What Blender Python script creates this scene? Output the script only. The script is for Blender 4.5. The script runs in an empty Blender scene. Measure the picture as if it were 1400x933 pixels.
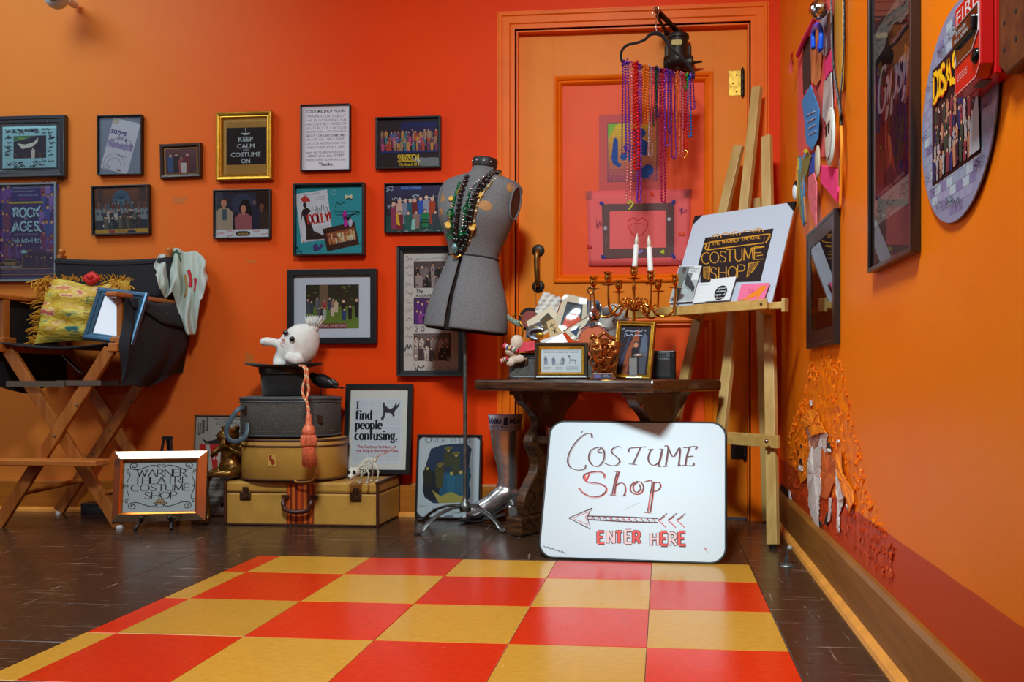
import bpy, bmesh, math, random
from mathutils import Vector, Matrix
PI = math.pi
SC = bpy.context.scene
COL = SC.collection
# ------------------------------------------------------------ camera
YAW, CH, FPX, CX, CY = 0.0856, 0.5911, 1154.0, 807.3, 514.8
cd = bpy.data.cameras.new('camera'); cam = bpy.data.objects.new('camera', cd); COL.objects.link(cam)
cam.location = (0, 0, CH); cam.rotation_euler = (PI/2, 0, YAW)
cd.sensor_width = 36; cd.lens = FPX/1400*36
cd.shift_x = (700-CX)/1400; cd.shift_y = (CY-466.5)/1400
cd.clip_start = 0.02; SC.camera = cam
# ------------------------------------------------------------ world, lamps, exposure
w = bpy.data.worlds.new('world'); SC.world = w; w.use_nodes = True
w.node_tree.nodes['Background'].inputs[0].default_value = (0.55, 0.62, 0.75, 1)
w.node_tree.nodes['Background'].inputs[1].default_value = 0.15
def area(name, loc, size, power, col, rot=(0, 0, 0), sy=None):
    l = bpy.data.lights.new(name, 'AREA'); l.energy = power; l.color = col
    l.shape = 'RECTANGLE'; l.size = size; l.size_y = sy or size
    o = bpy.data.objects.new(name, l); o.location = loc; o.rotation_euler = rot; COL.objects.link(o); return o
area('ceiling_panel_lamp', (-0.40, 0.45, 2.84), 0.5, 45, (0.82, 0.96, 1.0), rot=(0.72, 0, -0.12), sy=0.5).data.spread = 1.9
area('ceiling_panel_lamp', (-2.95, 2.35, 2.86), 1.2, 26, (0.74, 0.93, 1.0), sy=0.9)
area('ceiling_panel_lamp', (-2.0, -1.9, 2.86), 1.2, 12, (0.84, 0.95, 1.0), sy=0.6)
area('left_reflection_fill', (-4.64, -0.1, 1.85), 2.0, 13, (0.72, 0.90, 1.0), rot=(0, -PI/2, 0), sy=3.0)  # added cool panel, no window there; whitens the chair mirror and left wall
SC.view_settings.view_transform = 'Standard'; SC.view_settings.look = 'None'
SC.view_settings.gamma = 1; SC.view_settings.exposure = 0.5; SC.view_settings.use_curve_mapping = False
SC.cycles.use_denoising = True
SC.cycles.max_bounces = 8; SC.cycles.diffuse_bounces = 4; SC.cycles.caustics_reflective = False
SC.cycles.sample_clamp_indirect = 6

# ------------------------------------------------------------ picture measurements -> real positions in the room
S_, C_ = math.sin(YAW), math.cos(YAW)
def atd(x, y, d):                      # point seen at (x, y) at distance d along the view
    t = (x-CX)/FPX
    return Vector((t*d*C_-d*S_, t*d*S_+d*C_, CH-(y-CY)*d/FPX))
def at(x, y, Y): return atd(x, y, Y/(C_+(x-CX)/FPX*S_))
def atX(x, y, X): return atd(x, y, X/((x-CX)/FPX*C_-S_))
def dcam(p): return -p[0]*S_+p[1]*C_

def lin(c):
    return tuple(((v/255)/12.92 if v/255 <= 0.04045 else ((v/255+0.055)/1.055)**2.4) for v in c[:3])
# ------------------------------------------------------------ materials
MATS = {}
def mat(name, col, rough=0.5, metal=0.0, noise=0.0, nscale=20, bump=0.0, bscale=80, coat=0.0, stretch=None, sheen=0.0, spec=None, col2=None, trans=0.0, alpha=None):
    if name in MATS: return MATS[name]
    m = bpy.data.materials.new(name); m.use_nodes = True; MATS[name] = m
    nt = m.node_tree; N = nt.nodes; L = nt.links; b = N['Principled BSDF']
    c = lin(col); b.inputs['Base Color'].default_value = (*c, 1)
    b.inputs['Roughness'].default_value = rough; b.inputs['Metallic'].default_value = metal
    if coat: b.inputs['Coat Weight'].default_value = coat; b.inputs['Coat Roughness'].default_value = 0.08
    if sheen: b.inputs['Sheen Weight'].default_value = sheen
    if spec is not None: b.inputs['Specular IOR Level'].default_value = spec
    if trans: b.inputs['Transmission Weight'].default_value = trans
    if alpha is not None: b.inputs['Alpha'].default_value = alpha
    tc = N.new('ShaderNodeTexCoord'); src = tc.outputs['Object']
    if stretch:
        mp = N.new('ShaderNodeMapping'); mp.inputs['Scale'].default_value = stretch
        L.new(src, mp.inputs[0]); src = mp.outputs[0]
    if noise or col2:
        n = N.new('ShaderNodeTexNoise'); n.inputs['Scale'].default_value = nscale; n.inputs['Detail'].default_value = 6
        L.new(src, n.inputs['Vector'])
        r = N.new('ShaderNodeValToRGB'); r.color_ramp.elements[0].position = 0.35; r.color_ramp.elements[1].position = 0.65
        k = noise
        c2 = lin(col2) if col2 else tuple(min(1, v*(1+k)) for v in c)
        r.color_ramp.elements[0].color = (*[v*(1-k) for v in c], 1); r.color_ramp.elements[1].color = (*c2, 1)
        L.new(n.outputs['Fac'], r.inputs[0]); L.new(r.outputs[0], b.inputs['Base Color'])
    if bump:
        n2 = N.new('ShaderNodeTexNoise'); n2.inputs['Scale'].default_value = bscale; n2.inputs['Detail'].default_value = 4
        L.new(src, n2.inputs['Vector'])
        bm = N.new('ShaderNodeBump'); bm.inputs['Strength'].default_value = bump; bm.inputs['Distance'].default_value = 0.003
        L.new(n2.outputs['Fac'], bm.inputs['Height']); L.new(bm.outputs[0], b.inputs['Normal'])
    return m
def print_mat(name, rough, coat=0.0):
    m = mat(name, (255, 255, 255), rough, coat=coat)
    a = m.node_tree.nodes.new('ShaderNodeAttribute'); a.attribute_name = 'Col'
    m.node_tree.links.new(a.outputs['Color'], m.node_tree.nodes['Principled BSDF'].inputs['Base Color']); return m
PRINT = print_mat('printed_paper', 0.6); PRINTG = print_mat('printed_gloss', 0.55)
for m_ in (PRINT, PRINTG): m_.node_tree.nodes['Principled BSDF'].inputs['Specular IOR Level'].default_value = .25
def glass_mat(name, tint=(1, 1, 1), ior=1.45, rough=0.0):
    m = bpy.data.materials.new(name); m.use_nodes = True; MATS[name] = m
    N = m.node_tree.nodes; L = m.node_tree.links; N.clear()
    o = N.new('ShaderNodeOutputMaterial'); mx = N.new('ShaderNodeMixShader'); t = N.new('ShaderNodeBsdfTransparent')
    g = N.new('ShaderNodeBsdfGlossy'); f = N.new('ShaderNodeFresnel'); f.inputs[0].default_value = ior
    g.inputs['Roughness'].default_value = rough; t.inputs[0].default_value = (*tint, 1)
    L.new(f.outputs[0], mx.inputs[0]); L.new(t.outputs[0], mx.inputs[1]); L.new(g.outputs[0], mx.inputs[2]); L.new(mx.outputs[0], o.inputs[0])
    return m
GLASS = glass_mat('pane_glass', ior=1.3); PLASTIC = glass_mat('clear_plastic', (0.96, 0.97, 0.98), 1.6, 0.12); ACRYL = glass_mat('clear_acrylic', (0.9, 0.93, 0.93), 1.8, 0.02)
def wood(name, col, col2, rough=0.45, axis=2, scale=1.0, coat=0.0):
    st = [14*scale]*3; st[axis] = 1.2*scale
    m = mat(name, col, rough, noise=0.01, nscale=4, bump=0.15, bscale=9, stretch=tuple(st), col2=col2, coat=coat); return m
BLACK = mat('black_satin', (22, 22, 25), 0.35); WHITE = mat('white_paper', (225, 228, 230), 0.6)
GOLD = mat('gold_frame', (196, 148, 50), 0.32, 0.85, noise=0.15, nscale=60); BRASS = mat('polished_brass', (225, 160, 70), 0.14, 1.0)
BRONZE = mat('bronze', (120, 84, 38), 0.35, 0.7, noise=0.4, nscale=25); CHROME = mat('chrome', (215, 218, 222), 0.08, 1.0)
DKMETAL = mat('dark_iron', (48, 40, 34), 0.45, 0.6, noise=0.3, nscale=30, bump=0.2)
DARKHOLE = mat('dark_inside', (26, 15, 8), 0.9)

# ------------------------------------------------------------ objects
def tag(o, label=None, cat=None, group=None, kind=None):
    if label: o['label'] = label
    if cat: o['category'] = cat
    if group: o['group'] = group
    if kind: o['kind'] = kind
    return o
def empty(name, loc, rz=0, label=None, cat=None, group=None, rx=0, ry=0):
    o = bpy.data.objects.new(name, None); COL.objects.link(o); o.empty_display_size = 0.05
    o.location = loc; o.rotation_euler = (rx, ry, rz); return tag(o, label, cat, group)
def copy_tree(o, parent=None):
    c = o.copy(); COL.objects.link(c); c.parent = parent
    for ch in list(o.children): copy_tree(ch, c)
    return c
class MB:
    def __init__(s): s.v = []; s.f = []; s.c = None; s.col = (1, 1, 1)
    def add(s, vs, fs, M=None):
        b = len(s.v)
        s.v += [tuple((M @ Vector(p)) if M else p) for p in vs]
        s.f += [tuple(i+b for i in f) for f in fs]
        if s.c is not None: s.c += [s.col]*len(fs)
        return s
    def box(s, c, size, M=None):
        x, y, z = c; a, b, d = size[0]/2, size[1]/2, size[2]/2
        vs = [(x-a, y-b, z-d), (x+a, y-b, z-d), (x+a, y+b, z-d), (x-a, y+b, z-d), (x-a, y-b, z+d), (x+a, y-b, z+d), (x+a, y+b, z+d), (x-a, y+b, z+d)]
        return s.add(vs, [(0, 3, 2, 1), (4, 5, 6, 7), (0, 1, 5, 4), (1, 2, 6, 5), (2, 3, 7, 6), (3, 0, 4, 7)], M)
    def bar(s, p0, p1, wx, wy, up=(0, 0, 1), M=None):      # square bar from p0 to p1
        p0, p1 = Vector(p0), Vector(p1); t = (p1-p0).normalized(); u = Vector(up)
        if abs(t.dot(u)) > 0.98: u = Vector((0, 1, 0))
        a = t.cross(u).normalized(); b = a.cross(t).normalized(); vs = []
        for p in (p0, p1):
            for i, j in ((-1, -1), (1, -1), (1, 1), (-1, 1)): vs.append(tuple(p+a*i*wx/2+b*j*wy/2))
        return s.add(vs, [(3, 2, 1, 0), (4, 5, 6, 7), (0, 1, 5, 4), (1, 2, 6, 5), (2, 3, 7, 6), (3, 0, 4, 7)], M)
    def tube(s, pts, r, n=10, closed=False, M=None, flat=1.0, up=None):
        pts = [Vector(p) for p in pts]; k = len(pts); vs = []; fs = []
        rs = r if isinstance(r, (list, tuple)) else [r]*k
        ref = Vector(up) if up else None; prev = None
        for i, p in enumerate(pts):
            a = pts[(i-1) % k] if (closed or i > 0) else p; b = pts[(i+1) % k] if (closed or i < k-1) else p
            t = (b-a)
            t = t.normalized() if t.length > 1e-9 else Vector((0, 0, 1))
            if ref is not None: u = ref-t*t.dot(ref)
            elif prev is None:
                u = Vector((0, 0, 1)) if abs(t.z) < 0.9 else Vector((1, 0, 0)); u = u-t*t.dot(u)
            else: u = prev-t*t.dot(prev)
            if u.length < 1e-6: u = Vector((1, 0, 0))-t*t.x
            u.normalize(); prev = u; v2 = t.cross(u)
            for j in range(n):
                an = 2*PI*j/n; vs.append(tuple(p+u*math.cos(an)*rs[i]*flat+v2*math.sin(an)*rs[i]))
        m = k if closed else k-1
        for i in range(m):
            for j in range(n):
                a = i*n+j; b = i*n+(j+1) % n; c = ((i+1) % k)*n+(j+1) % n; d = ((i+1) % k)*n+j
                fs.append((a, b, c, d))
        if not closed: fs.append(tuple(range(n))[::-1]); fs.append(tuple(range((k-1)*n, k*n)))
        return s.add(vs, fs, M)
    def lathe(s, prof, n=24, c=(0, 0, 0), M=None, sx=1, sy=1, caps=True):
        vs = []; fs = []
        for r, z in prof:
            for j in range(n):
                a = 2*PI*j/n; vs.append((c[0]+r*math.cos(a)*sx, c[1]+r*math.sin(a)*sy, c[2]+z))
        for i in range(len(prof)-1):
            for j in range(n): fs.append((i*n+j, i*n+(j+1) % n, (i+1)*n+(j+1) % n, (i+1)*n+j))
        if caps: fs.append(tuple(range(n))[::-1]); fs.append(tuple(range((len(prof)-1)*n, len(prof)*n)))
        return s.add(vs, fs, M)
    def loft(s, secs, n=32, M=None, caps=True, a0=0, a1=2*PI):   # (z, cx, cy, rx, ry[, power])
        vs = []; fs = []; op = abs(a1-a0-2*PI) > 1e-6; k = n+1 if op else n
        for q in secs:
            z, cx, cy, rx, ry = q[:5]; e = 2/(q[5] if len(q) > 5 else 2)
            for j in range(k):
                a = a0+(a1-a0)*j/n; ca, sa = math.cos(a), math.sin(a)
                vs.append((cx+rx*math.copysign(abs(ca)**e, ca), cy+ry*math.copysign(abs(sa)**e, sa), z))
        for i in range(len(secs)-1):
            for j in range(n): fs.append((i*k+j, i*k+(j+1) % k, (i+1)*k+(j+1) % k, (i+1)*k+j))
        if caps and not op: fs.append(tuple(range(k))[::-1]); fs.append(tuple(range((len(secs)-1)*k, len(secs)*k)))
        return s.add(vs, fs, M)
    def ball(s, c, r, n=12, m=8, M=None, rot=None):
        rx, ry, rz = (r, r, r) if not isinstance(r, (list, tuple)) else r
        vs = []; fs = []; R = rot.to_matrix() if rot is not None else None
        for i in range(m+1):
            th = PI*i/m
            for j in range(n):
                a = 2*PI*j/n; p = Vector((rx*math.sin(th)*math.cos(a), ry*math.sin(th)*math.sin(a), rz*math.cos(th)))
                if R: p = R @ p
                vs.append((c[0]+p.x, c[1]+p.y, c[2]+p.z))
                if i in (0, m): pass
        for i in range(m):
            for j in range(n):
                a, b, c2, d = i*n+j, i*n+(j+1) % n, (i+1)*n+(j+1) % n, (i+1)*n+j
                if i == 0: fs.append((a, c2, d)[::-1])
                elif i == m-1: fs.append((a, b, d)[::-1])
                else: fs.append((d, c2, b, a))
        return s.add(vs, fs, M)
    def prism(s, pts, y0, y1, M=None):                     # polygon in x,z extruded along y
        n = len(pts); vs = [(x, y0, z) for x, z in pts]+[(x, y1, z) for x, z in pts]
        fs = [tuple(range(n)), tuple(range(n, 2*n))[::-1]]+[(i, i+n, (i+1) % n+n, (i+1) % n) for i in range(n)]
        return s.add(vs, fs, M)
    def surf(s, fn, nu, nv, M=None, cu=False):
        vs = [tuple(fn(i/nu, j/nv)) for j in range(nv+1) for i in range(nu+1)]
        fs = [(j*(nu+1)+i, j*(nu+1)+i+1, (j+1)*(nu+1)+i+1, (j+1)*(nu+1)+i) for j in range(nv) for i in range(nu)]
        return s.add(vs, fs, M)
    def mesh(s, name, smooth=None):
        me = bpy.data.meshes.new(name); me.from_pydata(s.v, [], s.f)
        if s.c is not None:
            at_ = me.color_attributes.new('Col', 'FLOAT_COLOR', 'CORNER'); buf = []
            for f, c in zip(s.f, s.c): buf += [c[0], c[1], c[2], 1.0]*len(f)
            at_.data.foreach_set('color', buf)
        if smooth is not None:
            me.polygons.foreach_set('use_smooth', [True]*len(me.polygons)); me.update()
            if smooth < 180: me.set_sharp_from_angle(angle=math.radians(smooth))
        me.update(); return me
    def build(s, name, m, parent=None, smooth=None, bevel=0, solid=0, remesh=0, sub=0, label=None, loc=None, fix=False, soff=0):
        me = s.mesh(name, smooth)
        if fix:
            bm = bmesh.new(); bm.from_mesh(me); bmesh.ops.recalc_face_normals(bm, faces=bm.faces); bm.to_mesh(me); bm.free()
        me.materials.append(m); o = bpy.data.objects.new(name, me); COL.objects.link(o)
        if parent is not None: o.parent = parent
        if loc is not None: o.location = loc
        if remesh:
            r = o.modifiers.new('remesh', 'REMESH'); r.mode = 'VOXEL'; r.voxel_size = remesh; r.use_smooth_shade = True
            q = o.modifiers.new('smooth', 'SMOOTH'); q.iterations = 6; q.factor = 0.6
        if sub: q = o.modifiers.new('sub', 'SUBSURF'); q.levels = sub; q.render_levels = sub
        if solid: q = o.modifiers.new('solid', 'SOLIDIFY'); q.thickness = solid; q.offset = soff
        if bevel: q = o.modifiers.new('bevel', 'BEVEL'); q.width = bevel; q.segments = 2; q.limit_method = 'ANGLE'; q.angle_limit = 0.6
        if label: o['label'] = label
        return o
def pts_smooth(P, n=6):                                   # Catmull-Rom through points
    P = [Vector(p) for p in P]; out = []
    for i in range(len(P)-1):
        a = P[max(0, i-1)]; b = P[i]; c = P[i+1]; d = P[min(len(P)-1, i+2)]
        for k in range(n):
            t = k/n; out.append(0.5*((2*b)+(c-a)*t+(2*a-5*b+4*c-d)*t*t+(3*b-a-3*c+d)*t**3))
    out.append(P[-1]); return out
# ------------------------------------------------------------ lettering and flat print
def arc(cx, cy, rx, ry, a0, a1, n=10):
    return [(cx+rx*math.cos(math.radians(a0+(a1-a0)*i/n)), cy+ry*math.sin(math.radians(a0+(a1-a0)*i/n))) for i in range(n+1)]
SS = [(.56, .83), (.48, .95), (.32, 1), (.14, .95), (.06, .8), (.1, .66), (.3, .54), (.5, .42), (.58, .25), (.5, .08), (.32, 0), (.12, .04), (.03, .18)]
G = {'A': (.8, [[(0, 0), (.4, 1)], [(.4, 1), (.8, 0)], [(.15, .36), (.65, .36)]]),
 'B': (.62, [[(0, 0), (0, 1)], [(0, 1)]+arc(.32, .76, .24, .24, 90, -90)+[(0, .52)], [(0, .52)]+arc(.34, .26, .28, .26, 90, -90)+[(0, 0)]]),
 'C': (.8, [arc(.44, .5, .44, .5, 45, 315, 16)]),
 'D': (.75, [[(0, 0), (0, 1)], [(0, 1)]+arc(.3, .5, .45, .5, 90, -90, 12)+[(0, 0)]]),
 'E': (.58, [[(0, 0), (0, 1)], [(0, 1), (.56, 1)], [(0, .52), (.44, .52)], [(0, 0), (.58, 0)]]),
 'F': (.55, [[(0, 0), (0, 1)], [(0, 1), (.56, 1)], [(0, .52), (.44, .52)]]),
 'G': (.82, [arc(.44, .5, .44, .5, 45, 360, 16)+[(.88, .45)], [(.55, .45), (.88, .45)]]),
 'H': (.72, [[(0, 0), (0, 1)], [(.72, 0), (.72, 1)], [(0, .52), (.72, .52)]]),
 'I': (.08, [[(.04, 0), (.04, 1)]]), 'J': (.4, [[(.36, 1), (.36, .2)]+arc(.18, .2, .18, .2, 0, -150, 6)]),
 'K': (.68, [[(0, 0), (0, 1)], [(.62, 1), (.02, .46)], [(.2, .62), (.68, 0)]]),
 'L': (.55, [[(0, 0), (0, 1)], [(0, 0), (.55, 0)]]),
 'M': (.9, [[(.04, 0), (.1, 1)], [(.1, 1), (.45, .1)], [(.45, .1), (.8, 1)], [(.8, 1), (.88, 0)]]),
 'N': (.75, [[(0, 0), (0, 1)], [(0, 1), (.75, 0)], [(.75, 0), (.75, 1)]]),
 'O': (.9, [arc(.45, .5, .45, .5, 0, 360, 20)]),
 'P': (.6, [[(0, 0), (0, 1)], [(0, 1)]+arc(.32, .74, .26, .26, 90, -90)+[(0, .48)]]),
 'Q': (.9, [arc(.45, .5, .45, .5, 0, 360, 20), [(.5, .2), (.9, -.1)]]),
 'R': (.65, [[(0, 0), (0, 1)], [(0, 1)]+arc(.32, .74, .26, .26, 90, -90)+[(0, .48)], [(.28, .48), (.66, 0)]]),
 'S': (.6, [SS]), 'T': (.72, [[(.36, 0), (.36, 1)], [(0, 1), (.72, 1)]]),
 'U': (.72, [[(0, 1), (0, .35)]+arc(.36, .35, .36, .35, 180, 360, 10)+[(.72, 1)]]),
 'V': (.75, [[(0, 1), (.38, 0)], [(.38, 0), (.75, 1)]]), 'W': (1.05, [[(0, 1), (.28, 0)], [(.28, 0), (.52, .95)], [(.52, .95), (.78, 0)], [(.78, 0), (1.05, 1)]]),
 'X': (.7, [[(0, 1), (.7, 0)], [(0, 0), (.7, 1)]]), 'Y': (.7, [[(0, 1), (.35, .48)], [(.7, 1), (.35, .48)], [(.35, .48), (.35, 0)]]),
 'Z': (.65, [[(0, 1), (.65, 1), (0, 0), (.65, 0)]]), ' ': (.35, []), '.': (.1, [[(.04, 0), (.1, .1)]]), ',': (.1, [[(.1, .1), (.02, -.12)]]),
 '!': (.12, [[(.06, .28), (.06, 1)], [(.06, 0), (.06, .1)]]), '-': (.35, [[(.02, .42), (.33, .42)]]), "'": (.1, [[(.06, 1), (.03, .75)]]), '*': (.2, [[(.1, .42), (.1, .52)]]),
 'i': (.16, [[(.08, 0), (.08, .66)], [(.08, .88), (.08, .98)]]), 'l': (.16, [[(.08, 0), (.08, 1)]]),
 'f': (.34, [[(.12, 0), (.12, .8)]+arc(.28, .8, .16, .2, 180, 60, 6), [(0, .64), (.32, .64)]]),
 'n': (.5, [[(.06, 0), (.06, .66)], [(.06, .5)]+arc(.25, .48, .18, .18, 150, 0, 6)+[(.43, 0)]]),
 'u': (.5, [[(.06, .66), (.06, .18)]+arc(.24, .18, .18, .18, 180, 340, 6), [(.43, .66), (.43, 0)]]),
 'd': (.5, [[(.42, 0), (.42, 1)], arc(.25, .33, .21, .33, 40, 320, 12)]), 'p': (.5, [[(.06, -.32), (.06, .66)], arc(.25, .33, .21, .33, 220, -140+360-360, 12)]),
 'e': (.46, [arc(.24, .33, .22, .33, -45, -360+0, 12)[::1], [(.03, .36), (.45, .36)]]), 'o': (.48, [arc(.24, .33, .23, .33, 0, 360, 14)]),
 'c': (.44, [arc(.25, .33, .23, .33, 50, 310, 12)]), 's': (.4, [[(x*.66, y*.66) for x, y in SS]]),
 'g': (.5, [arc(.22, .42, .18, .24, 0, 360, 12), [(.34, .58), (.5, .66)], [(.12, .2), (.06, .1), (.16, .03), (.38, .02), (.46, -.12), (.36, -.28), (.16, -.3), (.04, -.2), (.1, -.05)]]),
 'y': (.48, [[(.02, .66), (.26, 0)], [(.48, .66), (.26, 0), (.14, -.26), (.0, -.28)]]), 'h': (.5, [[(.06, 0), (.06, 1)], [(.06, .5)]+arc(.25, .48, .18, .18, 150, 0, 6)+[(.43, 0)]]),
 '0': (.6, [arc(.3, .5, .3, .5, 0, 360, 16)]), '2': (.5, [arc(.25, .74, .22, .26, 170, -30, 8)+[(0, 0), (.5, 0)]]), '6': (.5, [[(.45, .95), (.15, .7), (.02, .35)]+arc(.26, .27, .24, .27, 170, -190, 12)])}
FC = {}
def sans(s, bold=0.0, shear=0.0):
    k = (s, bold, shear)
    if k in FC: return FC[k]
    cu = bpy.data.curves.new('t', 'FONT'); cu.body = s; cu.resolution_u = 2; cu.offset = bold; cu.shear = shear; cu.size = 1
    ob = bpy.data.objects.new('t', cu); COL.objects.link(ob); bpy.context.view_layer.update()
    me = bpy.data.meshes.new_from_object(ob); V = [(v.co.x, v.co.y) for v in me.vertices]; F = [tuple(p.vertices) for p in me.polygons]
    bpy.data.objects.remove(ob); bpy.data.meshes.remove(me); bpy.data.curves.remove(cu)
    FC[k] = (V, F); return V, F
CAPH = max(y for x, y in sans('H')[0])
class Canvas:
    """flat print measured in picture pixels inside the box x0..x1, y0..y1 and laid on a sheet W x H metres"""
    def __init__(s, x0, y0, x1, y1, W, H, y=0.0, step=1.5e-5, O=None):
        s.b = (x0, y0, x1, y1); s.W, s.H = W, H; s.k = 0; s.y = y; s.step = step; s.mb = MB(); s.mb.c = []; s.T = None; s.rnd = random.Random(int(x0*7+y0*13+W*1000))
        s.O = O
    def P(s, x, y):
        if s.T: x, y = s.T(x, y)
        x0, y0, x1, y1 = s.b
        return ((x-x0)/(x1-x0)*s.W-s.W/2, s.y-s.k*s.step, (1-(y-y0)/(y1-y0))*s.H)
    def rot(s, cx, cy, deg):
        a = math.radians(deg); s.T = lambda x, y: (cx+(x-cx)*math.cos(a)-(y-cy)*math.sin(a), cy+(x-cx)*math.sin(a)+(y-cy)*math.cos(a)); return s
    def poly(s, pts, col, inc=True):
        if inc: s.k += 1
        s.mb.col = lin(col); vs = [s.P(*p) for p in pts]
        a = sum(vs[i][0]*vs[(i+1) % len(vs)][2]-vs[(i+1) % len(vs)][0]*vs[i][2] for i in range(len(vs)))
        if a < 0: vs = vs[::-1]
        s.mb.add(vs, [tuple(range(len(vs)))]); return s
    def rect(s, x0, y0, x1, y1, col, inc=True): return s.poly([(x0, y0), (x1, y0), (x1, y1), (x0, y1)], col, inc)
    def grad(s, x0, y0, x1, y1, c0, c1, n=8):
        s.k += 1
        for i in range(n):
            t = (i+.5)/n; c = [a+(b-a)*t for a, b in zip(c0, c1)]
            s.rect(x0, y0+(y1-y0)*i/n, x1, y0+(y1-y0)*(i+1)/n, c, False)
        return s
    def ell(s, cx, cy, rx, ry, col, rot=0, n=10, inc=True):
        a = math.radians(rot)
        return s.poly([(cx+rx*math.cos(2*PI*i/n)*math.cos(a)-ry*math.sin(2*PI*i/n)*math.sin(a), cy+rx*math.cos(2*PI*i/n)*math.sin(a)+ry*math.sin(2*PI*i/n)*math.cos(a)) for i in range(n)], col, inc)
    def line(s, pts, wd, col, inc=True, nib=None):
        if inc: s.k += 1
        s.mb.col = lin(col); n = len(pts); vs = []
        closed = n > 3 and math.dist(pts[0], pts[-1]) < 1e-6
        for i, p in enumerate(pts):
            a = pts[i-1] if i > 0 else (pts[-2] if closed else p); b = pts[i+1] if i < n-1 else (pts[1] if closed else p)
            dx, dy = b[0]-a[0], b[1]-a[1]; l = math.hypot(dx, dy) or 1; w_ = wd/2
            if nib: w_ = wd/2*(nib+(1-nib)*abs(dy)/l)
            nx, ny = -dy/l*w_, dx/l*w_
            vs += [s.P(p[0]+nx, p[1]+ny), s.P(p[0]-nx, p[1]-ny)]
        fs = [(2*i, 2*i+1, 2*i+3, 2*i+2) for i in range(n-1)]
        s.mb.add(vs, fs); return s
    def text(s, t, x, y, h, col, width=None, al='l', bold=0.0, shear=0.0, rot=0):
        V, F = sans(t, bold, shear)
        if not V: return s
        s.k += 1; x0 = min(v[0] for v in V); x1 = max(v[0] for v in V); sc = h/CAPH; sx = sc
        if width: sx = width/max(1e-6, x1-x0)
        wd = (x1-x0)*sx; ox = {'l': 0, 'c': -wd/2, 'r': -wd}[al]; a = math.radians(rot)
        s.mb.col = lin(col)
        def q(v):
            X, Y = (v[0]-x0)*sx+ox, -v[1]*sc
            return s.P(x+X*math.cos(a)-Y*math.sin(a), y+X*math.sin(a)+Y*math.cos(a))
        s.mb.add([q(v) for v in V], F); return s
    def glyphs(s, t, x, y, h, col, wd=0.1, nib=None, serif=0.0, width=None, al='l', gap=0.18, shear=0, sx=1.0, jit=0, rot=0, cols=None):
        """stroke lettering: y baseline, h cap height, wd pen width as a share of h"""
        s.k += 1; adv = 0; out = []
        for ch in t:
            g = G.get(ch) or G.get(ch.upper()) or G[' ']
            out.append((adv, g)); adv += g[0]+gap
        adv -= gap; k = (width/(adv*h)) if width else sx
        tot = adv*h*k; ox = {'l': 0, 'c': -tot/2, 'r': -tot}[al]; a_ = math.radians(rot)
        def q(px, py):
            X = (px+py*shear)*h*k+ox; Y = -py*h
            return (x+X*math.cos(a_)-Y*math.sin(a_), y+X*math.sin(a_)+Y*math.cos(a_))
        for i, (a, g) in enumerate(out):
            c = cols[i % len(cols)] if cols else col
            jx, jy = (s.rnd.uniform(-jit, jit), s.rnd.uniform(-jit, jit)) if jit else (0, 0)
            for st in g[1]:
                P = [(px+a+jx, py+jy) for px, py in st]
                s.line([q(*p) for p in P], wd*h, c, False, nib)
                if serif:
                    for e, f in ((P[0], P[1]), (P[-1], P[-2])):
                        dy = abs(e[1]-f[1]); dx = abs(e[0]-f[0])
                        if dy > dx*0.8 and len(st) < 4:
                            s.line([q(e[0]-serif, e[1]), q(e[0]+serif, e[1])], h*0.05, c, False)
                        elif dx > dy and len(st) == 2:
                            s.line([q(e[0], e[1]-serif*.8), q(e[0], e[1]+serif*.8)], h*0.05, c, False)
        return s
    def sig(s, x, y, wd, h, col, t=0.5, n=14):
        r = s.rnd; pts = []
        for i in range(n):
            pts.append((x+wd*i/(n-1)+r.uniform(-.06, .06)*wd, y+r.uniform(-.5, .5)*h*(1.3 if i < 3 else .7)))
        P = [(p.x, p.y) for p in pts_smooth([(a, b, 0) for a, b in pts], 3)]
        return s.line(P, t, col)
    def lines(s, x0, y0, x1, y1, n, col, t=0.5):           # rows of unreadably small type
        s.k += 1
        for i in range(n):
            y = y0+(y1-y0)*i/max(1, n-1); x = x0
            while x < x1-1:
                w_ = s.rnd.uniform(1, 4); s.rect(x, y-t/2, min(x1, x+w_), y+t/2, col, False); x += w_+.6
        return s
    def person(s, x, y, h, skin, cloth, hair=None, wd=None):  # feet at y
        wd = wd or h*.3; hr = h*.085; hair = hair or (40, 25, 18)
        s.poly([(x-wd*.34, y), (x-wd*.45, y-h*.5), (x-wd*.5, y-h*.78), (x-wd*.2, y-h*.84), (x+wd*.2, y-h*.84), (x+wd*.5, y-h*.78), (x+wd*.42, y-h*.5), (x+wd*.38, y)], cloth)
        s.ell(x, y-h*.93, hr*1.15, hr*1.2, hair, n=8); s.ell(x, y-h*.90, hr*.85, hr*1.0, skin, n=8); return s
    def crowd(s, x0, y0, x1, y1, rows, per, cols, h, skins=((205, 150, 120), (170, 115, 85), (225, 180, 150))):
        r = s.rnd
        for i in range(rows):
            yy = y0+(y1-y0)*(i+1)/rows
            for j in range(per):
                xx = x0+(x1-x0)*(j+.5+r.uniform(-.3, .3))/per
                s.person(xx, yy+r.uniform(-.05, .05)*h, h*r.uniform(.85, 1.1), r.choice(skins), r.choice(cols), wd=h*r.uniform(.28, .4))
            s.k += 1
            for j in range(per*3):
                c_ = r.choice(cols); f_ = r.uniform(.5, 1.5); s.ell(x0+(x1-x0)*r.random(), yy-h*r.uniform(.05, .75), h*r.uniform(.02, .07), h*r.uniform(.03, .10), tuple(min(255, v*f_) for v in c_), r.uniform(-40, 40), n=5, inc=False)
        return s
    def build(s, name='print', parent=None, m=None, label=None):
        return s.mb.build(name, m or PRINT, parent, label=label)
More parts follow.
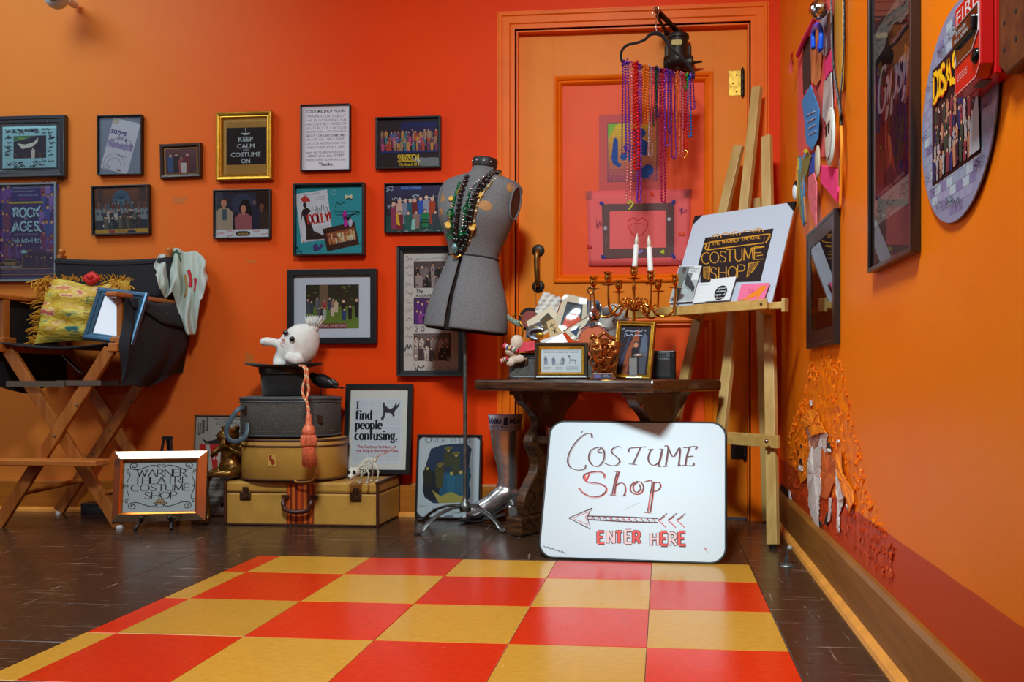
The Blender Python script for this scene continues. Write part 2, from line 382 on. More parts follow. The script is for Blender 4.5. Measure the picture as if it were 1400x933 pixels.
# ------------------------------------------------------------ framed pictures
def ring(W, H, prof, name, m, parent, bevel=0, label=None, smooth=None):
    """mitred frame: prof = (inset, forward) from the back outer edge round to the rebate"""
    mb = MB(); vs = []; fs = []
    for i, d in prof:
        vs += [(-W/2+i, -d, i), (W/2-i, -d, i), (W/2-i, -d, H-i), (-W/2+i, -d, H-i)]
    for k in range(len(prof)-1):
        for j in range(4):
            a, b = k*4+j, k*4+(j+1) % 4; fs.append((a, b, b+4, a+4))
    mb.add(vs, fs); return mb.build(name, m, parent, bevel=bevel, label=label, smooth=smooth)
def flatprof(bw, dp): return [(0, 0), (0, dp), (bw, dp), (bw, dp*0.35)]
def picture(name, label, cat, loc, W, H, bw, dp, fm, rz=0, rx=0, ry=0, prof=None, glass=True, group=None, back=True):
    t = empty(name, loc, rz, label, cat, group, rx, ry)
    ring(W, H, prof or flatprof(bw, dp), 'frame', fm, t, bevel=0.0012)
    if back: MB().box((0, -dp*.17, H/2), (W-0.002, dp*.3, H-0.002)).build('backing', mat('backing_board', (70, 52, 38), 0.9), t)
    if glass: MB().add([(-W/2+bw, -dp*.62, bw), (W/2-bw, -dp*.62, bw), (W/2-bw, -dp*.62, H-bw), (-W/2+bw, -dp*.62, H-bw)], [(0, 1, 2, 3)]).build('glass', GLASS, t)
    return t
WALLY = 3.5
def hung(name, label, cat, x0, y0, x1, y1, bpx, fm, dp=0.02, prof=None, glass=True, wally=None, ry=0, group=None):
    """picture hung on the back wall, its face filling the given picture box; returns (empty, canvas)"""
    wy = wally or WALLY-0.004; yf = wy-dp; bl = at(x0, y1, yf); tr = at(x1, y0, yf); br = at(x1, y1, yf); tl = at(x0, y0, yf)
    W = br.x-bl.x; H = ((tl.z-bl.z)+(tr.z-br.z))/2; bw = bpx*W/(x1-x0)
    t = picture(name, label, cat, Vector(((bl.x+br.x)/2, wy, (bl.z+br.z)/2)), W, H, bw, dp, fm, prof=prof, glass=glass, ry=ry, group=group)
    return t, Canvas(x0, y0, x1, y1, W, H, y=-dp*0.36)
# ------------------------------------------------------------ the room
XR, XL, YB, YF, ZC = 0.475, -4.7, WALLY, -2.6, 2.9
T = 0.3048; X0, Y0 = -1.2542, 2.4514; YT = Y0+0.757*T; XE = X0-0.24*T
def wall_material(name, col, col2, band=None, rough=0.42):
    m = mat(name, col, rough, noise=0.01, nscale=2.5, col2=col2, bump=0.12, bscale=160)
    if band:
        N = m.node_tree.nodes; L = m.node_tree.links; b = N['Principled BSDF']; src = b.inputs['Base Color'].links[0].from_socket
        g = N.new('ShaderNodeNewGeometry'); s = N.new('ShaderNodeSeparateXYZ'); c = N.new('ShaderNodeMath'); c.operation = 'LESS_THAN'; c.inputs[1].default_value = band[0]
        mx = N.new('ShaderNodeMixRGB'); mx.inputs[2].default_value = (*lin(band[1]), 1)
        n = N.new('ShaderNodeTexNoise'); n.inputs['Scale'].default_value = 9; ad = N.new('ShaderNodeMath'); ad.operation = 'MULTIPLY_ADD'; ad.inputs[1].default_value = 0.006
        L.new(g.outputs['Position'], s.inputs[0]); L.new(g.outputs['Position'], n.inputs['Vector']); L.new(n.outputs['Fac'], ad.inputs[0]); L.new(s.outputs['Z'], ad.inputs[2])
        L.new(ad.outputs[0], c.inputs[0]); L.new(c.outputs[0], mx.inputs[0]); L.new(src, mx.inputs[1]); L.new(mx.outputs[0], b.inputs['Base Color'])
    return m
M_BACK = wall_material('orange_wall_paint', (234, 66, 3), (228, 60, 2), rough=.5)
def left_haze_tint():                                                # tan light haze at the wall's left end, put into the paint colour
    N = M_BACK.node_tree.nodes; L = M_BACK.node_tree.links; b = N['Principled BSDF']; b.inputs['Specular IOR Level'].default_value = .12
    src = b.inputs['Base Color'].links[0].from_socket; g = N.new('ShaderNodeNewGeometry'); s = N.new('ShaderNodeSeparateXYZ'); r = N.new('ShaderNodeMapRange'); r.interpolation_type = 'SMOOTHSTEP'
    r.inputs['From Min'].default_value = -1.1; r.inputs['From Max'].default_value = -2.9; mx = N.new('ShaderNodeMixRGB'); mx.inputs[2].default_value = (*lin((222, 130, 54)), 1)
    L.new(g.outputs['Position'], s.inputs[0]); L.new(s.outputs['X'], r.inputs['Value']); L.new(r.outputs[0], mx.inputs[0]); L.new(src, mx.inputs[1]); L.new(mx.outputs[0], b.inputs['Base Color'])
left_haze_tint()
M_RIGHT = wall_material('amber_wall_paint', (244, 128, 10), (238, 118, 8), band=(0.262, (196, 66, 24)))
M_RIGHT.node_tree.nodes['Principled BSDF'].inputs['Specular IOR Level'].default_value = .2
M_SIDE = wall_material('far_wall_paint', (225, 120, 50), (222, 115, 46)); M_CEIL = mat('ceiling_paint', (215, 205, 190), 0.8)
M_PLASTER = mat('bare_plaster', (208, 200, 196), 0.9, noise=0.12, nscale=40, bump=0.8, bscale=120)
M_PAPER = mat('torn_wall_paper_layer', (168, 112, 92), 0.9, noise=0.1, nscale=30)
M_FLAKE = mat('lifted_paint', (246, 132, 22), 0.45, noise=0.15, nscale=30); M_FLAKE2 = mat('lifted_dark_paint', (196, 72, 26), 0.5, noise=0.2, nscale=30)
M_DOOR = mat('door_paint', (232, 128, 24), 0.45, spec=.16, noise=0.04, nscale=6, bump=0.1, bscale=60)
M_DOORP = mat('door_panel_paint', (236, 84, 30), 0.45, spec=.14, noise=0.04, nscale=6, bump=0.08, bscale=60)
M_TRIM = mat('casing_paint', (236, 108, 12), 0.42, spec=.2, noise=0.05, nscale=8)
M_BASE = wood('baseboard_wood', (156, 100, 38), (138, 86, 30), 0.4, axis=1)
M_BASEX = wood('baseboard_wood_back', (186, 110, 30), (170, 96, 26), 0.4, axis=0)
M_SHOE = mat('shoe_moulding', (226, 150, 62), 0.45, noise=0.1, nscale=20)

# floor slab and its tiles
fl = MB(); fl.box(((XL+XR)/2, (YF+3.56)/2, -0.03), (XR-XL+.1, 3.56-YF+.1, 0.05))
FLOOR = tag(fl.build('floor', mat('floor_mastic', (40, 30, 24), 0.8)), kind='structure')
def tile_material(name, c1, c2, c3, scratch):
    m = mat(name, c1, 0.2); N = m.node_tree.nodes; L = m.node_tree.links; b = N['Principled BSDF']
    g = N.new('ShaderNodeNewGeometry'); oi = N.new('ShaderNodeObjectInfo')
    mp = N.new('ShaderNodeMapping'); mp.inputs['Scale'].default_value = (30, 60, 30)
    n = N.new('ShaderNodeTexNoise'); n.inputs['Scale'].default_value = 1.6; n.inputs['Detail'].default_value = 8; n.inputs['Roughness'].default_value = 0.7
    r = N.new('ShaderNodeValToRGB'); r.color_ramp.elements[0].position = 0.36; r.color_ramp.elements[1].position = 0.66
    r.color_ramp.elements[0].color = (*lin(c2), 1); r.color_ramp.elements[1].color = (*lin(c1), 1)
    e = r.color_ramp.elements.new(0.8); e.color = (*lin(c3), 1)
    L.new(g.outputs['Position'], mp.inputs[0]); L.new(mp.outputs[0], n.inputs['Vector']); L.new(n.outputs['Fac'], r.inputs[0])
    hs = N.new('ShaderNodeHueSaturation'); ma = N.new('ShaderNodeMath'); ma.operation = 'MULTIPLY_ADD'; ma.inputs[1].default_value = 0.16; ma.inputs[2].default_value = 0.92
    L.new(oi.outputs['Random'], ma.inputs[0]); L.new(ma.outputs[0], hs.inputs['Value']); L.new(r.outputs[0], hs.inputs['Color']); last = hs.outputs[0]
    for k, (sc, th, st) in enumerate(scratch):
        mp2 = N.new('ShaderNodeMapping'); mp2.inputs['Scale'].default_value = sc; mp2.inputs['Rotation'].default_value = (0, 0, 0.15*k+st)
        n2 = N.new('ShaderNodeTexNoise'); n2.inputs['Scale'].default_value = 1; n2.inputs['Detail'].default_value = 5; n2.inputs['Roughness'].default_value = 0.65
        r2 = N.new('ShaderNodeValToRGB'); r2.color_ramp.elements[0].position = th; r2.color_ramp.elements[1].position = th+0.06
        mx = N.new('ShaderNodeMixRGB'); mx.inputs[2].default_value = (*lin(c3), 1)
        L.new(g.outputs['Position'], mp2.inputs[0]); L.new(mp2.outputs[0], n2.inputs['Vector']); L.new(n2.outputs['Fac'], r2.inputs[0])
        L.new(r2.outputs[0], mx.inputs[0]); L.new(last, mx.inputs[1]); last = mx.outputs[0]
    L.new(last, b.inputs['Base Color'])
    n3 = N.new('ShaderNodeTexNoise'); n3.inputs['Scale'].default_value = 14; n3.inputs['Detail'].default_value = 5; L.new(g.outputs['Position'], n3.inputs['Vector'])
    r3 = N.new('ShaderNodeMapRange'); r3.inputs['To Min'].default_value = 0.13; r3.inputs['To Max'].default_value = 0.34; L.new(n3.outputs['Fac'], r3.inputs[0]); L.new(r3.outputs[0], b.inputs['Roughness'])
    bp = N.new('ShaderNodeBump'); bp.inputs['Strength'].default_value = 0.06; bp.inputs['Distance'].default_value = 0.002
    L.new(n3.outputs['Fac'], bp.inputs['Height']); L.new(bp.outputs[0], b.inputs['Normal']); return m
TB = tile_material('brown_tile', (76, 52, 38), (50, 32, 22), (156, 138, 118), [((4, 80, 1), 0.615, 0.0), ((55, 5, 1), 0.64, 0.5), ((90, 6, 1), 0.66, -0.3)])
TR_ = tile_material('red_tile', (226, 54, 12), (206, 42, 8), (240, 88, 40), [((8, 60, 1), 0.78, 0.2)])
TY = tile_material('yellow_tile', (212, 160, 60), (198, 142, 46), (236, 190, 100), [((8, 60, 1), 0.80, 0.2)])
tcache = {}
def floor_tile(x0, x1, y0, y1, m):
    g = 0.0007; w_, h_ = round(x1-x0-2*g, 4), round(y1-y0-2*g, 4); k = (w_, h_, m.name)
    if k not in tcache:
        b = MB(); e = 0.0012
        vs = [(-w_/2, -h_/2, 0), (w_/2, -h_/2, 0), (w_/2, h_/2, 0), (-w_/2, h_/2, 0)]
        vs = [(x, y, -0.004) for x, y, z in vs]+[(x, y, -e*.5) for x, y, z in vs]+[(x-math.copysign(e, x), y-math.copysign(e, y), 0) for x, y, z in vs]
        fs = [(8, 9, 10, 11)]
        for q in (0, 4):
            for j in range(4): fs.append((q+j, q+(j+1) % 4, q+4+(j+1) % 4, q+4+j))
        me = b.add(vs, fs).mesh('floor_tile'); me.materials.append(m); tcache[k] = me
    o = bpy.data.objects.new('floor_tile', tcache[k]); COL.objects.link(o); o.parent = FLOOR; o.location = ((x0+x1)/2, (y0+y1)/2, 0); return o
xs = [XE]+[X0+T*i for i in range(6)]; ys = [YT]+[Y0-T*i for i in range(4)]
for i in range(6):
    for j in range(4): floor_tile(xs[i], xs[i+1], ys[j+1], ys[j], TR_ if (i+j) % 2 == 0 else TY)
gx = [X0+T*i for i in range(-9, 6)]+[XR]; gx = [-4.2]+gx; gy = [YT-T*i for i in range(-2, 7)]; gy = [3.545]+gy
XRT = X0+5*T
for i in range(len(gx)-1):
    for j in range(len(gy)-1):
        a, b_, c, d = gx[i], gx[i+1], gy[j+1], gy[j]
        if c >= YT-1e-4: floor_tile(a, b_, c, d, TB); continue
        if a >= XRT-1e-4 or b_ <= XE: floor_tile(a, b_, c, d, TB); continue
        if a < XE < b_: floor_tile(a, XE, c, d, TB)
        if c < ys[4]:
            lo, hi = c, min(d, ys[4])
            if hi-lo > 0.01: floor_tile(max(a, XE) if a < XE else a, b_, lo, hi, TB)

# back wall with the door opening
DXL, DXR, DZT = -0.612, 0.352, 2.040
wb = MB(); th = 0.12
def wbox(x0, x1, z0, z1): wb.box(((x0+x1)/2, YB+th/2, (z0+z1)/2), (x1-x0, th, z1-z0))
wbox(XL-.05, DXL, 0, ZC); wbox(DXR, XR+.05, 0, ZC); wbox(DXL, DXR, DZT, ZC)
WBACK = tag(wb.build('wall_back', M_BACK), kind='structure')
tag(MB().box(((XL+XR)/2, (YF+YB)/2, ZC+.05), (XR-XL+.2, YB-YF+.2, .1)).build('ceiling', M_CEIL), kind='structure')
tag(MB().box((XL-.05, (YF+YB)/2, ZC/2), (.1, YB-YF, ZC)).build('wall_left', M_SIDE), kind='structure')
tag(MB().box(((XL+XR)/2, YF-.05, ZC/2), (XR-XL+.2, .1, ZC)).build('wall_front', mat('brown_far_wall', (120, 84, 60), 0.8)), kind='structure')
# right wall: finely divided where the paint has blistered
from mathutils import noise as MN
def wp(px, py, off=0.0): p = atX(px, py, XR); return (XR-off, p.y, p.z)
def interp(x, pts):
    for (a, b), (c, d) in zip(pts, pts[1:]):
        if a <= x <= c: return b+(d-b)*(x-a)/(c-a)
    return None
blist = [(1.75, .20), (2.0, .30), (2.15, .45), (2.3, .62), (2.42, .60), (2.5, .78), (2.62, .60), (2.75, .62), (2.9, .5), (3.1, .42), (3.3, .3)]
def disp(y, z):
    t = interp(y, blist)
    if t is None: return 0
    e = max(0, min(1, (t+0.03-z)/0.07))*max(0, min(1, (y-1.76)/.1))*max(0, min(1, (3.28-y)/.1))*(1 if z > .17 else max(0, (z-.135)/.035))
    f = MN.fractal(Vector((3, y*26, z*20)), 1.0, 2.0, 4); r = 1-abs(MN.noise(Vector((9, y*34, z*26))))*2.4
    return e*(0.0035*f+0.005*max(0, r)**3*(0.4+abs(MN.noise(Vector((1, y*7, z*7))))))
wr = MB(); YA, YZ, ZA, ZZ = 1.74, 3.30, 0.132, 0.84
def rect3(y0, y1, z0, z1): wr.add([(XR, y0, z0), (XR, y1, z0), (XR, y1, z1), (XR, y0, z1)], [(0, 3, 2, 1)])
rect3(YF, YA, 0, ZC); rect3(YZ, YB+.05, 0, ZC); rect3(YA, YZ, 0, ZA); rect3(YA, YZ, ZZ, ZC)
def rw(u, v):
    y = YZ+(YA-YZ)*u; z = ZA+(ZZ-ZA)*v
    return (XR-disp(y, z), y, z)
wr.surf(rw, 220, 100)
wr.add([(XR+.1, YF, 0), (XR+.1, YB, 0), (XR+.1, YB, ZC), (XR+.1, YF, ZC)], [(0, 1, 2, 3)])
WRIGHT = tag(wr.build('wall_right', M_RIGHT, smooth=180), kind='structure')
def cp(pts): return [(1060+x/4.664, 520+y/4.664) for x, y in pts]
def patch(pts, m, name, off, parent=WRIGHT, jag=0.0022, thick=0.0015, curl=0, seed=1):
    r = random.Random(seed); P = []
    q = [wp(*p) for p in cp(pts)]
    for i in range(len(q)):
        a, b = q[i], q[(i+1) % len(q)]
        L_ = math.dist(a, b); n = max(1, int(L_/0.007))
        for k in range(n):
            t = k/n; P.append((a[1]+(b[1]-a[1])*t+r.uniform(-jag, jag), a[2]+(b[2]-a[2])*t+r.uniform(-jag, jag)))
    mb = MB(); cy_ = sum(p[0] for p in P)/len(P); cz_ = sum(p[1] for p in P)/len(P); n = len(P); zmin = min(p[1] for p in P); zmax = max(p[1] for p in P)
    def X(y, z): return XR-off-curl*((zmax-z)/max(.01, zmax-zmin))**2-disp(y, z)*.7
    v = [(X(*p)-thick, *p) for p in P]+[(X(*p)+.001, *p) for p in P]
    mid = [(X(*p)-thick-.001*r.random(), cy_+(p[0]-cy_)*.5, cz_+(p[1]-cz_)*.5) for p in P]
    v += mid+[(X(cy_, cz_)-thick-.001, cy_, cz_)]
    f = [(i, (i+1) % n, n+(i+1) % n, n+i) for i in range(n)]+[(i, (i+1) % n, 2*n+(i+1) % n, 2*n+i) for i in range(n)]+[(2*n+i, 2*n+(i+1) % n, 3*n) for i in range(n)]
    return mb.add(v, f).build(name, m, parent, fix=True)
patch([(225, 370), (240, 400), (235, 440), (220, 520), (213, 600), (222, 700), (225, 800), (240, 870), (268, 925), (286, 935), (285, 870), (290, 800), (303, 700), (295, 600), (300, 500), (308, 420), (300, 350), (255, 350)], M_PLASTER, 'bare_plaster', 0.004, seed=2)
patch([(300, 350), (312, 430), (328, 470), (336, 410), (346, 330), (320, 345)], M_PLASTER, 'bare_plaster', 0.004, seed=3)
patch([(205, 290), (215, 330), (236, 385), (262, 440), (285, 410), (300, 352), (260, 345), (235, 315)], M_PAPER, 'torn_paper_layer', 0.0062, seed=4)
patch([(400, 570), (402, 700), (420, 760), (410, 860), (402, 940), (425, 975), (428, 860), (452, 745), (430, 700), (424, 600)], M_PLASTER, 'bare_plaster', 0.005, seed=5)
patch([(355, 750), (358, 840), (340, 900), (355, 905), (366, 850), (370, 755)], M_PLASTER, 'bare_plaster', 0.004, jag=.001, seed=6)
for k, q in enumerate([[(232, 128), (236, 162), (248, 160), (250, 128)], [(168, 540), (162, 575), (190, 580), (186, 552)], [(470, 790), (480, 828), (508, 832), (502, 800), (485, 792)], [(345, 440), (350, 458), (368, 456), (366, 436)], [(100, 700), (96, 760), (108, 795), (114, 760)], [(410, 385), (412, 402), (424, 398), (422, 380)]]):
    patch(q, WHITE, 'white_chip', 0.006, jag=.0008, seed=10+k)
for k, q in enumerate([[(345, 400), (345, 435), (368, 440), (366, 402)], [(165, 500), (165, 540), (188, 545), (184, 505)], [(464, 730), (470, 780), (505, 800), (490, 755)], [(340, 840), (330, 920), (345, 925), (352, 850)], [(260, 262), (256, 290), (270, 286), (276, 264)], [(40, 660), (38, 700), (70, 730), (98, 760), (98, 720), (60, 680)], [(290, 900), (292, 930), (310, 935), (306, 905)], [(170, 410), (168, 430), (182, 434), (180, 412)], [(146, 448), (146, 462), (158, 464), (158, 450)]]):
    patch(q, DARKHOLE, 'hole_in_plaster', 0.005, jag=.0008, seed=30+k)
patch([(195, 235), (235, 190), (280, 200), (300, 260), (345, 330), (290, 345), (258, 360), (232, 315), (205, 285)], M_FLAKE, 'lifted_paint_sheet', 0.007, curl=.006, seed=50)
patch([(405, 480), (445, 460), (440, 560), (470, 640), (510, 700), (525, 780), (505, 850), (495, 840), (512, 800), (465, 735), (440, 690), (420, 600), (405, 560)], M_FLAKE, 'lifted_paint_sheet', 0.007, curl=.004, seed=51)
patch([(225, 420), (170, 430), (140, 560), (175, 660), (212, 620), (218, 520), (232, 440)], M_FLAKE, 'lifted_paint_sheet', 0.002, curl=.002, seed=52)
patch([(308, 440), (300, 520), (305, 600), (305, 740), (345, 760), (395, 640), (392, 500), (350, 470)], mat('brown_orange_paint', (202, 96, 30), .5, noise=.15, nscale=25), 'lifted_paint_sheet', 0.003, curl=.002, seed=53)
r = random.Random(4); fk = {0: MB(), 1: MB()}
for i in range(520):
    y = r.uniform(1.78, 3.25); t = interp(y, blist); z = 0.15+(t-0.12)*abs(r.gauss(.55, .3)) if r.random() < .7 else t+r.gauss(0, .015)
    if z > t+.03 or z < .14: continue
    s = r.uniform(.002, .007); a = r.uniform(0, 6); d = XR-disp(y, z)-.001
    v = [(d-r.uniform(0, .006), y+s*math.cos(a+k*PI/2)*r.uniform(.6, 1.4), z+s*1.4*math.sin(a+k*PI/2)) for k in range(4)]
    fk[1 if z < .262 else 0].add(v+[(d+.002, y, z)], [(0, 1, 2, 3), (0, 4, 1), (1, 4, 2), (2, 4, 3), (3, 4, 0)])
tag(fk[0].build('paint_flakes', M_FLAKE, WRIGHT), kind='stuff'); tag(fk[1].build('paint_flakes', M_FLAKE2, WRIGHT), kind='stuff')

# baseboards
def basebd(name, x0, x1): 
    mb = MB(); mb.prism([(0, 0), (0, 0)], 0, 0) if False else None
    y1 = YB; prof = [(y1, 0.015), (y1-.016, 0.015), (y1-.016, .128), (y1-.010, .138), (y1, .138)]
    v = [(x0, a, b) for a, b in prof]+[(x1, a, b) for a, b in prof]; n = 5
    o = MB().add(v, [(i, (i+1) % n, n+(i+1) % n, n+i) for i in range(n)]+[(0, 1, 2, 3, 4)[::-1], (5, 6, 7, 8, 9)]).build(name, M_BASEX, fix=True)
    s = MB(); pr = [(y1, 0.0), (y1-.032, 0.0), (y1-.030, .009), (y1-.016, .018), (y1, .018)]
    v = [(x0, a, b) for a, b in pr]+[(x1, a, b) for a, b in pr]
    s.add(v, [(i, (i+1) % n, n+(i+1) % n, n+i) for i in range(n)]+[(0, 1, 2, 3, 4)[::-1], (5, 6, 7, 8, 9)]).build('shoe_moulding', M_SHOE, o, fix=True)
    return tag(o, kind='structure')
basebd('baseboard_back', XL, -0.695); 
def baser():
    n = 5; x1 = XR; out = None
    for nm, pr, m in (('baseboard_right', [(x1, .015), (x1-.017, .015), (x1-.017, .125), (x1-.011, .136), (x1, .136)], M_BASE), ('shoe_moulding', [(x1, 0), (x1-.036, 0), (x1-.032, .01), (x1-.017, .02), (x1, .02)], M_SHOE)):
        v = [(a, YF, b) for a, b in pr]+[(a, YB, b) for a, b in pr]
        o = MB().add(v, [(i, (i+1) % n, n+(i+1) % n, n+i) for i in range(n)]+[(0, 1, 2, 3, 4)[::-1], (5, 6, 7, 8, 9)]).build(nm, m, out, fix=True); out = out or o
    tag(out, kind='structure')
baser()
# door casing: stepped moulding swept round three sides
cs = MB(); prof = [(.0, .034), (.0, .0), (.012, .0), (.012, -.008), (.030, -.008), (.034, -.014), (.062, -.014), (.066, -.020), (.076, -.020), (.080, -.014), (.084, -.014), (.084, .0)]
vs = []
for o_, d in prof: vs += [(DXL-o_+.006, YB+d, 0), (DXL-o_+.006, YB+d, DZT+o_-.006), (DXR+o_-.006, YB+d, DZT+o_-.006), (DXR+o_-.006, YB+d, 0)]
for i in range(len(prof)-1):
    for j in range(3): cs.f.append((i*4+j, i*4+j+1, i*4+j+5, i*4+j+4))
cs.v = vs; tag(cs.build('trim_1', M_TRIM, fix=False), kind='structure')
# the door: stiles, rails, recessed panels with mouldings
YD = YB+.034; DOOR = tag(empty('door_1', ((DXL+DXR)/2, YD, 0)), kind='structure'); dw = DXR-DXL-.008; ox = (DXL+DXR)/2
pl, pr_ = at(757, 200, YD).x-ox, at(975, 200, YD).x-ox; z1b, z1t = at(870, 386, YD).z, at(870, 101, YD).z; z2b, z2t = 0.22, at(870, 436, YD).z
MB().box(((-dw/2+pl)/2, .02, 1.021), (pl+dw/2, .04, 2.026)).build('stile', M_DOOR, DOOR, bevel=.001)
MB().box(((dw/2+pr_)/2, .02, 1.021), (dw/2-pr_, .04, 2.026)).build('stile', M_DOOR, DOOR, bevel=.001)
for a, b in ((0.008, z2b), (z2t, z1b), (z1t, 2.034)): MB().box(((pl+pr_)/2, .0205, (a+b)/2), (pr_-pl, .039, b-a)).build('rail', M_DOOR, DOOR)
for a, b in ((z1b, z1t), (z2b, z2t)):
    MB().box(((pl+pr_)/2, .026, (a+b)/2), (pr_-pl, .012, b-a)).build('panel', M_DOORP, DOOR)
    o = ring(pr_-pl, b-a, [(0, .006), (.008, .009), (.016, .004), (.020, -.004), (.026, -.002), (.032, -.010), (.036, -.019)], 'moulding', M_TRIM, DOOR); o.location = ((pl+pr_)/2, 0, a)
# pull handle
def pxl(px, py, dy=0.0): p = at(px, py, YD); return (p.x-ox, dy, p.z)
hn = MB(); a = pxl(736, 343); b = pxl(736, 392)
pp = pts_smooth([(a[0], -.012, a[2]), (a[0], -.034, a[2]-.012), (a[0]-.002, -.04, a[2]-.045), (a[0], -.04, b[2]+.045), (b[0], -.034, b[2]+.012), (b[0], -.012, b[2])], 5)
hd = MB().tube(pp, [.008+.003*math.sin(PI*i/(len(pp)-1)) for i in range(len(pp))], 10).build('door_handle', BRONZE, DOOR, smooth=180)
for q in (a, b):
    MB().lathe([(0, .008), (.020, .008), (.026, .004), (.027, 0)], 20, M=Matrix.Translation((q[0], 0, q[2])) @ Matrix.Rotation(PI/2, 4, 'X')).build('handle_rose', DKMETAL, hd, smooth=40)
MB().tube(pts_smooth([(b[0]-.004, -.03, b[2]+.01), (b[0]-.01, -.03, b[2]-.03), (b[0]-.006, -.028, b[2]-.08), (b[0]-.012, -.026, b[2]-.13)], 4), .0012, 5).build('string_loop', mat('twine', (150, 110, 70), .9), DOOR)
for (xa, ya, xb, yb, m) in ((996, 97, 1013, 131, BRASS), (999, 594, 1016, 628, DKMETAL)):
    p = pxl(xa, ya); q = pxl(xb, yb)
    h = MB().box(((p[0]+q[0])/2, -.0015, (p[2]+q[2])/2), (q[0]-p[0], .003, p[2]-q[2])).build('hinge', mat('aged_brass', (190, 150, 60), .35, .8, noise=.3, nscale=40) if m is BRASS else DKMETAL, DOOR, bevel=.0008)
    MB().lathe([(0, -.062), (.003, -.06), (.007, -.052), (.0075, -.03), (.0068, -.029), (.0075, -.028), (.0075, 0), (.0068, .001), (.0075, .002), (.0075, .03), (.0068, .031), (.0075, .05), (.005, .056), (.003, .062), (0, .063)], 12, c=(q[0]+.006, -.008, (p[2]+q[2])/2)).build('hinge_pin', DKMETAL, h, smooth=50)
    for k in range(3): MB().ball(((p[0]+q[0])/2+(.007 if k != 1 else -.007), -.003, p[2]-(.018+.033*k)*(p[2]-q[2])/.1), (.004, .002, .004), 8, 5).build('screw', DKMETAL, h)
# scraps of old tape and chips on the back wall
TAPE = mat('old_tape', (214, 130, 60), 0.25, alpha=.55)
def scrap(pts, lab, m=TAPE):
    q = [at(x, y, YB-.0008) for x, y in pts]; c = sum(q, Vector())/len(q); mb = MB(); n = len(q)
    mb.add([tuple(p-c) for p in q]+[tuple(p-c+Vector((0, .0006, 0))) for p in q], [tuple(range(n))]+[(i, i+n, (i+1) % n+n, (i+1) % n) for i in range(n)])
    tag(mb.build('tape_scrap', m, loc=c, fix=True), lab, 'tape')
scrap([(234, 269), (243, 271), (254, 268), (255, 272), (251, 279), (237, 278)], 'torn scrap of yellowed tape on the wall below the small wood frame')
scrap([(336, 355), (343, 357), (350, 355), (348, 360), (340, 360)], 'tiny chip of tape on wall under the signed three-people photo')
scrap([(337, 478), (341, 486), (348, 485), (346, 492), (352, 499), (340, 498), (334, 496), (336, 488)], 'curled brown tape scrap on wall left of white plush')
# ------------------------------------------------------------ pictures on the back wall
WC = (228, 232, 236)
# 1 ornate frame, signed mat
prof = [(0, 0), (0, .020), (.003, .024), (.016, .026), (.020, .022), (.028, .023), (.034, .014), (.044, .012), (.046, .006)]
BLUEBLK = mat('blue_black_lacquer', (52, 62, 72), 0.22, 0.3, coat=.5)
t, c = hung('picture_frame', 'large ornate blue-black frame with autographed mat around a boat stage photo', 'picture', -14, 157, 86, 242, 13, BLUEBLK, dp=.03, prof=prof)
c.rect(-14, 157, 86, 242, (150, 206, 220)); c.rect(14, 184, 59, 215, (40, 34, 62)); c.poly([(14, 184), (46, 184), (30, 189), (14, 192)], (70, 120, 90)); c.ell(25, 187, 5, 2, (110, 160, 80))
c.poly([(19, 194), (30, 196), (42, 193), (48, 187), (47, 193), (40, 199), (26, 202)], (215, 218, 205))
c.crowd(16, 201, 57, 215, 1, 9, [(60, 30, 40), (40, 30, 60), (80, 60, 50)], 8); c.person(41, 215, 14, (200, 190, 180), (200, 198, 190), (190, 180, 170), wd=6)
for k in range(64):
    a = c.rnd.random()
    if a < .35: x, y = c.rnd.uniform(2, 62), c.rnd.uniform(175, 181)
    elif a < .7: x, y = c.rnd.uniform(2, 62), c.rnd.uniform(219, 227)
    elif a < .85: x, y = c.rnd.uniform(1, 7), c.rnd.uniform(180, 222)
    else: x, y = c.rnd.uniform(61, 65), c.rnd.uniform(180, 222)
    c.sig(x, y, c.rnd.uniform(4, 8), c.rnd.uniform(2.4, 4.6), (30, 30, 52), .8, 9)
c.build('print', t)
bd = MB()
for k in range(28):
    x = -.15+k*.3/27
    for z in (.030, .230): bd.ball((x*1.0, -.024, z if z < .1 else None or (t.children[0].dimensions.z or .262)-.030), .0022, 6, 4)
tag(bd.build('beading', mat('silver_edge', (150, 165, 172), .25, .8), t), kind='stuff')
hk = empty('wall_hook', at(84, 246, YB-.004), 0, 'small black hook sticking out below the ornate autographed frame', 'hook')
MB().tube([(-.01, -.002, .004), (-.006, -.012, -.006), (.004, -.014, -.008), (.01, -.004, .002)], .0035, 8).build('hook_loop', BLACK, hk)
# 2 rock poster
t, c = hung('poster_frame', 'tall purple rock musical poster with silver lettering in thin dark frame', 'poster', -10, 250, 76, 385, 2.5, mat('pewter_edge', (120, 140, 150), .3, .7), dp=.018)
c.grad(-10, 250, 76, 385, (46, 44, 128), (66, 36, 92), 6)
cols = [(84, 44, 120), (110, 70, 160), (66, 84, 170), (130, 56, 100), (56, 60, 130), (140, 110, 190)]
c.crowd(-9, 262, 12, 370, 6, 3, cols, 26); c.crowd(52, 255, 74, 345, 5, 3, cols, 26); c.crowd(2, 330, 30, 352, 1, 5, cols, 20)
c.text('"THE FUNNIEST & LEGAL, MOST OF GUYS YOU EVER MET"', 14, 257, 1.9, (190, 200, 230), 54); c.text('"YOU HAVE TO SEE IT TO BELIEVE IT"', 12, 262, 1.9, (190, 200, 230), 33)
c.text('GET INTO THE SHOW OF THE YEAR', 22, 267.5, 1.9, (190, 200, 230), 28); c.text('* * * * *', 26, 274, 3, (210, 50, 100), 16)
